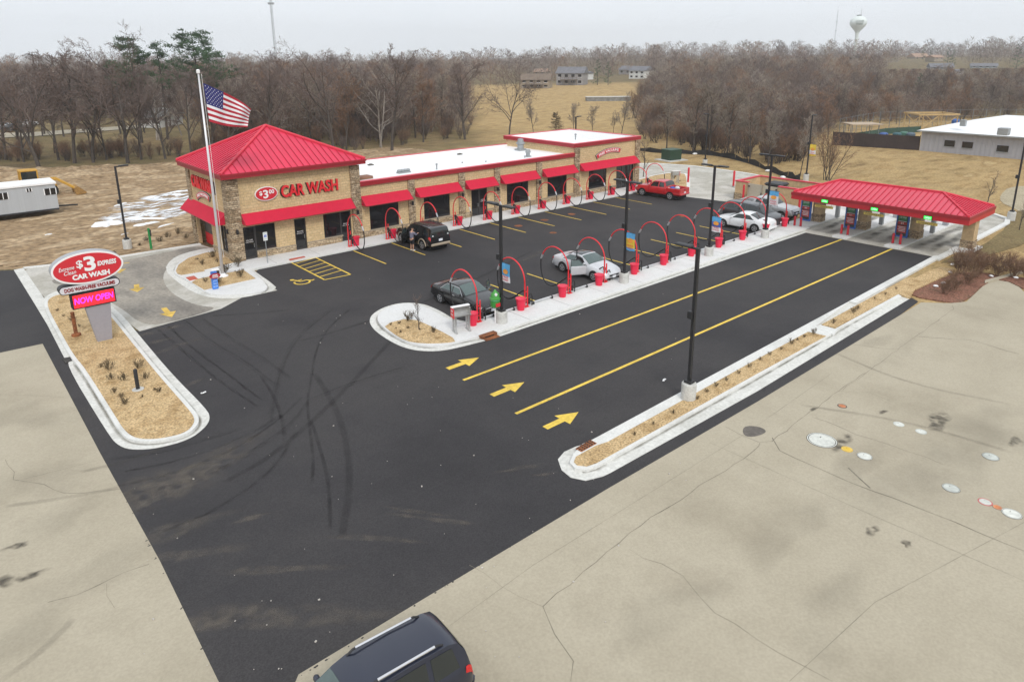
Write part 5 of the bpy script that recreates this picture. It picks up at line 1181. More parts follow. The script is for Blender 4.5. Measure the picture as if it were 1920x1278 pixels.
# ---------------------------------------------------------------- the oval roadside sign
sy = 38.7
t = thing('roadside_sign', 'red oval car wash sign over a lit message board on a grey pylon', 'sign', (5.98, sy, .15))
M_PYL = mat('pylon_grey', (.30, .285, .31), .55, var=.04); M_LED = mat('led_red', (.6, .02, .02), .5, emit=(1, .012, .03), estr=.85); M_LEDT = mat('led_pink', (.6, .05, .5), .5, emit=(1, .03, .75), estr=1.0)
mb = MB(); frame_poly(mb, [(-.32, .1), (.32, .1), (.52, 2.15), (-.62, 2.15)], (5.98, sy, 0), S, U, .42); mb.build('pylon', M_PYL, t)
mb = MB(); mb.lathe((5.0, sy+1.5, .15), [(.22, 0), (.22, .12), (.09, .16), (.09, 1.25), (.1, 1.3)], 10); mb.build('stub_post', M_RUST, t)
mb = MB(); mb.box(4.84, 6.76, sy-.28, sy+.28, 2.1, 2.86); o = mb.build('message_board', M_BLACK, t)
mb = MB(); mb.box(4.90, 6.70, sy-.295, sy-.281, 2.16, 2.80); mb.build('display', M_LED, o)
mb = MB(); put_text(mb, 'NOW OPEN', (5.8, sy-.305, 2.50), S, U, .32, .01, width=1.72, shear=.12, bold=.01); mb.build('lettering', M_LEDT, o)
def capsule(w, h, n=10): return [(w/2-h/2+h/2*math.cos(R(-90+180*k/n)), h/2*math.sin(R(-90+180*k/n))) for k in range(n+1)]+[(-w/2+h/2+h/2*math.cos(R(90+180*k/n)), h/2*math.sin(R(90+180*k/n))) for k in range(n+1)]
mb = MB(); frame_poly(mb, capsule(2.66, .42), (5.72, sy, 3.12), S, U, .5); o = mb.build('service_panel', M_BLACK, t)
mb = MB(); frame_poly(mb, capsule(2.58, .35), (5.72, sy-.255, 3.12), S, U, .02); mb.build('panel_face', mat('panel_white', (.62, .61, .64), .5, var=.03), o)
mb = MB(); put_text(mb, 'DOG WASH-FREE VACUUMS', (5.72, sy-.275, 3.12), S, U, .20, .01, width=2.2, bold=.012); mb.build('lettering', mat('maroon', (.24, .012, .015), .5), o)
mb = MB(); mb.box(5.45, 6.05, sy-.15, sy+.15, 2.86, 3.5); mb.build('neck', M_PYL, t)
mb = MB(); ellipse_disc(mb, (5.77, sy, 4.10), S, U, 1.56, .80, .56, 56); o = mb.build('oval_cabinet', mat('cabinet_grey', (.36, .37, .39), .5, var=.05), t)
mb = MB(); ellipse_disc(mb, (5.77, sy-.29, 4.10), S, U, 1.56, .80, .03, 56); mb.build('oval_rim', M_WHITE, o)
mb = MB(); ellipse_disc(mb, (5.77, sy-.31, 4.10), S, U, 1.47, .71, .03, 56); mb.build('oval_face', M_SIGNR, o)
yy = sy-.34
mb = MB(); put_text(mb, '3', (5.86, yy, 4.30), S, U, .74, .02, width=.50, bold=.03); put_text(mb, '$', (5.43, yy, 4.32), S, U, .44, .02, width=.28, bold=.012)
put_text(mb, 'EXPRESS', (6.60, yy, 4.22), S, U, .24, .02, width=.84, bold=.012, shear=.15); put_text(mb, 'CAR WASH', (5.85, yy, 3.72), S, U, .26, .02, width=1.62, bold=.018)
put_text(mb, 'Extreme', (4.86, yy, 4.22), (1, 0, .06), (-.06, 0, 1), .19, .02, width=.66, shear=.35); put_text(mb, 'Clean', (4.98, yy, 4.0), (1, 0, .06), (-.06, 0, 1), .19, .02, width=.52, shear=.35); mb.build('oval_lettering', M_WHITE, o)
# ---------------------------------------------------------------- small signs and posts
x, y = g(404, 541, .14)
t = thing('direction_sign', 'small blue directional sign with a red oval badge by the flagpole', 'sign', (x, y, .14))
mb = MB(); mb.bbox((x, y, .70), (.34, .22, 1.12), bev=.02); mb.build('cabinet', mat('sign_blue', (.05, .20, .62), .5, var=.25, scale=9), t)
mb = MB(); ellipse_disc(mb, (x+.02, y-.14, 1.0), S, U, .33, .17, .06, 28); o = mb.build('badge', mat('badge_maroon', (.36, .012, .02), .5), t)
mb = MB(); put_text(mb, 'FREE', (x+.02, y-.175, 1.05), S, U, .08, .01, width=.30, bold=.004); put_text(mb, 'VACUUMS', (x+.02, y-.175, .94), S, U, .08, .01, width=.36, bold=.004); mb.build('badge_lettering', M_WHITE, o)
mb = MB(); put_text(mb, 'DOG', (x, y-.115, .68), S, U, .1, .01, width=.22); put_text(mb, 'WASH', (x, y-.115, .5), S, U, .1, .01, width=.25); put_text(mb, 'ENTER', (x, y-.115, .32), S, U, .1, .01, width=.25); mb.build('lettering', mat('pale_blue', (.45, .6, .85), .5), t)
t = thing('ground_light', 'small black and white floodlight beside the flagpole', 'floodlight', (13.95, 45.6, .14))
mb = MB(); mb.bbox((13.93, 45.65, .62), (.5, .3, .12), bev=.03); mb.build('hood', M_WHITE, t); mb = MB(); mb.bbox((13.95, 45.62, .42), (.4, .26, .26), bev=.05); mb.tube([(13.95, 45.6, .14), (13.95, 45.6, .4)], .03, 6); mb.build('housing', M_BLACK, t)
x, y = 17.76, 46.5
t = thing('parking_sign', 'reserved parking sign on a grey post before the tower', 'sign', (x, y, .13), group=None)
mb = MB(); mb.tube([(x, y, .13), (x, y, 2.3)], .03, 8); mb.build('post', M_GREY, t); mb = MB(); mb.box(x-.15, x+.15, y-.05, y-.035, 1.75, 2.35); o = mb.build('panel', M_WHITE, t)
mb = MB(); mb.box(x-.085, x+.085, y-.057, y-.051, 1.98, 2.16); mb.build('wheelchair_field', mat('sign_access_blue', (.04, .14, .5), .5), o)
mb = MB(); mb.tube([(x-.01, y-.062, 2.13), (x, y-.062, 2.06), (x+.04, y-.062, 2.05)], .012, 5); mb.tube([(x+.045*math.cos(R(a)), y-.062, 2.03+.035*math.sin(R(a))) for a in range(140, 370, 25)], .007, 4); mb.build('wheelchair_mark', M_WHITE, o)
mb = MB(); put_text(mb, 'RESERVED', (x, y-.055, 2.27), S, U, .05, .004, width=.24); put_text(mb, 'PARKING', (x, y-.055, 1.85), S, U, .05, .004, width=.22); mb.build('lettering', mat('sign_green', (.02, .22, .1), .5), o)
x, y = g(259, 730, .16)
t = thing('bollard_post', 'black post standing in the mulch of the sign island', 'post', (x, y, .16)); mb = MB(); mb.lathe((x, y, .16), [(.08, .02), (.08, .92), (.06, .96), (.01, .97)], 12); mb.build('post', M_BLACK, t, True, 40); mb = MB(); mb.lathe((x, y, .14), [(.24, 0), (.24, .05), (.2, .07)], 14); mb.build('footing', M_CONCW, t)
x, y = g(284, 468)
t = thing('marker_post', 'slim green marker post on the dirt beside the exit drive', 'post', (x, y, 0)); mb = MB(); mb.bbox((x, y, .85), (.16, .1, 1.66), bev=.02); mb.build('post', mat('marker_green', (.01, .22, .05), .5), t); mb = MB(); mb.bbox((x+.09, y-.02, 1.3), (.1, .12, .5), bev=.02); mb.build('meter_box', M_BLACK, t)
# stainless mat rack with red panel
def mat_rack(x, y, rz, label):
    t = thing('mat_rack', label, 'mat cleaning rack', (x, y, .15), rz, local=True)
    mb = MB()
    for a in (-.38, .38):
        for b in (-.16, .16): mb.bbox((a, b, .45), (.09, .07, .9))
        mb.bbox((a, 0, .03), (.1, .62, .04)); mb.bbox((a, 0, .3), (.05, .3, .04))
    for z in (.22, .42): mb.bbox((0, .16, z), (.7, .04, .03))
    mb.build('frame', M_STEEL, t)
    mb = MB(); mb.bbox((0, .12, 1.12), (.94, .08, .44)); mb.bbox((0, -.05, .92), (.94, .42, .06)); mb.bbox((.44, -.02, 1.1), (.05, .36, .4)); mb.build('tray', M_STEEL, t)
    mb = MB(); mb.bbox((0, .1, 1.36), (1.02, .2, .05)); mb.build('top_rail', M_WHITE, t)
    mb = MB(); mb.bbox((-.49, -.02, 1.08), (.04, .4, .52)); o = mb.build('side_panel', M_LETR, t)
    mb = MB(); put_text(mb, 'MAT', (-.515, -.02, 1.2), (0, -1, 0), U, .09, .005, width=.22); put_text(mb, 'CLEAN', (-.515, -.02, 1.02), (0, -1, 0), U, .08, .005, width=.28); mb.build('lettering', M_WHITE, o)
    return t
mat_rack(20.25, 27.35, R(-14), 'stainless mat rack with red side panel on the island tip')
t = mat_rack(64.3, 46.1, R(160), 'second mat rack with red panel at the far mulch bed behind the red pickup')
# green dispenser
x, y = 22.35, 27.1
t = thing('air_dispenser', 'green domed dispenser with red label beside the nearest island pole', 'dispenser', (x, y, .15))
M_DG = mat('dispenser_green', (.03, .22, .035), .4, var=.12)
mb = MB(); mb.tube([(x, y, .15), (x, y, 1.05)], .045, 8); mb.build('stand', M_WHITE, t)
mb = MB(); mb.lathe((x, y, 1.02), [(.18, 0), (.26, .06), (.27, .42), (.25, .46)], 14); mb.build('body', M_DG, t, True, 40)
mb = MB(); mb.lathe((x, y, 1.49), [(.30, 0), (.30, .07), (.25, .1), (.22, .3), (.1, .42), (.04, .52)], 14); mb.build('dome', mat('dispenser_light_green', (.06, .30, .05), .4), t, True, 40)
mb = MB(); mb.lathe((x, y, 1.455), [(.275, 0), (.275, .035)], 14); mb.build('band', mat('band_teal', (.25, .6, .5), .4), t)
mb = MB(); ellipse_disc(mb, (x-.1, y-.2, 1.80), S, U, .08, .08, .05, 14); mb.build('gauge', M_WHITE, t)
mb = MB(); mb.bbox((x-.02, y-.265, 1.22), (.3, .03, .2)); o = mb.build('label_plate', M_SIGNR, t)
# utility transformer
x, y = 79.2, 57.6
t = thing('transformer', 'dark green utility transformer box on a concrete pad', 'transformer', (x, y, 0))
mb = MB(); mb.bbox((x, y, .06), (3.4, 3.0, .12), R(-10)); mb.build('pad', M_CONCW, t)
mb = MB(); mb.bbox((x, y, .8), (2.1, 1.8, 1.36), R(-10), bev=.04); mb.build('cabinet', mat('transformer_green', (.018, .05, .03), .5), t); mb = MB(); mb.bbox((x, y, 1.51), (2.2, 1.9, .07), R(-10), bev=.02); mb.build('lid', mat('transformer_lid', (.03, .08, .05), .5), t)
# ================================================================ VEHICLES
M_TYRE = mat('tyre', (.014, .014, .015), .85, var=.2); M_RIM = mat('rim_alloy', (.50, .51, .53), .35, metal=.7, var=.05); M_CGL = mat('car_glass', (.015, .02, .021), .05, var=.1, spec=.8)
M_CGLT = mat('car_glass_green', (.07, .105, .10), .05, var=.1, spec=.9); M_LAMP = mat('headlamp', (.66, .68, .70), .15, var=.05, spec=.8); M_TAIL = mat('tail_lamp', (.5, .01, .012), .2, var=.1, spec=.8)
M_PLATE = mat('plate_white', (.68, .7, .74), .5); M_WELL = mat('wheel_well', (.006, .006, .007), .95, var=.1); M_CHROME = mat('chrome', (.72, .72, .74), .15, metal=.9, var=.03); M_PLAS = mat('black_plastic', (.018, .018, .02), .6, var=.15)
def paint(name, c, metal=.0, rough=.32): return mat(name, c, rough, metal=metal, var=.03, spec=.6, coat=.6)
SEDAN = dict(L=4.84, W=1.84, wb=2.79, r=.33, front=.94, st=[  # s (0 rear..1 front), low, belt, top, half width
    (0, .40, .70, .74, .70), (.012, .30, .84, .90, .80), (.05, .24, .93, 1.02, .875), (.15, .21, .95, 1.07, .91), (.185, .2, .95, 1.09, .915), (.27, .2, .95, 1.30, .92), (.35, .2, .95, 1.42, .92), (.44, .2, .94, 1.465, .92), (.53, .2, .93, 1.45, .92), (.62, .2, .92, 1.26, .92), (.705, .2, .91, 1.02, .92), (.80, .2, .86, .96, .915), (.90, .21, .78, .87, .89), (.96, .24, .69, .77, .83), (.988, .28, .58, .65, .74), (1, .33, .48, .54, .66)],
    ws=(.545, .70), rw=(.19, .34), sw=[((.235, .455), (.33, .452)), ((.468, .655), (.468, .565))])
COUPE = dict(SEDAN, st=[(s, a, b, c-(.03 if .2 < s < .7 else 0), w) for s, a, b, c, w in SEDAN['st']], sw=[((.25, .42), (.34, .42)), ((.43, .66), (.43, .57))])
SUV = dict(L=4.75, W=1.88, wb=2.84, r=.38, front=.93, st=[
    (0, .50, .70, .74, .84), (.012, .42, 1.02, 1.10, .88), (.03, .36, 1.10, 1.45, .90), (.06, .34, 1.10, 1.66, .915), (.11, .33, 1.10, 1.74, .93), (.3, .32, 1.09, 1.78, .94), (.5, .32, 1.07, 1.77, .94), (.565, .32, 1.06, 1.68, .94), (.64, .32, 1.05, 1.38, .94), (.715, .32, 1.04, 1.13, .935), (.82, .32, .99, 1.08, .93), (.92, .34, .92, 1.0, .91), (.975, .37, .80, .87, .86), (.993, .40, .66, .72, .80), (1, .45, .58, .62, .76)],
    ws=(.575, .705), rw=(.014, .052), sw=[((.075, .21), (.095, .21)), ((.235, .41), (.235, .41)), ((.43, .635), (.43, .575))])
BOXY = dict(SUV, L=4.85, tap=(.94, .13), st=[(0, .50, .72, .76, .86), (.008, .42, 1.06, 1.13, .90), (.018, .36, 1.14, 1.55, .915), (.03, .34, 1.14, 1.76, .925), (.06, .33, 1.14, 1.82, .935), (.3, .32, 1.13, 1.85, .94), (.5, .32, 1.11, 1.84, .94), (.575, .32, 1.10, 1.74, .94), (.64, .32, 1.09, 1.40, .94), (.70, .32, 1.08, 1.18, .935), (.82, .32, 1.05, 1.14, .93), (.93, .34, 1.00, 1.08, .92), (.98, .37, .86, .93, .88), (.994, .40, .68, .74, .82), (1, .45, .58, .62, .78)], ws=(.585, .695), rw=(.010, .028), sw=[((.045, .20), (.055, .20)), ((.225, .40), (.225, .40)), ((.42, .635), (.42, .585))])
VAN = dict(SUV, L=5.1, W=1.95, r=.33, st=[(s, a-.1, b, c, w+.02) for s, a, b, c, w in SUV['st'][:6]]+[(.55, .22, 1.04, 1.74, .96), (.62, .22, 1.03, 1.64, .96), (.72, .22, 1.02, 1.32, .955), (.80, .22, .98, 1.1, .95), (.88, .23, .92, 1.02, .94), (.95, .25, .82, .90, .90), (.985, .28, .68, .75, .82), (1, .34, .54, .60, .74)], ws=(.62, .79), sw=[((.075, .21), (.095, .21)), ((.235, .41), (.235, .41)), ((.43, .69), (.43, .61))])
PICK = dict(tap=(.93, .15), L=5.35, W=1.9, wb=3.26, r=.385, front=.94, st=[
    (0, .55, .62, .66, .88), (.008, .50, .80, .82, .90), (.03, .45, .82, .83, .93), (.30, .40, .82, .83, .94), (.305, .40, 1.14, 1.22, .94), (.325, .40, 1.14, 1.60, .94), (.36, .40, 1.13, 1.75, .94), (.46, .40, 1.12, 1.79, .94), (.57, .40, 1.11, 1.76, .94), (.65, .40, 1.10, 1.45, .94), (.705, .40, 1.10, 1.20, .94), (.80, .40, 1.08, 1.17, .935), (.92, .42, 1.04, 1.12, .92), (.975, .45, .94, 1.0, .87), (.993, .48, .76, .82, .82), (1, .52, .64, .68, .78)],
    ws=(.585, .695), rw=(.309, .355), sw=[((.345, .455), (.365, .455)), ((.475, .66), (.475, .60))])
def car_surface(sp):
    L = sp['L']; st = sp['st']
    def ring(s):
        s = max(0, min(1, s))
        for a, b in zip(st, st[1:]):
            if a[0] <= s <= b[0]: break
        k = (s-a[0])/(b[0]-a[0]); k2 = k
        lo, be, to, w = (a[i]+(b[i]-a[i])*k2 for i in (1, 2, 3, 4))
        c = min(1, max(0, (to-be-.11)/.5)); wr = w*(sp.get('tap', (.90, .22))[0]-sp.get('tap', (.90, .22))[1]*c)
        return [(0, lo), (w*.82, lo), (w*.96, lo+.10), (w, lo+(be-lo)*.45), (w*.985, be-.07), (w*.945, be), (wr, to-.035-.02*c), (wr*.62, to-.008), (0, to)]
    def P(s, t, sgn=1):
        r = ring(s); i = min(7, int(t)); f = t-i
        return Vector(((s-.5)*L, sgn*(r[i][0]+(r[i+1][0]-r[i][0])*f), r[i][1]+(r[i+1][1]-r[i][1])*f))
    return ring, P
def car(name, label, cat, sp, pos, rz, body, glass=M_CGL, group=None, rails=None, roof=None, rim=None, open_doors=(), chrome=False, skip_rw=False, trim=None, plate=('front',), spoiler=False):
    ring, P = car_surface(sp); L = sp['L']; t = thing(name, label, cat, (pos[0], pos[1], .022), rz, group, local=True)
    ss = []
    for a, b in zip(sp['st'], sp['st'][1:]):
        n = max(1, int((b[0]-a[0])/.03)); ss += [a[0]+(b[0]-a[0])*k/n for k in range(n)]
    ss.append(1.0)
    vs = []; N = 16
    for s in ss:
        r = ring(s); x = (s-.5)*L; full = r+[(-y, z) for y, z in reversed(r[1:-1])]; vs += [(x, y, z) for y, z in full]
    fs = [(i*N+k, (i+1)*N+k, (i+1)*N+(k+1) % N, i*N+(k+1) % N) for i in range(len(ss)-1) for k in range(N)]
    fs += [tuple(range(N)), tuple(reversed(range((len(ss)-1)*N, len(ss)*N)))]
    fs = [tuple(reversed(f)) for f in fs]
    mb = MB(); mb.add(vs, fs); bodyo = mb.build('body', body, t, True, 38)
    def patch(corners, sgn, off, nx=6, nt=3):           # corners (s,t): bottom-rear, bottom-front, top-front, top-rear
        g_ = []
        for j in range(nt+1):
            for i in range(nx+1):
                u, v = i/nx, j/nt
                s = (corners[0][0]*(1-u)+corners[1][0]*u)*(1-v)+(corners[3][0]*(1-u)+corners[2][0]*u)*v
                tt = (corners[0][1]*(1-u)+corners[1][1]*u)*(1-v)+(corners[3][1]*(1-u)+corners[2][1]*u)*v
                p = P(s, tt, sgn); d1 = P(s+.004, tt, sgn)-P(s-.004, tt, sgn); d2 = P(s, min(8, tt+.05), sgn)-P(s, max(0, tt-.05), sgn); n = d1.cross(d2)
                n = n.normalized() if n.length > 1e-9 else Vector((0, sgn, 0))
                if n.y*sgn < -.2 or (abs(n.y) < .2 and n.z < 0): n = -n
                g_.append(p+n*off)
        return g_, [(j*(nx+1)+i, j*(nx+1)+i+1, (j+1)*(nx+1)+i+1, (j+1)*(nx+1)+i) for j in range(nt) for i in range(nx)]
    def top_patch(s0, s1, t0, off, m, nm):
        mb = MB()
        for sg in (1, -1): mb.add(*patch([(s0, t0), (s1, t0), (s1, 7.999), (s0, 7.999)], sg, off, 5, 5))
        return mb.build(nm, m, t, True)
    top_patch(sp['ws'][0], sp['ws'][1], 6.08, .012, glass, 'windshield')
    if not skip_rw: top_patch(sp['rw'][0], sp['rw'][1], 6.15, .012, M_CGL, 'rear_window')
    if roof: top_patch(sp['rw'][1]+.03, sp['ws'][0]-.02, 6.3, .01, roof, 'roof_panel')
    for sg in (1, -1):
        for (b0, b1), (t0, t1) in sp['sw']:
            mb = MB(); mb.add(*patch([(b0, 5.10), (b1, 5.10), (t1, 5.86), (t0, 5.86)], sg, .011)); mb.build('side_window', M_CGL if name == 'navy_suv' else glass, t, True)
        if chrome:
            a = sp['sw'][0]; z = sp['sw'][-1]; mb = MB(); q = [P(a[0][0], 5.05, sg), P(a[1][0], 5.93, sg), P(z[1][1], 5.93, sg), P(z[0][1], 5.05, sg)]
            mb.tube([p+Vector((0, sg*.012, 0)) for p in q], .014, 5); mb.build('window_trim', M_CHROME, t)
    # wheels: front axle at 'front' minus overhang
    xf = L/2-(L-sp['wb'])*.46; xr = xf-sp['wb']; r = sp['r']
    for x in (xf, xr):
        w = max(q[0] for q in ring(x/L+.5))
        for sg in (1, -1):
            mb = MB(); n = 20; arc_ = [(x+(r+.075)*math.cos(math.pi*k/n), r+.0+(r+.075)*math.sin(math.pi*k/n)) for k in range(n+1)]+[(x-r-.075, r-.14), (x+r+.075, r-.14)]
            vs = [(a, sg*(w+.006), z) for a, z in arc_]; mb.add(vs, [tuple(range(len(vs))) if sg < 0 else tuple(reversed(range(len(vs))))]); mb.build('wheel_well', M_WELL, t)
            if trim:
                mb = MB(); mb.tube([(x+(r+.10)*math.cos(math.pi*k/12), sg*(w+.01), r+(r+.10)*math.sin(math.pi*k/12)) for k in range(13)], .045, 6); mb.build('arch_trim', trim, t)
            mb = MB(); y0, y1 = sg*(w-.20), sg*(w+.015)
            prof = [(r*.80, y0), (r*.97, y0), (r, y0+sg*.03), (r, y1-sg*.03), (r*.96, y1), (r*.66, y1+sg*.004)]
            k = 24; vs = [(x+q*math.cos(2*math.pi*i/k), y, r+q*math.sin(2*math.pi*i/k)) for q, y in prof for i in range(k)]
            mb.add(vs, [(a*k+i, a*k+(i+1) % k, (a+1)*k+(i+1) % k, (a+1)*k+i) for a in range(len(prof)-1) for i in range(k)]+[tuple(range(5*k, 6*k))]); wh = mb.build('wheel', M_TYRE, t)
            mb = MB(); yo = y1+sg*.012
            for i in range(5):
                a = 2*math.pi*i/5+.3; da = .26; R1 = r*.64
                pts = [(x+r*.10*math.cos(a-.9), r+r*.10*math.sin(a-.9)), (x+R1*math.cos(a-da), r+R1*math.sin(a-da)), (x+R1*math.cos(a+da), r+R1*math.sin(a+da)), (x+r*.10*math.cos(a+.9), r+r*.10*math.sin(a+.9))]
                mb.add([(p, yo, z) for p, z in pts], [(0, 1, 2, 3)])
            ringp = [(x+q*math.cos(2*math.pi*i/k), yo+sg*.002, r+q*math.sin(2*math.pi*i/k)) for q in (r*.56, r*.68) for i in range(k)]
            mb.add(ringp, [(i, (i+1) % k, k+(i+1) % k, k+i) for i in range(k)]); mb.add([(x+r*.16*math.cos(2*math.pi*i/10), yo+sg*.004, r+r*.16*math.sin(2*math.pi*i/10)) for i in range(10)], [tuple(range(10))])
            mb.build('rim', rim or M_RIM, wh)
    # lamps, grille, plates, mirrors, handles
    for sg in (1, -1):
        mb = MB(); mb.add(*patch([(.925, 4.0), (.985, 3.6), (.982, 4.9), (.925, 5.0)], sg, .012)); mb.build('headlight', M_LAMP, t, True)
        mb = MB(); hi = sp['st'][3][2] > 1.05
        mb.add(*patch([(.006, 3.6), (.05, 3.8), (.045, 4.95), (.008, 4.95)], sg, .014)); mb.build('taillight', M_TAIL, t, True)
        s0 = sp['sw'][-1][0][1]-.02; p = P(s0, 5.1, sg); mb = MB(); mb.bbox((p.x, p.y+sg*.11, p.z+.06), (.12, .20, .15), bev=.04); mb.bbox((p.x, p.y+sg*.02, p.z), (.08, .12, .05)); mb.build('mirror', body, t)
        for (b0, b1), _ in sp['sw'][-2:]: p = P(b0+.03, 4.3, sg); mb = MB(); mb.bbox((p.x, p.y+sg*.012, p.z-.05), (.2, .03, .03)); mb.build('door_handle', M_CHROME if chrome else body, t)
        edges = [sp['sw'][-1][0][1]+.015, (sp['sw'][-2][0][1]+sp['sw'][-1][0][0])/2, sp['sw'][-2][0][0]-.01]
        for e in edges: mb = MB(); mb.add(*patch([(e-.0012, 2.2), (e+.0012, 2.2), (e+.0012, 4.95), (e-.0012, 4.95)], sg, .005, 1, 6)); mb.build('door_seam', M_WELL, t)
    nz = sp['st'][-3]; mb = MB(); mb.bbox((L/2-.015, 0, (nz[2]+nz[1])/2+.02), (.05, nz[4]*1.1, .14), bev=.02); gr = mb.build('grille', M_PLAS, t)
    if chrome: mb = MB(); mb.bbox((L/2-.01, 0, (nz[2]+nz[1])/2+.10), (.06, nz[4]*1.2, .025)); mb.build('grille_bar', M_CHROME, gr)
    mb = MB(); mb.bbox((L/2-.04, 0, nz[1]+.10), (.10, nz[4]*1.5, .12), bev=.03); mb.build('front_bumper', M_PLAS if trim is None else trim, t)
    if 'front' in plate: mb = MB(); mb.bbox((L/2+.012, 0, (nz[2]+nz[1])/2-.06), (.015, .31, .16)); mb.build('plate', M_PLATE, t)
    zb = sp['st'][1]; mb = MB(); mb.bbox((-L/2-.005, 0, zb[1]+.12), (.14, zb[4]*1.9, .2), bev=.05); mb.build('rear_bumper', trim or body, t)
    mb = MB(); mb.bbox((-L/2-.02, 0, (zb[1]+zb[2])/2+.13), (.03, .32, .16)); mb.build('plate', M_PLATE, t)
    mb = MB(); mb.box(-L/2+.25, L/2-.25, -.75, .75, .16, sp['st'][6][1]+.04); mb.build('underbody', M_WELL, t)
    if rails:
        for sg in (1, -1):
            p0 = P(.13, 6.3, sg); p1 = P(.50, 6.3, sg); mb = MB(); mb.tube([p0, p0+Vector((.14, 0, .07)), p1+Vector((-.14, 0, .075)), p1], .026, 8); mb.build('roof_rail', M_PLAS, t)
            mb = MB(); mb.tube([p0+Vector((.2, 0, .078)), p1+Vector((-.2, 0, .083))], .030, 8); mb.build('rail_bar', rails, t)
    if spoiler: mb = MB(); p = P(.04, 8); mb.bbox((p.x+.03, 0, p.z+.05), (.16, 1.35, .04), bev=.015); mb.build('spoiler', body, t)
    for sg, s0, s1, ang in open_doors:                  # hinged at s1 (front edge), swung outwards
        mb = MB(); mb.add(*patch([(s0, 2.3), (s1, 2.3), (s1-.01, 5.05), (s0, 5.05)], sg, .007)); mb.add(*patch([(s0, 5.05), (s1-.005, 5.05), (s1-.085, 5.85), (s0, 5.85)], sg, .016)); mb.build('door_opening', M_WELL, t)
        h = P(s1, 3, sg); A = Matrix.Rotation(-sg*ang, 3, 'Z')
        Ld = (s1-s0)*L; zl, zb_ = P(s1, 2.2)[2], P(s1, 5.0)[2]
        def tr(m): m.v = [tuple(A @ (Vector(v)-Vector((h.x, h.y, 0)))+Vector((h.x, h.y, 0))) for v in m.v]; return m
        mb = MB(); mb.bbox((h.x-Ld/2, h.y-sg*.04, (zl+zb_)/2), (Ld, .10, zb_-zl), bev=.03); d = tr(mb).build('open_door', body, t)
        mb = MB(); mb.tube([(h.x-Ld+.03, h.y-sg*.06, zb_), (h.x-Ld+.05, h.y-sg*.16, zb_+.40), (h.x-Ld*.45, h.y-sg*.17, zb_+.42), (h.x-.06, h.y-sg*.06, zb_)], .025, 6); tr(mb).build('window_frame', M_PLAS, d)
        mb = MB(); q = [(h.x-Ld+.05, h.y-sg*.07, zb_), (h.x-.1, h.y-sg*.07, zb_), (h.x-Ld*.45, h.y-sg*.16, zb_+.39), (h.x-Ld+.07, h.y-sg*.15, zb_+.37)]; mb.add(q, [(0, 1, 2, 3)]); tr(mb).build('window', M_CGLT, d)
        mb = MB(); mb.bbox((h.x-Ld*.5, h.y-sg*.10, (zl+zb_)/2+.05), (Ld*.7, .03, .3), bev=.01); tr(mb).build('inner_panel', M_PLAS, d)
    return t
DN_ = R(-90)
P_SILV = paint('silver_paint', (.62, .63, .65), .3, .3); P_BLK = paint('black_paint', (.007, .007, .008), .0, .25); P_WHT = paint('white_paint', (.78, .79, .80), 0, .3); P_DGR = paint('dark_grey_paint', (.035, .037, .042), .2, .28)
P_RED = paint('red_paint', (.52, .010, .016), .1, .3); P_NAVY = paint('navy_paint', (.022, .027, .048), .35, .3); P_TAUPE = mat('beige_trim', (.33, .27, .20), .5, var=.08)
x, y = 31.72, 30.05
car('silver_sedan', 'silver sedan with a dark glass roof and both front doors open', 'car', SEDAN, (x+.92, y), DN_, P_SILV, M_CGLT, roof=M_CGL, open_doors=((-1, .462, .675, R(62)), (1, .462, .675, R(48))), chrome=True)
car('black_sedan', 'black sedan parked at the island tip with its far door open', 'car', SEDAN, (22.1+.92, 30.55), R(-89), P_BLK, M_CGLT, open_doors=((1, .462, .675, R(52)),), chrome=True, spoiler=False)
car('white_coupe', 'white coupe parked tail first against the island', 'car', COUPE, (50.72+.9, 29.85), R(95), P_WHT, M_CGL)
car('dark_minivan', 'dark grey minivan between the white coupe and the silver pickup', 'minivan', VAN, (53.75+.15, 30.35), R(-91), P_DGR, M_CGL)
car('silver_pickup', 'silver pickup nearest the canopy, behind the dark minivan', 'pickup truck', PICK, (57.3, 30.95), R(-89), paint('pickup_silver', (.50, .51, .52), .4, .3), M_CGL)
def bed_sides(t, sp, m, load=True):
    L = sp['L']; x0, x1 = -L/2+.03, (.305-.5)*L
    for sg in (1, -1): mb = MB(); mb.bbox(((x0+x1)/2, sg*.88, .98), (x1-x0, .12, .42), bev=.04); mb.build('bed_side', m, t)
    mb = MB(); mb.bbox((x0+.04, 0, .97), (.09, 1.66, .44), bev=.03); tg = mb.build('tailgate', m, t); mb = MB(); mb.bbox((x0-.01, 0, 1.06), (.02, .3, .08)); mb.build('handle', M_PLAS, tg)
    mb = MB(); mb.box(x0+.1, x1-.02, -.81, .81, .835, .86); mb.build('bed_liner', M_PLAS, t)
for o in bpy.data.objects:
    if o.name == 'silver_pickup': bed_sides(o, PICK, MATS['pickup_silver'])
t = car('red_pickup', 'red crew cab pickup parked nose in at the last stall by the building', 'pickup truck', PICK, (56.45+.93, 42.72), R(95), P_RED, M_CGL); bed_sides(t, PICK, P_RED)
rr = random.Random(4); A = t.matrix_basis
for i, (c, lab) in enumerate((((.6, .6, .62), 'white bag lying in the red pickup bed'), ((.05, .10, .4), 'blue bag lying in the red pickup bed'), ((.55, .35, .3), 'pinkish box lying in the red pickup bed'))):
    mb = MB(); c0 = Matrix.Translation((57.38, 42.72, 0)) @ Matrix.Rotation(R(95), 4, 'Z') @ Vector((-1.55+.32*i, -.45+.42*i, 1.05)); mb.bbox(tuple(c0), (.45, .5, .32), .3*i, bev=.12); tag(mb.build('cargo_bag' if i < 2 else 'cargo_box', mat('cargo%d' % i, c, .7)), lab, 'bag' if i < 2 else 'box')
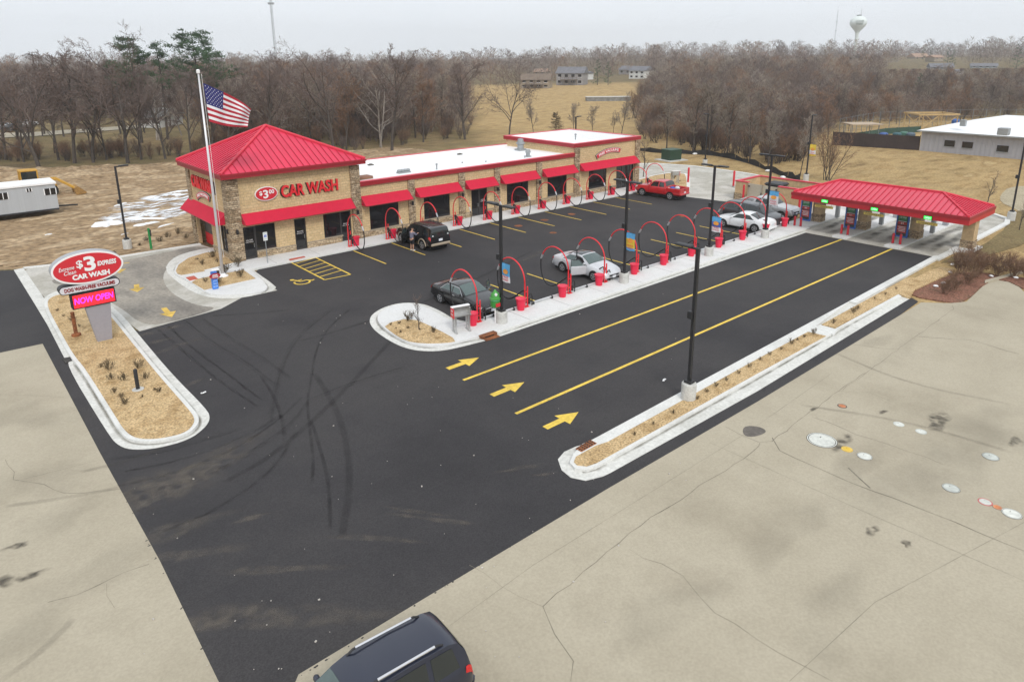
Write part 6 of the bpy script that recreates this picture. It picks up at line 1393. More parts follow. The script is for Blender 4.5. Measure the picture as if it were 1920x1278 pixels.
t = car('black_suv', 'black SUV with beige trim parked nose in at the building, doors open', 'suv', BOXY, (27.86+.93, 43.6), R(90), P_BLK, M_CGL, rails=M_PLAS, trim=P_TAUPE, open_doors=((1, .43, .655, R(55)), (1, .225, .42, R(50))))
for sg in (1, -1): mb = MB(); mb.bbox((-2.42, sg*.68, 1.22), (.03, .12, .10), bev=.03); mb.build('reflector', M_LAMP, t)
mb = MB()
for k in range(7): mb.bbox((-1.9+.28*k, 0, 1.88), (.05, 1.1, .02))
mb.build('roof_rack', M_PLAS, t)
car('navy_suv', 'dark navy SUV with chrome roof rails, cut off by the lower picture edge', 'suv', dict(SUV, W=1.75, st=[(s, a, b, c, w*.90) for s, a, b, c, w in SUV['st']]), (5.13, 10.86), R(177), P_NAVY, M_CGLT, rails=M_CHROME)

# ---------------------------------------------------------------- the person at the black SUV
def skin_mesh(name, verts, edges, radii, m, parent, sub=1):
    me = bpy.data.meshes.new(name); me.from_pydata(verts, edges, []); o = bpy.data.objects.new(name, me); col.objects.link(o)
    sk = o.modifiers.new('Skin', 'SKIN')
    for i, r in enumerate(radii): me.skin_vertices[0].data[i].radius = (r, r)
    me.skin_vertices[0].data[0].use_root = True
    ss = o.modifiers.new('Sub', 'SUBSURF'); ss.levels = sub; ss.render_levels = sub
    dg = bpy.context.evaluated_depsgraph_get(); m2 = bpy.data.meshes.new_from_object(o.evaluated_get(dg)); bpy.data.objects.remove(o); bpy.data.meshes.remove(me)
    m2.materials.clear(); m2.materials.append(m); m2.polygons.foreach_set('use_smooth', [True]*len(m2.polygons))
    o = bpy.data.objects.new(name, m2); col.objects.link(o)
    if parent: o.parent = parent; ORG[o.name] = (0, 0, 0)
    return o
def person(x, y, rz, label):
    t = thing('person', label, 'person', (x, y, .022), rz, local=True)
    SK, SH, TR_, HA, SHO = mat('skin', (.50, .28, .19), .6), mat('grey_shirt', (.16, .16, .22), .85, var=.15), mat('dark_shorts', (.022, .022, .03), .85), mat('hair', (.035, .022, .015), .8), mat('white_shoes', (.72, .72, .72), .6)
    V = [(0, 0, .92), (.02, 0, 1.08), (.05, 0, 1.30), (.07, 0, 1.44), (.09, 0, 1.53), (.115, 0, 1.60), (.12, 0, 1.70)]; E = [(i, i+1) for i in range(6)]; Rr = [.14, .125, .145, .11, .055, .085, .095]
    for s in (1, -1):
        b = len(V); V += [(0, s*.10, .86), (.03, s*.11, .48), (-.01, s*.115, .10), (.04, s*.12, .04), (.17, s*.13, .03)]; E += [(0, b), (b, b+1), (b+1, b+2), (b+2, b+3), (b+3, b+4)]; Rr += [.095, .062, .042, .042, .034]
        b = len(V); V += [(.06, s*.18, 1.42), (.17, s*.25, 1.20), (.40, s*.22, 1.28), (.46, s*.21, 1.30)]; E += [(3, b), (b, b+1), (b+1, b+2), (b+2, b+3)]; Rr += [.06, .044, .032, .036]
        h = b+3
        for f in range(5):
            q = len(V); a = (-.04+.02*f); V += [(.53 if f else .48, s*(.21-.045+.02*f) if f else s*.165, 1.31), (.565-.008*abs(f-2) if f else .515, s*(.21-.05+.022*f) if f else s*.15, 1.285)]; E += [(h, q), (q, q+1)]; Rr += [.010, .008]
    skin_mesh('body', V, E, Rr, SK, t)
    Vs = [(0, 0, .90), (.02, 0, 1.08), (.05, 0, 1.30), (.07, 0, 1.45)]; Es = [(0, 1), (1, 2), (2, 3)]; Rs = [.165, .155, .170, .12]
    for s in (1, -1): b = len(Vs); Vs += [(.06, s*.19, 1.42), (.17, s*.255, 1.20), (.38, s*.225, 1.275)]; Es += [(3, b), (b, b+1), (b+1, b+2)]; Rs += [.078, .060, .045]
    skin_mesh('shirt', Vs, Es, Rs, SH, t)
    Vs = [(0, 0, .94)]; Es = []; Rs = [.165]
    for s in (1, -1): b = len(Vs); Vs += [(.0, s*.10, .84), (.03, s*.115, .50)]; Es += [(0, b), (b, b+1)]; Rs += [.118, .098]
    skin_mesh('shorts', Vs, Es, Rs, TR_, t)
    for s in (1, -1): skin_mesh('shoe', [(-.05, s*.12, .05), (.06, s*.125, .055), (.18, s*.13, .04)], [(0, 1), (1, 2)], [.05, .052, .04], SHO, t)
    skin_mesh('hair', [(.07, 0, 1.68), (.10, 0, 1.745), (.15, 0, 1.755)], [(0, 1), (1, 2)], [.088, .085, .06], HA, t)
    mb = MB()
    for s in (1, -1): mb.bbox((.215, s*.033, 1.665), (.02, .028, .014), bev=.005); mb.bbox((.10, s*.098, 1.65), (.04, .025, .06), bev=.01)
    mb.bbox((.225, 0, 1.63), (.035, .03, .05), bev=.01); mb.bbox((.208, 0, 1.585), (.02, .05, .012)); mb.build('face_features', mat('skin_dark', (.25, .12, .08), .6), t)
person(27.2, 42.62, R(12), 'person in grey shirt and dark shorts leaning into the open black SUV')
# ================================================================ BACKGROUND: woods, houses, yards
M_BARK = mat('bark', (.075, .062, .053), .95, var=.3, scale=3, scale2=.06); M_TWIG = mat('twigs', (.135, .10, .086), .95, var=.35, scale=.5, scale2=.05)
M_TWIGR = mat('twigs_russet', (.215, .128, .08), .95, var=.3, scale=.5, scale2=.05); M_TWIGG = mat('twigs_grey', (.255, .215, .175), .95, var=.3, scale=.5, scale2=.05)
M_PALE = mat('pale_bark', (.30, .265, .23), .9, var=.3, scale=2); M_PINE = mat('pine_needles', (.042, .085, .036), .8, var=.4, scale=.8, scale2=.1); M_DEADL = mat('dead_leaves', (.12, .09, .05), .9, var=.4, scale=1.0)
def unit(rnd):
    while True:
        v = Vector((rnd.uniform(-1, 1), rnd.uniform(-1, 1), rnd.uniform(-1, 1)))
        if .05 < v.length < 1: return v.normalized()
def ribbon_to(mb, a, b, w0, w1, rnd):
    d = (b-a); s = d.cross(unit(rnd)); s = s.normalized() if s.length > 1e-6 else Vector((1, 0, 0))
    mb.add([a-s*w0/2, a+s*w0/2, b+s*w1/2, b-s*w1/2], [(0, 1, 2, 3)])
def grow(rnd, tm, cm, p, d, L, r, lev, maxlev, cfg):
    n = 5 if lev < 2 else 3; pts = [p]; dd = d.copy()
    for i in range(n):
        dd = (dd+unit(rnd)*cfg['wob'][min(lev, 3)]+Vector((0, 0, cfg['up'][min(lev, 3)]))).normalized(); pts.append(pts[-1]+dd*(L/n))
    rs = [r*(1-.62*i/n) for i in range(n+1)]
    if lev <= 1: tm.tube(pts, rs, 6 if lev == 0 else 4, False)
    elif lev == 2: cm.tube(pts, rs, 3, False)
    else:
        for i in range(n): ribbon_to(cm, pts[i], pts[i+1], max(rs[i]*2, cfg['tw']), max(rs[i+1]*2, cfg['tw']*.6), rnd)
    if lev == maxlev: return
    k = cfg['kids'][lev]
    for j in range(k):
        f = cfg['first'][min(lev, 3)]+(1-cfg['first'][min(lev, 3)])*(j+rnd.random())/k; f = min(.99, f); i = int(f*n); q = pts[i].lerp(pts[i+1], f*n-i)
        ax = pts[i+1]-pts[i]; ax.normalize(); o = unit(rnd); o = (o-ax*o.dot(ax)).normalized()
        ang = rnd.uniform(*cfg['ang'][min(lev, 3)]); nd = ax*math.cos(ang)+o*math.sin(ang)
        grow(rnd, tm, cm, q, nd, L*cfg['len'][min(lev, 3)]*rnd.uniform(.7, 1.2)*(1-.35*f), max(rs[i]*.55, .008), lev+1, maxlev, cfg)
CF_OPEN = dict(wob=(.10, .24, .30, .35), up=(.03, .07, .04, .03), kids=(9, 7, 7, 8), first=(.22, .25, .15, .1), ang=((.55, 1.15), (.4, 1.0), (.4, 1.1), (.4, 1.1)), len=(.72, .55, .48, .45), tw=.034)
CF_VASE = dict(CF_OPEN, kids=(9, 8, 7, 7), first=(.26, .22, .15, .1), ang=((.35, .8), (.4, 1.0), (.4, 1.1), (.4, 1.1)), len=(.98, .5, .46, .45), up=(.03, .035, .03, .02), wob=(.12, .2, .3, .35))
CF_TALL = dict(CF_OPEN, kids=(11, 7, 6, 8), ang=((.35, .7), (.35, .8), (.4, 1.0), (.4, 1.1)), len=(.55, .5, .5, .48), first=(.25, .2, .15, .1))
CF_BRUSH = dict(CF_OPEN, kids=(7, 6, 7, 0), wob=(.12, .25, .3, .3), up=(.12, .10, .05, .03), first=(.15, .15, .1, .1), ang=((.3, .7), (.3, .8), (.4, 1.0), (.4, 1)), len=(.55, .5, .45, .4), tw=.030)
def make_tree(name, label, seed, H, r, cfg, mt, mc, grp, stems=1, cat='tree', maxlev=4, spread=.5):
    rnd = random.Random(seed); t = thing(name, label, cat, (0, 0, 0), group=grp, local=True); tm, cm = MB(), MB()
    for s in range(stems):
        d = Vector((0, 0, 1)) if stems == 1 else (Vector((0, 0, 1))+Vector((math.cos(6.28*s/stems), math.sin(6.28*s/stems), 0))*rnd.uniform(.1, spread)).normalized()
        p = Vector((0, 0, -.1)) if stems == 1 else Vector((rnd.uniform(-.5, .5)*H/6, rnd.uniform(-.5, .5)*H/6, -.02*H))
        grow(rnd, tm, cm, p, d, H*(.62 if stems == 1 else .8)*rnd.uniform(.9, 1.1), r, 0, maxlev, cfg)
    zt = max(v[2] for v in cm.v); k = H/zt
    tm.v = [(a*k, b*k, c*k) for a, b, c in tm.v]; cm.v = [(a*k, b*k, c*k) for a, b, c in cm.v]
    tm.build('trunk', mt, t); cm.build('crown', mc, t); t['h0'] = H
    return t
PROTO = {}
def proto(key):
    if key in PROTO: return PROTO[key]
    k, s = key
    if k == 'open': d = make_tree('bare_tree', '', 10+s, 14, .16, CF_OPEN, M_BARK, M_TWIG, None)
    elif k == 'vase': d = make_tree('bare_tree', '', 20+s, 14, .19, CF_VASE, M_BARK, M_TWIG, None)
    elif k == 'tall': d = make_tree('bare_tree', '', 30+s, 14, .14, CF_TALL, M_BARK, M_TWIG, None)
    elif k == 'russet': d = make_tree('bare_tree', '', 50+s, 9, .085, CF_TALL, M_BARK, M_TWIGR, None)
    elif k == 'grey': d = make_tree('bare_tree', '', 60+s, 11, .10, CF_TALL, M_BARK, M_TWIGG, None)
    elif k == 'pale': d = make_tree('birch_tree', '', 70+s, 12, .15, dict(CF_OPEN, kids=(7, 5, 4, 4)), M_PALE, M_TWIGG, None, stems=2, spread=.25)
    elif k == 'brush': d = make_tree('bare_bush', '', 80+s, 6, .06, CF_BRUSH, M_BARK, M_TWIGR if s % 2 else M_TWIG, None, stems=7, cat='bush', maxlev=3)
    elif k == 'shrub': d = make_tree('shrub', '', 90+s, 1.8, .014, dict(CF_BRUSH, kids=(6, 5, 4, 0), tw=.009), M_TWIGR, M_TWIGR, None, stems=12, cat='shrub', maxlev=3, spread=.9)
    elif k == 'plant': d = make_tree('mulch_plant', '', 95+s, .5, .005, dict(CF_BRUSH, kids=(5, 4, 0, 0), tw=.006), M_DEADL, M_DEADL, None, stems=9, cat='plant', maxlev=2, spread=.8)
    elif k == 'sapling': d = make_tree('sapling', '', 100+s, 2.6, .025, dict(CF_TALL, kids=(9, 5, 3, 0), tw=.010, len=(.4, .5, .5, .5)), M_BARK, M_TWIG, None, cat='tree', maxlev=3)
    PROTO[key] = d; d['unused'] = 1
    return d
NT = random.Random(77)
def plant(key, x, y, z, H, label, grp, wide=1.0, name=None, cat=None):
    d = proto(key)
    if d.get('unused'): o = d; del o['unused']; d['label'] = label
    else: o = dup(d, (0, 0, 0))
    o.location = (x, y, z); o.rotation_euler = (0, 0, NT.uniform(0, 6.28)); s = H/d['h0']; o.scale = (s*wide, s*wide, s); o['label'] = label
    if grp: o['group'] = grp
    elif 'group' in o: del o['group']
    return o
def tree_px(key, px, by, ty, label, grp=None, wide=1.0):
    x, y, z = gt(px, by); H = (by-ty)*depth(x, y)/FPX*1.0
    # account for the downward view
    for _ in range(3): H *= (by-ty)/max(1, by-to_px(x, y, z+H)[1])
    return plant(key, x, y, z, H, label, grp, wide)
# --- trees one can tell apart on the left
tree_px(('vase', 0), 240, 306, 32, 'tallest bare tree, forked, left of the two pines', wide=1.15)
tree_px(('vase', 1), 75, 318, 100, 'leaning bare tree with low limbs above the loader', wide=1.35)
tree_px(('tall', 0), 140, 306, 88, 'bare tree left of the tallest one, with dense dark limbs', wide=1.4)
tree_px(('open', 2), 175, 305, 100, 'slanting bare tree just left of the tallest one', wide=1.3)
tree_px(('pale', 0), 296, 262, 108, 'pale barked tree above the grey roofed house left of the flagpole')
tree_px(('pale', 1), 345, 255, 112, 'pale barked tree directly behind the flagpole')
tree_px(('open', 1), 12, 300, 100, 'bare tree at the left picture edge', wide=1.3)
tree_px(('vase', 1), 510, 285, 88, 'bare round headed tree below the radio mast', wide=1.1)
tree_px(('vase', 2), 628, 286, 68, 'tall dark bare tree with twin trunks behind the tower roof', wide=1.35)
tree_px(('tall', 2), 735, 282, 80, 'vine covered tree behind the white roof, left of its middle', wide=1.2)
tree_px(('vase', 0), 955, 254, 100, 'open spreading bare tree before the tan field', wide=1.0)
tree_px(('tall', 0), 872, 262, 110, 'dark twiggy tree at the left edge of the tan field', wide=1.25)
tree_px(('pale', 0), 716, 275, 92, 'pale broken trunk standing in the brush behind the white roof')
G1 = 'bare trees behind the dirt lot'; L1 = 'bare tree of the row behind the dirt lot'
for px, by, ty in ((45, 304, 112), (110, 300, 108), (200, 300, 120), (265, 300, 118), (310, 298, 105), (360, 296, 120), (400, 292, 118), (430, 290, 100)): tree_px((NT.choice(('tall', 'open')), NT.randrange(3)), px, by, ty, L1, G1)
# --- scattered woods, every near tree an individual
def base_line(px):
    T = [(-300, 306), (340, 298), (380, 292), (560, 282), (700, 284), (760, 276), (880, 258), (900, 250), (1180, 256), (1290, 284), (1420, 306), (1480, 312), (1530, 290), (1570, 262), (1610, 244), (1720, 236), (1920, 228), (2300, 226)]
    for a, b in zip(T, T[1:]):
        if a[0] <= px <= b[0]: return a[1]+(b[1]-a[1])*(px-a[0])/(b[0]-a[0])
    return 240
for px, by, ty in ((1298, 289, 160), (1330, 291, 142), (1362, 295, 160), (1405, 306, 178), (1440, 312, 200), (1250, 281, 172)): tree_px(('grey', NT.randrange(2)), px, by, ty, 'pale grey thin stemmed tree rising from the brush behind the silt fence', 'pale thin trees behind the silt fence', 1.1)
def scatter(n, px0, px1, up0, up1, keys, H0, H1, label, grp, wide=1.0):
    for _ in range(n):
        px = NT.uniform(px0, px1); by = base_line(px)-NT.uniform(up0, up1); x, y, z = gt(px, by)
        plant(NT.choice(keys), x, y, z, NT.uniform(H0, H1), label, grp, wide)
BR = [('brush', i) for i in range(4)]; BA = [('tall', i) for i in range(3)]+[('open', 1)]; RU = [('russet', i) for i in range(2)]+[('grey', i) for i in range(2)]
scatter(52, 1175, 1510, 0, 20, BR, 2.6, 4.8, 'russet bare bush at the front of the wood behind the silt fence', 'bushes behind the silt fence', 1.25)
scatter(62, 1185, 1640, 12, 75, RU+BR, 4.5, 7.5, 'bare tree in the wood right of the tan field', 'trees of the right hand wood', 1.1)
scatter(40, 1590, 2080, 2, 30, BR+RU, 3.5, 6.5, 'bare bush along the wood behind the white metal building', 'bushes behind the white metal building', 1.25)
scatter(46, 1560, 2080, 20, 80, RU+BA, 6, 9.5, 'bare tree in the wood beyond the white metal building', 'trees beyond the white metal building')
scatter(52, 385, 885, -2, 26, BR, 2.0, 5.0, 'low bare bush behind the car wash', 'bushes behind the car wash', 1.2)
scatter(46, 385, 885, 2, 60, BA+RU, 9, 13, 'bare tree in the wood behind the car wash', 'trees behind the car wash')
scatter(22, -150, 380, 40, 90, BA, 10, 14, 'bare tree beyond the lawn on the left', 'trees beyond the left lawn')
scatter(14, -120, 400, 0, 40, RU+BA, 6, 12, 'thin bare tree among the row behind the dirt lot', 'thin trees behind the dirt lot')
scatter(64, -120, 400, -3, 10, BR, 1.3, 3.4, 'low bare bush at the foot of the left tree row', 'bushes below the left tree row', 1.2)
for px, by, ty in ((1000, 252, 180), (1075, 250, 190), (1110, 252, 195), (1165, 256, 170), (1150, 250, 205)): tree_px(('grey', NT.randrange(2)), px, by, ty, 'thin bare tree before the tan field', 'thin trees before the tan field')
tree_px(('brush', 1), 1550, 338, 232, 'large bare multi stemmed bush behind the left half of the canopy', wide=.85)
tree_px(('grey', 1), 1500, 330, 205, 'bare tree right behind the tall pole with the yellow banner', wide=.8)
# pines and cedars
def conifer(name, label, seed, H, wd, m, px, by, n=90, ragged=.5, grp=None, bare=.25):
    rnd = random.Random(seed); x, y, z = gt(px, by); t = thing(name, label, 'conifer', (x, y, z), group=grp)
    mb = MB(); mb.tube([(x, y, z), (x+.1, y, z+H*.95)], [.16*H/12+.03, .03], 6); mb.build('trunk', M_BARK, t)
    mb = MB()
    for i in range(n):
        f = bare+(1-bare)*(i/n); a = rnd.uniform(0, 6.28); L = wd*(1-f*.75)*rnd.uniform(1-ragged, 1.1); b = Vector((x, y, z+H*f)); d = Vector((math.cos(a), math.sin(a), rnd.uniform(.05, .45))).normalized(); e = b+d*L
        mb.tube([b, e], [.04, .015], 3, False)
        for k in range(26):
            u = rnd.uniform(.35, 1.02); q = b.lerp(e, u)+unit(rnd)*.28*L*.5; v = (d+unit(rnd)*.9).normalized()*rnd.uniform(.25, .5)*H/12; s = v.cross(unit(rnd)).normalized()*.11*H/12; mb.add([q-s, q+s, q+v], [(0, 1, 2)])
    mb.build('crown', m, t); return t
def pine(label, seed, H, wd, px, by, n, bare):
    rnd = random.Random(seed); x, y, z = gt(px, by); t = thing('pine_tree', label, 'conifer', (x, y, z))
    mb = MB(); mb.tube([(x, y, z), (x+.3, y, z+H*.6), (x+.1, y, z+H*.96)], [.24, .16, .04], 6); mb.build('trunk', M_BARK, t); mb = MB()
    for i in range(n):
        f = bare+(1-bare)*((i+rnd.random())/n); a = rnd.uniform(0, 6.28); L = wd*(1.05-.75*((f-bare)/(1-bare))**1.3)*rnd.uniform(.45, 1.1); b = Vector((x+.2, y, z+H*f*.97)); d = Vector((math.cos(a), math.sin(a), rnd.uniform(.15, .55))).normalized(); e = b+d*L
        mb.tube([b, b.lerp(e, .5)+Vector((0, 0, -.1)), e], [.05, .035, .015], 3, False)
        for c in range(3):
            q0 = b.lerp(e, (.55, .8, 1.0)[c])+unit(rnd)*.35; R_ = rnd.uniform(.5, .95)
            for k in range(46):
                q = q0+Vector((rnd.gauss(0, R_*.5), rnd.gauss(0, R_*.5), rnd.gauss(0, R_*.22))); v = Vector((rnd.gauss(0, 1), rnd.gauss(0, 1), abs(rnd.gauss(0, 1))+.2)).normalized()*rnd.uniform(.25, .45); s = v.cross(unit(rnd)).normalized()*.07; mb.add([q-s, q+s, q+v], [(0, 1, 2)])
    mb.build('crown', M_PINE, t)
pine('dark green ragged pine, left of the two pines', 3, 17.3, 4.6, 266, 268, 34, .52)
pine('larger dark green ragged pine right above the flagpole', 4, 18.3, 7.0, 382, 264, 52, .48)
pine('thin pine behind the pale barked tree', 7, 16.5, 3.4, 315, 262, 14, .55)
conifer('cedar', 'small dark cedar at the left corner of the end block roof', 5, 4.2, 2.0, M_DEADL, 1042, 256, 80, .4, bare=.08)
for i, (px, by, h) in enumerate(((1085, 128, 9), (1060, 126, 9), (1135, 125, 10), (1180, 122, 9), (1010, 128, 8), (1120, 160, 11), (1140, 160, 10), (1470, 112, 9), (1545, 110, 9), (1578, 110, 8), (1620, 108, 11), (1730, 112, 10), (1745, 110, 9), (1868, 108, 10), (1905, 130, 15), (1775, 128, 13), (1785, 125, 11), (845, 128, 9), (870, 127, 9), (890, 126, 9), (1100, 150, 5), (1720, 190, 8))):
    conifer('evergreen_tree', 'small dark evergreen on the far skyline', 200+i, h, h*.26, M_PINE, px, by, 26, .3, grp='evergreens of the far hill', bare=.05)

# --- the far wood: reads as one mass
def far_wood():
    rnd = random.Random(9); sets = []
    for cnt, hw in ((430, .0034), (150, .0066)):
        protos = []
        for s in range(8):
            q = MB(); low = .04 if s % 2 else .16
            q.tube([(0, 0, 0), (0, 0, .5)], [.011, .006], 3, False)
            for i in range(cnt):
                a = rnd.uniform(0, 6.28); rr = rnd.random()**.5; zc = rnd.uniform(low, 1.0); wmax = .46*math.sin(min(1, (1.05-zc)/.6)*1.57)*(.55+.45*min(1, zc/.35))*(1+.25*math.sin(3*a+s)); b = Vector((wmax*rr*math.cos(a), wmax*rr*math.sin(a), zc)); d = Vector((math.cos(a)*.6+rnd.uniform(-.5, .5), math.sin(a)*.6+rnd.uniform(-.5, .5), rnd.uniform(.2, 1.5))).normalized()*rnd.uniform(.06, .15)
                sd = d.cross(unit(rnd)).normalized()*hw; q.add([b-d*.5-sd, b-d*.5+sd, b+d*.5+sd*.5, b+d*.5-sd*.5], [(0, 1, 2, 3)])
            protos.append((np.array(q.v), np.array(q.f)))
        sets.append(protos)
    V = []; F = []; Mi = []; o = 0; n = 0
    while n < 5600:
        px = rnd.uniform(-250, 2250); c = 112+(1250*rnd.random()**1.9 if n > 1300 else 170*rnd.random()) if n < 4300 else rnd.uniform(430, 1150); d = ray(px, 105.0); x, y = d.x*c, d.y*c
        if px < 400 and c < 160: continue
        if 868 < px < 1215 and c < 305: continue
        x0, y0, z0 = gt(px, base_line(px)); cb = depth(x0, y0)
        if c < cb+6: continue
        if any(a < px < b and c0 < c < c1 for a, b, c0, c1 in ((960, 1220, 200, 345), (1690, 1815, 470, 640), (255, 312, 125, 158))): continue
        z = terrain(x, y); k = smooth01(0, 190, c-cb)
        if px > 1180: H = rnd.uniform(3.2, 5.5)+k*rnd.uniform(3.5, 8.0)
        else: H = rnd.uniform(6, 10)+k*rnd.uniform(1, 5.0)
        if c > 430: H = rnd.choice((rnd.uniform(7, 12), rnd.uniform(11, 19)))
        if 1660 < px and 190 < c < 470: H = max(1.5, min(H, 14-28*c/FPX-z))
        a = rnd.uniform(0, 6.28); P_ = sets[0 if c < 290 else 1]; pv, pf = P_[rnd.randrange(8)]; kw = H*rnd.uniform(.9, 1.3)*(1.35 if H < 6 else 1.0)
        R2 = np.array(((math.cos(a), -math.sin(a), 0), (math.sin(a), math.cos(a), 0), (0, 0, 1)))
        w = (pv*np.array((kw, kw, H))) @ R2.T+np.array((x, y, z-.2)); V.append(w); F.append(pf+o); o += len(pv); Mi += [rnd.choice((0, 0, 0, 1, 2))]*len(pf); n += 1
    V = np.concatenate(V); F = np.concatenate(F); me = bpy.data.meshes.new('woodland')
    me.vertices.add(len(V)); me.vertices.foreach_set('co', V.astype(np.float32).ravel()); me.loops.add(F.size); me.loops.foreach_set('vertex_index', F.astype(np.int32).ravel())
    me.polygons.add(len(F)); me.polygons.foreach_set('loop_start', np.arange(0, F.size, 4, dtype=np.int32)); me.polygons.foreach_set('loop_total', np.full(len(F), 4, np.int32))
    for q in (M_TWIG, M_TWIGG, M_TWIGR): me.materials.append(q)
    me.polygons.foreach_set('material_index', np.array(Mi, np.int32)); me.update(calc_edges=True)
    ob = bpy.data.objects.new('woodland', me); col.objects.link(ob); tag(ob, 'bare brown woodland rolling to the horizon', 'woodland', kind='stuff')
far_wood()

# --- planting in the mulch, saplings, shrubs
tree_px(('sapling', 0), 785, 623, 552, 'bare sapling in the mulch at the rounded tip of the vacuum island')
tree_px(('sapling', 1), 1850, 388, 318, 'bare sapling behind the right end of the canopy'); tree_px(('sapling', 1), 1911, 432, 352, 'bare sapling at the right picture edge, before the light pole base')
tree_px(('sapling', 0), 1206, 332, 262, 'bare sapling right of the end block')
for px, by, ty in ((1800, 515, 468), (1835, 512, 472), (1790, 545, 515), (1770, 552, 525), (1815, 535, 500), (1870, 520, 484), (1900, 522, 478), (1850, 505, 470), (1925, 525, 485), (1885, 508, 480), (1808, 498, 462), (1822, 488, 456), (1785, 528, 503), (1842, 498, 470), (1830, 522, 496), (1775, 538, 518), (1865, 500, 470), (1912, 512, 480), (1895, 498, 470), (1818, 505, 470)): tree_px(('shrub', 0), px, by, ty, 'bare reddish shrub in the red mulch by the forecourt', 'shrubs in the red mulch', 1.5)
pp = [(zz(60, 440, 3.0417, [q], .17)[0], h) for q, h in (((145, 435), .35), ((180, 465), .3), ((235, 500), .75), ((270, 525), .4), ((395, 755), .5), ((440, 770), 1.1), ((450, 825), .7), ((520, 830), .8), ((650, 820), .7), ((470, 900), .5), ((510, 925), .4), ((530, 965), .6), ((630, 925), .3), ((700, 885), .3), ((725, 895), .45), ((610, 760), .8))]
pp += [(zz(320, 440, 5.0526, [q], .15)[0], h) for q, h in (((250, 235), .5), ((300, 285), .7), ((440, 260), .6), ((400, 210), 1.3), ((330, 450), .6), ((460, 455), .7), ((640, 300), 1.2), ((660, 400), 1.0), ((520, 370), 1.3))]
pp += [(zz(660, 540, 3.994, [q], .18)[0], h) for q, h in (((290, 275), .3), ((355, 265), .35), ((420, 300), .3), ((425, 245), 1.0), ((610, 330), .75), ((365, 330), .3), ((330, 300), .2), ((510, 310), .25))]
pp += [(g(px, py, .16), h) for px, py, h in ((1308, 748, .4), (1325, 735, .35), (1343, 724, .4), (1362, 713, .35), (1385, 700, .35), (1405, 688, .4), (1425, 675, .4), (1443, 665, .35), (1262, 775, .4), (1225, 795, .3), (1190, 815, .35), (1465, 655, .3), (1484, 645, .55), (1495, 638, .35), (1508, 632, .3), (1525, 626, .6), (1563, 606, .5), (1600, 586, .6), (1608, 580, .5), (1640, 560, .3), (1660, 552, .3), (1680, 542, .3))]
pp += [((62.5, 46.5), .9), ((64, 47.6), .4), ((66.5, 47.9), 1.1), ((68, 49.2), .5), ((62, 44.4), .4), ((65.5, 46.3), .5), ((67.5, 48.4), .6), ((62, 48.9), .6)]
pp += [(g(px, py), h) for px, py, h in ((262, 462, .6), (300, 455, .9), (315, 448, 1.1), (335, 440, 1.2), (350, 448, .9), (275, 455, .8), (215, 477, .5))]
for (x, y), h in pp: plant(('plant', NT.randrange(3)), x, y, .14 if x < 60 and y < 50 else .0, h*.62, 'small dormant plant in the mulch bed', 'small plants in the mulch beds', 1.2)

# --- far houses
def house(px0, px1, by, ey, ry, wall, roofm, label, dpt=9.0, wins=3, storeys=2, grp=None, deck=False, chimney=False):
    xa, ya, za = gt(px0, by); xb, yb, zb = gt(px1, by); A, B = Vector((xa, ya, min(za, zb))), Vector((xb, yb, min(za, zb))); B = Vector((B.x, B.y, A.z)); u = (B-A); W = u.length; u.normalize(); n = Vector((-u.y, u.x, 0))
    if n.dot(FW) < 0: n = -n
    c = depth(*A[:2]); he = (by-ey)*c/FPX*1.0; hr = (ey-ry)*c/FPX+dpt*.5*.06; t = thing('house', label, 'house', tuple(A), math.atan2(u.y, u.x), grp, local=True)
    mb = MB(); mb.box(0, W, 0, dpt, -1.5, he); mb.build('wall', wall, t)
    mb = MB(); o = .5; mb.add([(-o, -o, he-.1), (W+o, -o, he-.1), (W+o, dpt+o, he-.1), (-o, dpt+o, he-.1), (-o, dpt/2, he+hr), (W+o, dpt/2, he+hr)], [(0, 1, 5, 4), (2, 3, 4, 5), (1, 2, 5), (3, 0, 4), (3, 2, 1, 0)]); rf = mb.build('roof', roofm, t)
    if chimney: mb = MB(); mb.box(W*.7, W*.7+.8, dpt*.4, dpt*.4+.8, he, he+hr+1); mb.build('chimney', wall, rf)
    for s in range(storeys):
        for i in range(wins):
            cx_ = W*(i+.5)/wins; z0 = he*(s+.35)/storeys; mb = MB(); mb.box(cx_-.7, cx_+.7, -.06, -.01, z0, z0+he/storeys*.45); w_ = mb.build('window', M_GLASS, t); mb = MB(); mb.box(cx_-.8, cx_+.8, -.045, -.012, z0-.12, z0); mb.build('sill', M_WHITE, w_)
    if deck:
        mb = MB(); mb.box(W*.2, W*.8, -2.2, -.02, he*.45, he*.5)
        for k in range(5): mb.box(W*(.2+.6*k/4)-.08, W*(.2+.6*k/4)+.08, -2.2, -2.05, -1, he*.5+1)
        mb.box(W*.2, W*.8, -2.2, -2.1, he*.5+.85, he*.5+1); mb.build('deck', mat('deck_wood', (.16, .13, .11), .9), t)
    return t
W_GR, W_TN, W_WH, W_BL = mat('siding_grey', (.26, .25, .25), .8), mat('siding_tan', (.28, .23, .17), .8), mat('siding_white', (.60, .60, .58), .8), mat('siding_blue', (.25, .28, .31), .8)
R_GR, R_BR, R_TN = mat('shingle_grey', (.15, .15, .165), .9, var=.2), mat('shingle_brown', (.16, .12, .09), .9, var=.2), mat('shingle_tan', (.32, .21, .15), .9, var=.2)
house(976, 1030, 166, 150, 141, W_TN, R_BR, 'low tan house with a dark deck left of the tall grey house', deck=True, wins=4)
house(1043, 1093, 160, 138, 128, W_GR, R_GR, 'tall grey house with balconies above the tan field', deck=True, wins=4)
house(1094, 1101, 150, 138, 135, W_WH, R_GR, 'small white garage beside the tall grey house', wins=1, storeys=1, dpt=6)
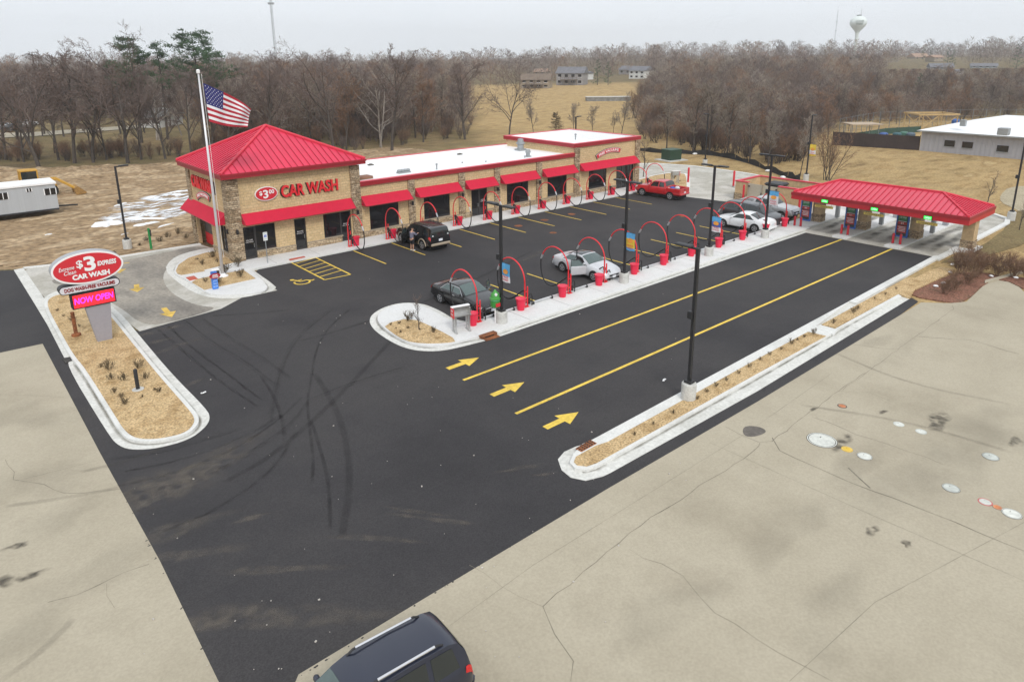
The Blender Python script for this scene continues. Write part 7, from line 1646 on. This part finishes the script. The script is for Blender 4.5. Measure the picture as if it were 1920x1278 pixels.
house(1179, 1208, 148, 133, 126, W_WH, R_GR, 'white house at the right end of the tan field', wins=3)
house(1160, 1182, 140, 131, 125, W_GR, R_GR, 'small grey house left of the white house at the end of the field', wins=2, storeys=1)
house(1000, 1022, 140, 135, 130, W_TN, R_TN, 'tan roofed house among the trees behind the low tan house', wins=2, storeys=1)
house(266, 302, 240, 219, 208, W_WH, mat('roof_slate', (.19, .19, .18), .9), 'white house with a grey roof behind the pale barked trees', wins=2, storeys=1, chimney=True)
house(1715, 1742, 113, 107, 101, W_TN, R_TN, 'tan roofed house on the far right hill, highest of them', wins=3, storeys=1)
house(1752, 1770, 112, 108, 104, W_TN, R_TN, 'small orange roofed house beside the dark evergreen on the hill', wins=2, storeys=1)
house(1745, 1788, 131, 126, 120, W_GR, R_GR, 'grey roofed ranch house below the evergreens of the hill', wins=3, storeys=1)
house(1795, 1806, 140, 134, 131, W_WH, R_GR, 'small white shed on the hill slope', wins=1, storeys=1, dpt=5)
house(1820, 1870, 128, 124, 120, W_BL, R_GR, 'long low grey house at the right of the hill', wins=4, storeys=1)
house(1540, 1556, 101, 97, 94, W_WH, R_GR, 'pale house on the skyline left of the water tower', wins=2, storeys=1)
# concrete headwall in the field
x, y, z = gt(1140, 189); mb = MB(); mb.bbox((x, y, z+.5), (14, 3.5, 1.4), R(-38)); t = thing('culvert_headwall', 'long low grey concrete headwall in the tan field', 'headwall', (x, y, z)); mb.build('wall', mat('weathered_concrete', (.22, .22, .21), .9, var=.3), t); mb = MB(); mb.bbox((x, y, z+1.25), (14.4, 3.9, .12), R(-38)); mb.build('cap', M_CONCW, t)
# water tower
d = ray(1602, 105.0); wc = 760.0; x, y = d.x*wc, d.y*wc; pxm = wc/FPX
t = thing('water_tower', 'white spheroid water tower on a single stem above the right hand wood', 'water tower', (x, y, 0)); ztop = CH+(105-38)*pxm; rt = 15*pxm; M_WT = mat('tower_white', (.70, .76, .74), .5, var=.03)
mb = MB(); zc = CH+(105-51)*pxm; hh = 12.5*pxm; mb.lathe((x, y, 0), [(.8*pxm+1.2, 0), (1.7, 20), (1.75, zc-hh*1.55), (2.6, zc-hh*1.2), (rt*.55, zc-hh*.85), (rt*.88, zc-hh*.35), (rt, zc), (rt*.94, zc+hh*.4), (rt*.72, zc+hh*.75), (rt*.4, zc+hh*.95), (.3, zc+hh)], 28); mb.build('tank', M_WT, t, True)
mb = MB(); mb.lathe((x, y, zc+hh*.97), [(rt*.28, 0), (rt*.28, 1.2), (rt*.3, 1.25)], 12); mb.tube([(x+rt*.5, y, zc+hh*.8), (x+rt*.5, y, zc+hh+13*pxm)], .18, 4); mb.build('railing_and_antenna', M_GREY, t)
rx_ = Vector((RX.x, RX.y, 0)).normalized(); fw_ = Vector((FW.x, FW.y, 0)).normalized(); mb = MB()
for s, zo, wv in (('LOVES', .22, .95), ('PARK', -.16, .78)):
    vs, fs = text_mesh(s, 1.0, .02); xs = [v[0] for v in vs]; ys = [v[1] for v in vs]; o = []
    for a, b, c in vs:
        an = ((a-(min(xs)+max(xs))/2)/(max(xs)-min(xs)))*wv-.25; zz_ = hh*(zo+.30*((b-min(ys))/(max(ys)-min(ys))-.5)); r_ = rt*(1.02 if zo < 0 else 1.03)*math.sqrt(max(.05, 1-(zz_/hh)**2*.45)); o.append(Vector((x, y, zc+zz_))+rx_*(r_*math.sin(an))-fw_*(r_*math.cos(an)))
    mb.add(o, fs)
mb.build('lettering', mat('tower_green', (.05, .12, .09), .6), t)
# radio masts
def mast(px, dist, top_px, w, label):
    d = ray(px, 105.0); x, y = d.x*dist, d.y*dist; H = CH+(105-top_px)*dist/FPX; t = thing('radio_mast', label, 'mast', (x, y, 0)); mb = MB()
    for k in range(3): a = k*2.094; mb.tube([(x+w*math.cos(a), y+w*math.sin(a), 0), (x+w*math.cos(a), y+w*math.sin(a), H)], w*.16, 3)
    mb.build('leg_tubes', M_GREY, t); mb = MB(); n = int(H/(w*2.4))
    for i in range(n):
        for k in range(3): a, b = k*2.094, (k+1)*2.094; mb.tube([(x+w*math.cos(a), y+w*math.sin(a), H*i/n), (x+w*math.cos(b), y+w*math.sin(b), H*(i+1)/n)], w*.10, 3, False)
    mb.build('lattice', M_GREY, t); mb = MB()
    for f in (.62, .78): mb.bbox((x, y, H*f), (w*4, w*4, w*1.5))
    mb.build('antenna', M_GREY, t)
mast(517, 520, -70, .85, 'tall grey lattice radio mast at the top of the picture, left of centre'); mast(1562, 950, 28, .5, 'faint thin radio mast left of the water tower')

# --- white metal building, fences and yard on the right
mbd = thing('metal_building', 'long low white metal building with a white roof at the right picture edge', 'building', (113.7, 38.3, 0)); M_SID = mat('metal_siding', (.36, .36, .385), .55, var=.05, stretch=(1, 9, .05), scale=2)
mb = MB(); mb.box(113.7, 138, 4, 38.3, 0, 2.95); mb.build('wall', M_SID, mbd)
mb = MB()
for k in range(57): mb.box(113.66, 113.70, 4+.6*k, 4.08+.6*k, 0, 2.9)
mb.build('wall_ribs', M_SID, mbd)
mb = MB(); e = 3.0; mb.add([(113.2, 3.5, e), (113.2, 38.8, e), (138.5, 38.8, e), (138.5, 3.5, e), (126, 31.2, 4.9), (126, 3.5, 4.9)], [(0, 5, 4, 1), (1, 4, 2), (2, 4, 5, 3), (3, 5, 0), (0, 1, 2, 3)]); rf = mb.build('roof', mat('roof_white_metal', (.80, .81, .82), .45, var=.04), mbd)
mb = MB(); mb.box(113.05, 113.199, 3.5, 38.8, 2.85, 3.03); mb.build('gutter', M_GREY, rf)
for px0, px1, py0, py1 in ((1770, 1791, 264, 274), (1803, 1825, 267, 277), (1868, 1892, 274, 284)):
    X = 113.64; a = ray(px0, py1); b = ray(px1, py0); ya, za = a.y*X/a.x, CH+a.z*X/a.x; yb, zb = b.y*X/b.x, CH+b.z*X/b.x; mb = MB(); mb.box(X-.02, X+.01, min(ya, yb), max(ya, yb), min(za, zb), max(za, zb)); w_ = mb.build('window', M_GLASS, mbd)
    mb = MB(); mb.box(X-.03, X+.005, min(ya, yb)-.1, max(ya, yb)+.1, min(za, zb)-.1, min(za, zb)); mb.build('sill', M_GREY, w_)
for px, py, z, s in ((1882, 248, 4.0, 1.2), (1806, 232, 4.2, .7)): x, y = g(px, py, z); mb = MB(); mb.bbox((x, y, z+.1), (s, s, .9), bev=.05); mb.build('roof_unit', M_GREY, mbd)
def pole_fence(pts, h, m, name, label, posts, infill=True, pm=None, rails=()):
    t = thing(name, label, 'fence', (pts[0][0], pts[0][1], 0)); mb = MB()
    if infill:
        for a, b in zip(pts, pts[1:]): L = Vector((b[0]-a[0], b[1]-a[1], 0)); mb.bbox(((a[0]+b[0])/2, (a[1]+b[1])/2, h/2), (L.length, .05, h-.05), math.atan2(L.y, L.x))
        mb.build('panel', m, t)
    if rails:
        mb = MB()
        for a, b in zip(pts, pts[1:]):
            for z in rails: mb.tube([(a[0], a[1], z), (b[0], b[1], z)], .025, 4)
        mb.build('rail', pm or m, t)
    L = sum(math.hypot(b[0]-a[0], b[1]-a[1]) for a, b in zip(pts, pts[1:]))
    for k in range(posts):
        s = L*k/(posts-1)
        for a, b in zip(pts, pts[1:]):
            l = math.hypot(b[0]-a[0], b[1]-a[1])
            if s <= l+1e-6: q = on(a, b, s/l); break
            s -= l
        mb = MB(); mb.tube([(q[0], q[1], 0), (q[0], q[1], h+.1)], .05, 5); mb.build('post', pm or m, t)
    return t
M_BRF = mat('brown_screen', (.040, .028, .026), .9, var=.2); M_WIRE = mat('wire_grey', (.20, .22, .24), .6, metal=.3)
pole_fence([g(1560, 272), g(1640, 277), g(1722, 282)], 2.1, M_BRF, 'screen_fence', 'dark brown screened fence left of the white metal building', 9, pm=M_BRF)
pole_fence([g(1572, 258), g(1640, 243), g(1720, 238), g(1860, 236), g(1990, 238)], 3.2, M_WIRE, 'wire_fence', 'tall grey wire fence along the wood edge', 22, False, M_WIRE, (1.0, 2.0, 3.2))
pole_fence([g(1600, 262), g(1660, 252), g(1725, 248)], 1.1, mat('green_screen', (.03, .075, .055), .8, var=.2), 'green_fence', 'low green screened fence behind the brown one', 8, True)
# timber frame tower and open shelter in the yard
x, y = g(1742, 244); t = thing('timber_frame', 'tan timber frame structure with cross braces in the fenced yard', 'timber frame', (x, y, 0)); M_TIM = mat('new_timber', (.46, .32, .15), .8, var=.15); u = Vector((RX.x, RX.y, 0)).normalized(); v = Vector((-u.y, u.x, 0)); P0 = Vector((x, y, 0)); hw, hd, hz = 3.5, 2.4, 2.9
for a in (-hw, 0, hw):
    for b in (-hd, hd): mb = MB(); mb.tube([P0+u*a+v*b, P0+u*a+v*b+Vector((0, 0, hz))], .10, 4); mb.build('post', M_TIM, t)
mb = MB()
for b in (-hd, hd):
    for a in (-hw, 0): mb.tube([P0+u*a+v*b, P0+u*(a+hw)+v*b+Vector((0, 0, hz))], .06, 4); mb.tube([P0+u*(a+hw)+v*b, P0+u*a+v*b+Vector((0, 0, hz))], .06, 4)
mb.build('brace', M_TIM, t); mb = MB(); an = math.atan2(u.y, u.x)
for b in (-hd, hd): mb.bbox(tuple(P0+v*b+Vector((0, 0, hz+.15))), (hw*2+.6, .35, .3), an)
for a in (-hw, hw): mb.bbox(tuple(P0+u*a+Vector((0, 0, hz+.16))), (.35, hd*2-.4, .28), an)
mb.build('top_beam', M_TIM, t)
x, y = g(1612, 262); t = thing('shelter', 'open shelter with a pale roof in the fenced yard', 'shelter', (x, y, 0)); P0 = Vector((x, y, 0)); mb = MB()
for a in (-2.2, 2.2):
    for b in (-1.5, 1.5): mb.tube([P0+u*a+v*b, P0+u*a+v*b+Vector((0, 0, 2.6))], .06, 4)
mb.build('post', M_WIRE, t); mb = MB(); mb.bbox(tuple(P0+Vector((0, 0, 2.68))), (5.2, 4, .14), an); mb.build('roof', mat('shelter_roof', (.42, .33, .24), .8), t)
for i, (px, py, c, lab) in enumerate(((1655, 266, (.04, .10, .30), 'blue bin in the yard behind the brown fence'), (1680, 266, (.03, .10, .12), 'teal bin in the yard behind the brown fence'), (1693, 264, (.05, .15, .11), 'green bin in the yard behind the brown fence'), (1706, 266, (.08, .12, .16), 'slate bin nearest the white metal building'), (1790, 238, (.03, .12, .4), 'bright blue barrel beyond the white roof'))):
    x, y = g(px, py); mb = MB(); mb.lathe((x, y, 0), [(.6, 0), (.66, 1.2), (.7, 1.25), (.5, 1.5), (.1, 1.55)], 10); tag(mb.build('yard_bin', mat('yard%d' % i, c, .6)), lab, 'bin')
# silt fence
t = thing('silt_fence', 'black silt fence winding along the wood edge', 'fence', (83, 66, 0)); P = [g(*q) for q in ((1150, 276), (1200, 283), (1230, 287), (1290, 289), (1345, 292), (1400, 305), (1440, 320), (1475, 334), (1500, 338))]; P = chaikin(P, 2, False); mb = MB(); rr = random.Random(3)
hs = [.62+.16*math.sin(i*1.7)+rr.uniform(-.08, .08) for i in range(len(P))]; n = len(P); vs = [(p[0], p[1], 0) for p in P]+[(p[0]+rr.uniform(-.1, .1), p[1], hs[i]) for i, p in enumerate(P)]+[(p[0]+.06, p[1]+.04, hs[i]-.01) for i, p in enumerate(P)]
mb.add(vs, [(i, i+1, n+i+1, n+i) for i in range(n-1)]+[(n+i, n+i+1, 2*n+i+1, 2*n+i) for i in range(n-1)]); mb.build('fabric', mat('silt_fabric', (.018, .018, .018), .85, var=.3), t); 
for i in range(0, n, 2): mb = MB(); mb.bbox((P[i][0]+.08, P[i][1]+.05, .45), (.05, .05, .95)); mb.build('stake', M_TIM, t)
for i, (px, py) in enumerate(((1303, 290), (1356, 294), (1377, 298), (1440, 322), (1468, 334))): x, y = g(px, py); mb = MB(); mb.bbox((x, y, .12), (.7, .5, .25), i, bev=.1); tag(mb.build('sandbag', M_WHITE), 'pale bag lying along the silt fence', 'bag', 'pale bags along the silt fence')
for i, (px, py) in enumerate(((1785, 499), (1781, 514), (1754, 540), (1768, 534), (1858, 521), (1904, 524))): x, y = g(px, py); mb = MB(); mb.bbox((x, y, .14), (.28, .2, .12), i, bev=.05); tag(mb.build('litter', MATS['white_paper']), 'pale litter caught in the shrub bed', 'litter', 'litter in the shrub bed')
# --- construction trailer, loader, far cars on the left
t = thing('office_trailer', 'white construction office trailer at the left picture edge', 'trailer', (9.85, 75.2, 0)); M_TRL = mat('trailer_siding', (.40, .42, .44), .5, var=.05, stretch=(6, 1, .1), scale=2)
mb = MB(); mb.box(-4.5, 9.85, 75.2, 78.4, .7, 2.95); mb.build('body', M_TRL, t); mb = MB(); mb.box(-4.6, 9.95, 75.1, 78.5, 2.95, 3.1); mb.build('roof', M_WHITE, t); mb = MB(); mb.box(-4.5, 9.85, 75.15, 78.4, .55, .7); mb.tube([(9.85, 76.8, .62), (11.6, 76.8, .5)], .08, 6); mb.build('chassis', M_PLAS, t)
for x in (.8, 1.9, 3.0):
    mb = MB(); mb.tube([(x, 75.4, .42), (x, 75.65, .42)], .42, 14); mb.build('wheel', M_TYRE, t)
for px0, px1, py0, py1 in ((85, 103, 352, 366), (50.5, 58, 353, 360), (-2, 13, 361, 375)):
    Y = 75.17; a = ray(px0, py1); b = ray(px1, py0); xa, za = a.x*Y/a.y, CH+a.z*Y/a.y; xb, zb = b.x*Y/b.y, CH+b.z*Y/b.y; mb = MB(); mb.box(xa, xb, Y-.02, Y+.02, za, zb); w_ = mb.build('window', M_GLASS, t); mb = MB(); mb.box(xa-.07, xa, Y-.03, Y+.02, za, zb); mb.box(xb, xb+.07, Y-.03, Y+.02, za, zb); mb.box((xa+xb)/2-.03, (xa+xb)/2+.03, Y-.03, Y-.02, za, zb); mb.build('frame', M_WHITE, w_)
x, y = g(66, 370); M_LD = mat('loader_yellow', (.50, .27, .03), .6, var=.15)
t = thing('loader', 'yellow wheel loader with its bucket lowered behind the office trailer', 'loader', (x, y, 0))
mb = MB(); mb.bbox((x-1.2, y, 1.35), (3.6, 1.9, 1.2), bev=.15); mb.bbox((x+1.4, y, 1.1), (2.0, 1.3, .8), bev=.1); mb.build('body', M_LD, t)
mb = MB(); mb.bbox((x-.3, y, 3.35), (1.9, 1.8, .18), bev=.05)
for a in (-.85, .85):
    for b in (-.8, .8): mb.bbox((x-.3+a, y+b, 2.6), (.14, .14, 1.4))
cab = mb.build('cab', M_LD, t); mb = MB(); mb.bbox((x-.3, y, 2.65), (1.66, 1.6, 1.2)); mb.build('glass', M_CGL, cab)
for a in (-2.1, 1.6):
    for b in (-1.05, 1.05): mb = MB(); mb.tube([(x+a, y+b-.25, .8), (x+a, y+b+.25, .8)], .8, 16); mb.build('wheel', M_TYRE, t)
for b in (-.55, .55): mb = MB(); mb.tube([(x+.9, y+b, 2.0), (x+2.4, y+b-.5, 2.1), (x+4.0, y+b-1.2, .9)], .16, 5); mb.build('lift_arm', M_LD, t)
mb = MB(); frame_poly(mb, [(0, 0), (1.0, .05), (1.15, .2), (.3, 1.05), (-.1, .8)], (x+4.0, y-1.2, .1), S, U, 2.4); t.scale = (.86, .86, .86); mb.build('bucket', mat('bucket_rust', (.30, .17, .05), .8, var=.3), t)
mb = MB(); P = [gt(*q)[:2] for q in ((-60, 262), (60, 257), (150, 250), (240, 243), (300, 238))]; Q = [gt(*q)[:2] for q in ((300, 233), (240, 237), (150, 243), (60, 249), (-60, 252))]; mb.sheet(P+Q, .14); struct(mb, 'far_road', M_CONC)
for i, (px, py, m, lab) in enumerate(((30, 246, P_DGR, 'dark car parked by the far road on the left'), (48, 238, P_WHT, 'white car parked by the far road on the left'), (8, 243, P_SILV, 'silver car parked by the far road at the picture edge'))): x, y, z = gt(px, py); o = car('far_car', lab, 'car', SEDAN, (x, y), R(20), m); o.location.z = .15

# ---------------------------------------------------------------- the air: far things pale a little
mb = MB(); mb.box(-500, 2330, -500, 2330, -2.5, 110)
hz_m = bpy.data.materials.new('haze'); hz_m.use_nodes = True; n_ = hz_m.node_tree; n_.nodes.remove(n_.nodes['Principled BSDF'])
pv = n_.nodes.new('ShaderNodeVolumePrincipled'); pv.inputs['Color'].default_value = (.93, .96, 1.0, 1); pv.inputs['Density'].default_value = .0003; pv.inputs['Anisotropy'].default_value = .2
n_.links.new(pv.outputs['Volume'], n_.nodes['Material Output'].inputs['Volume'])
hz_o = mb.build('haze', hz_m); hz_o['kind'] = 'stuff'; hz_o['label'] = 'thin pale haze over the distant woods'
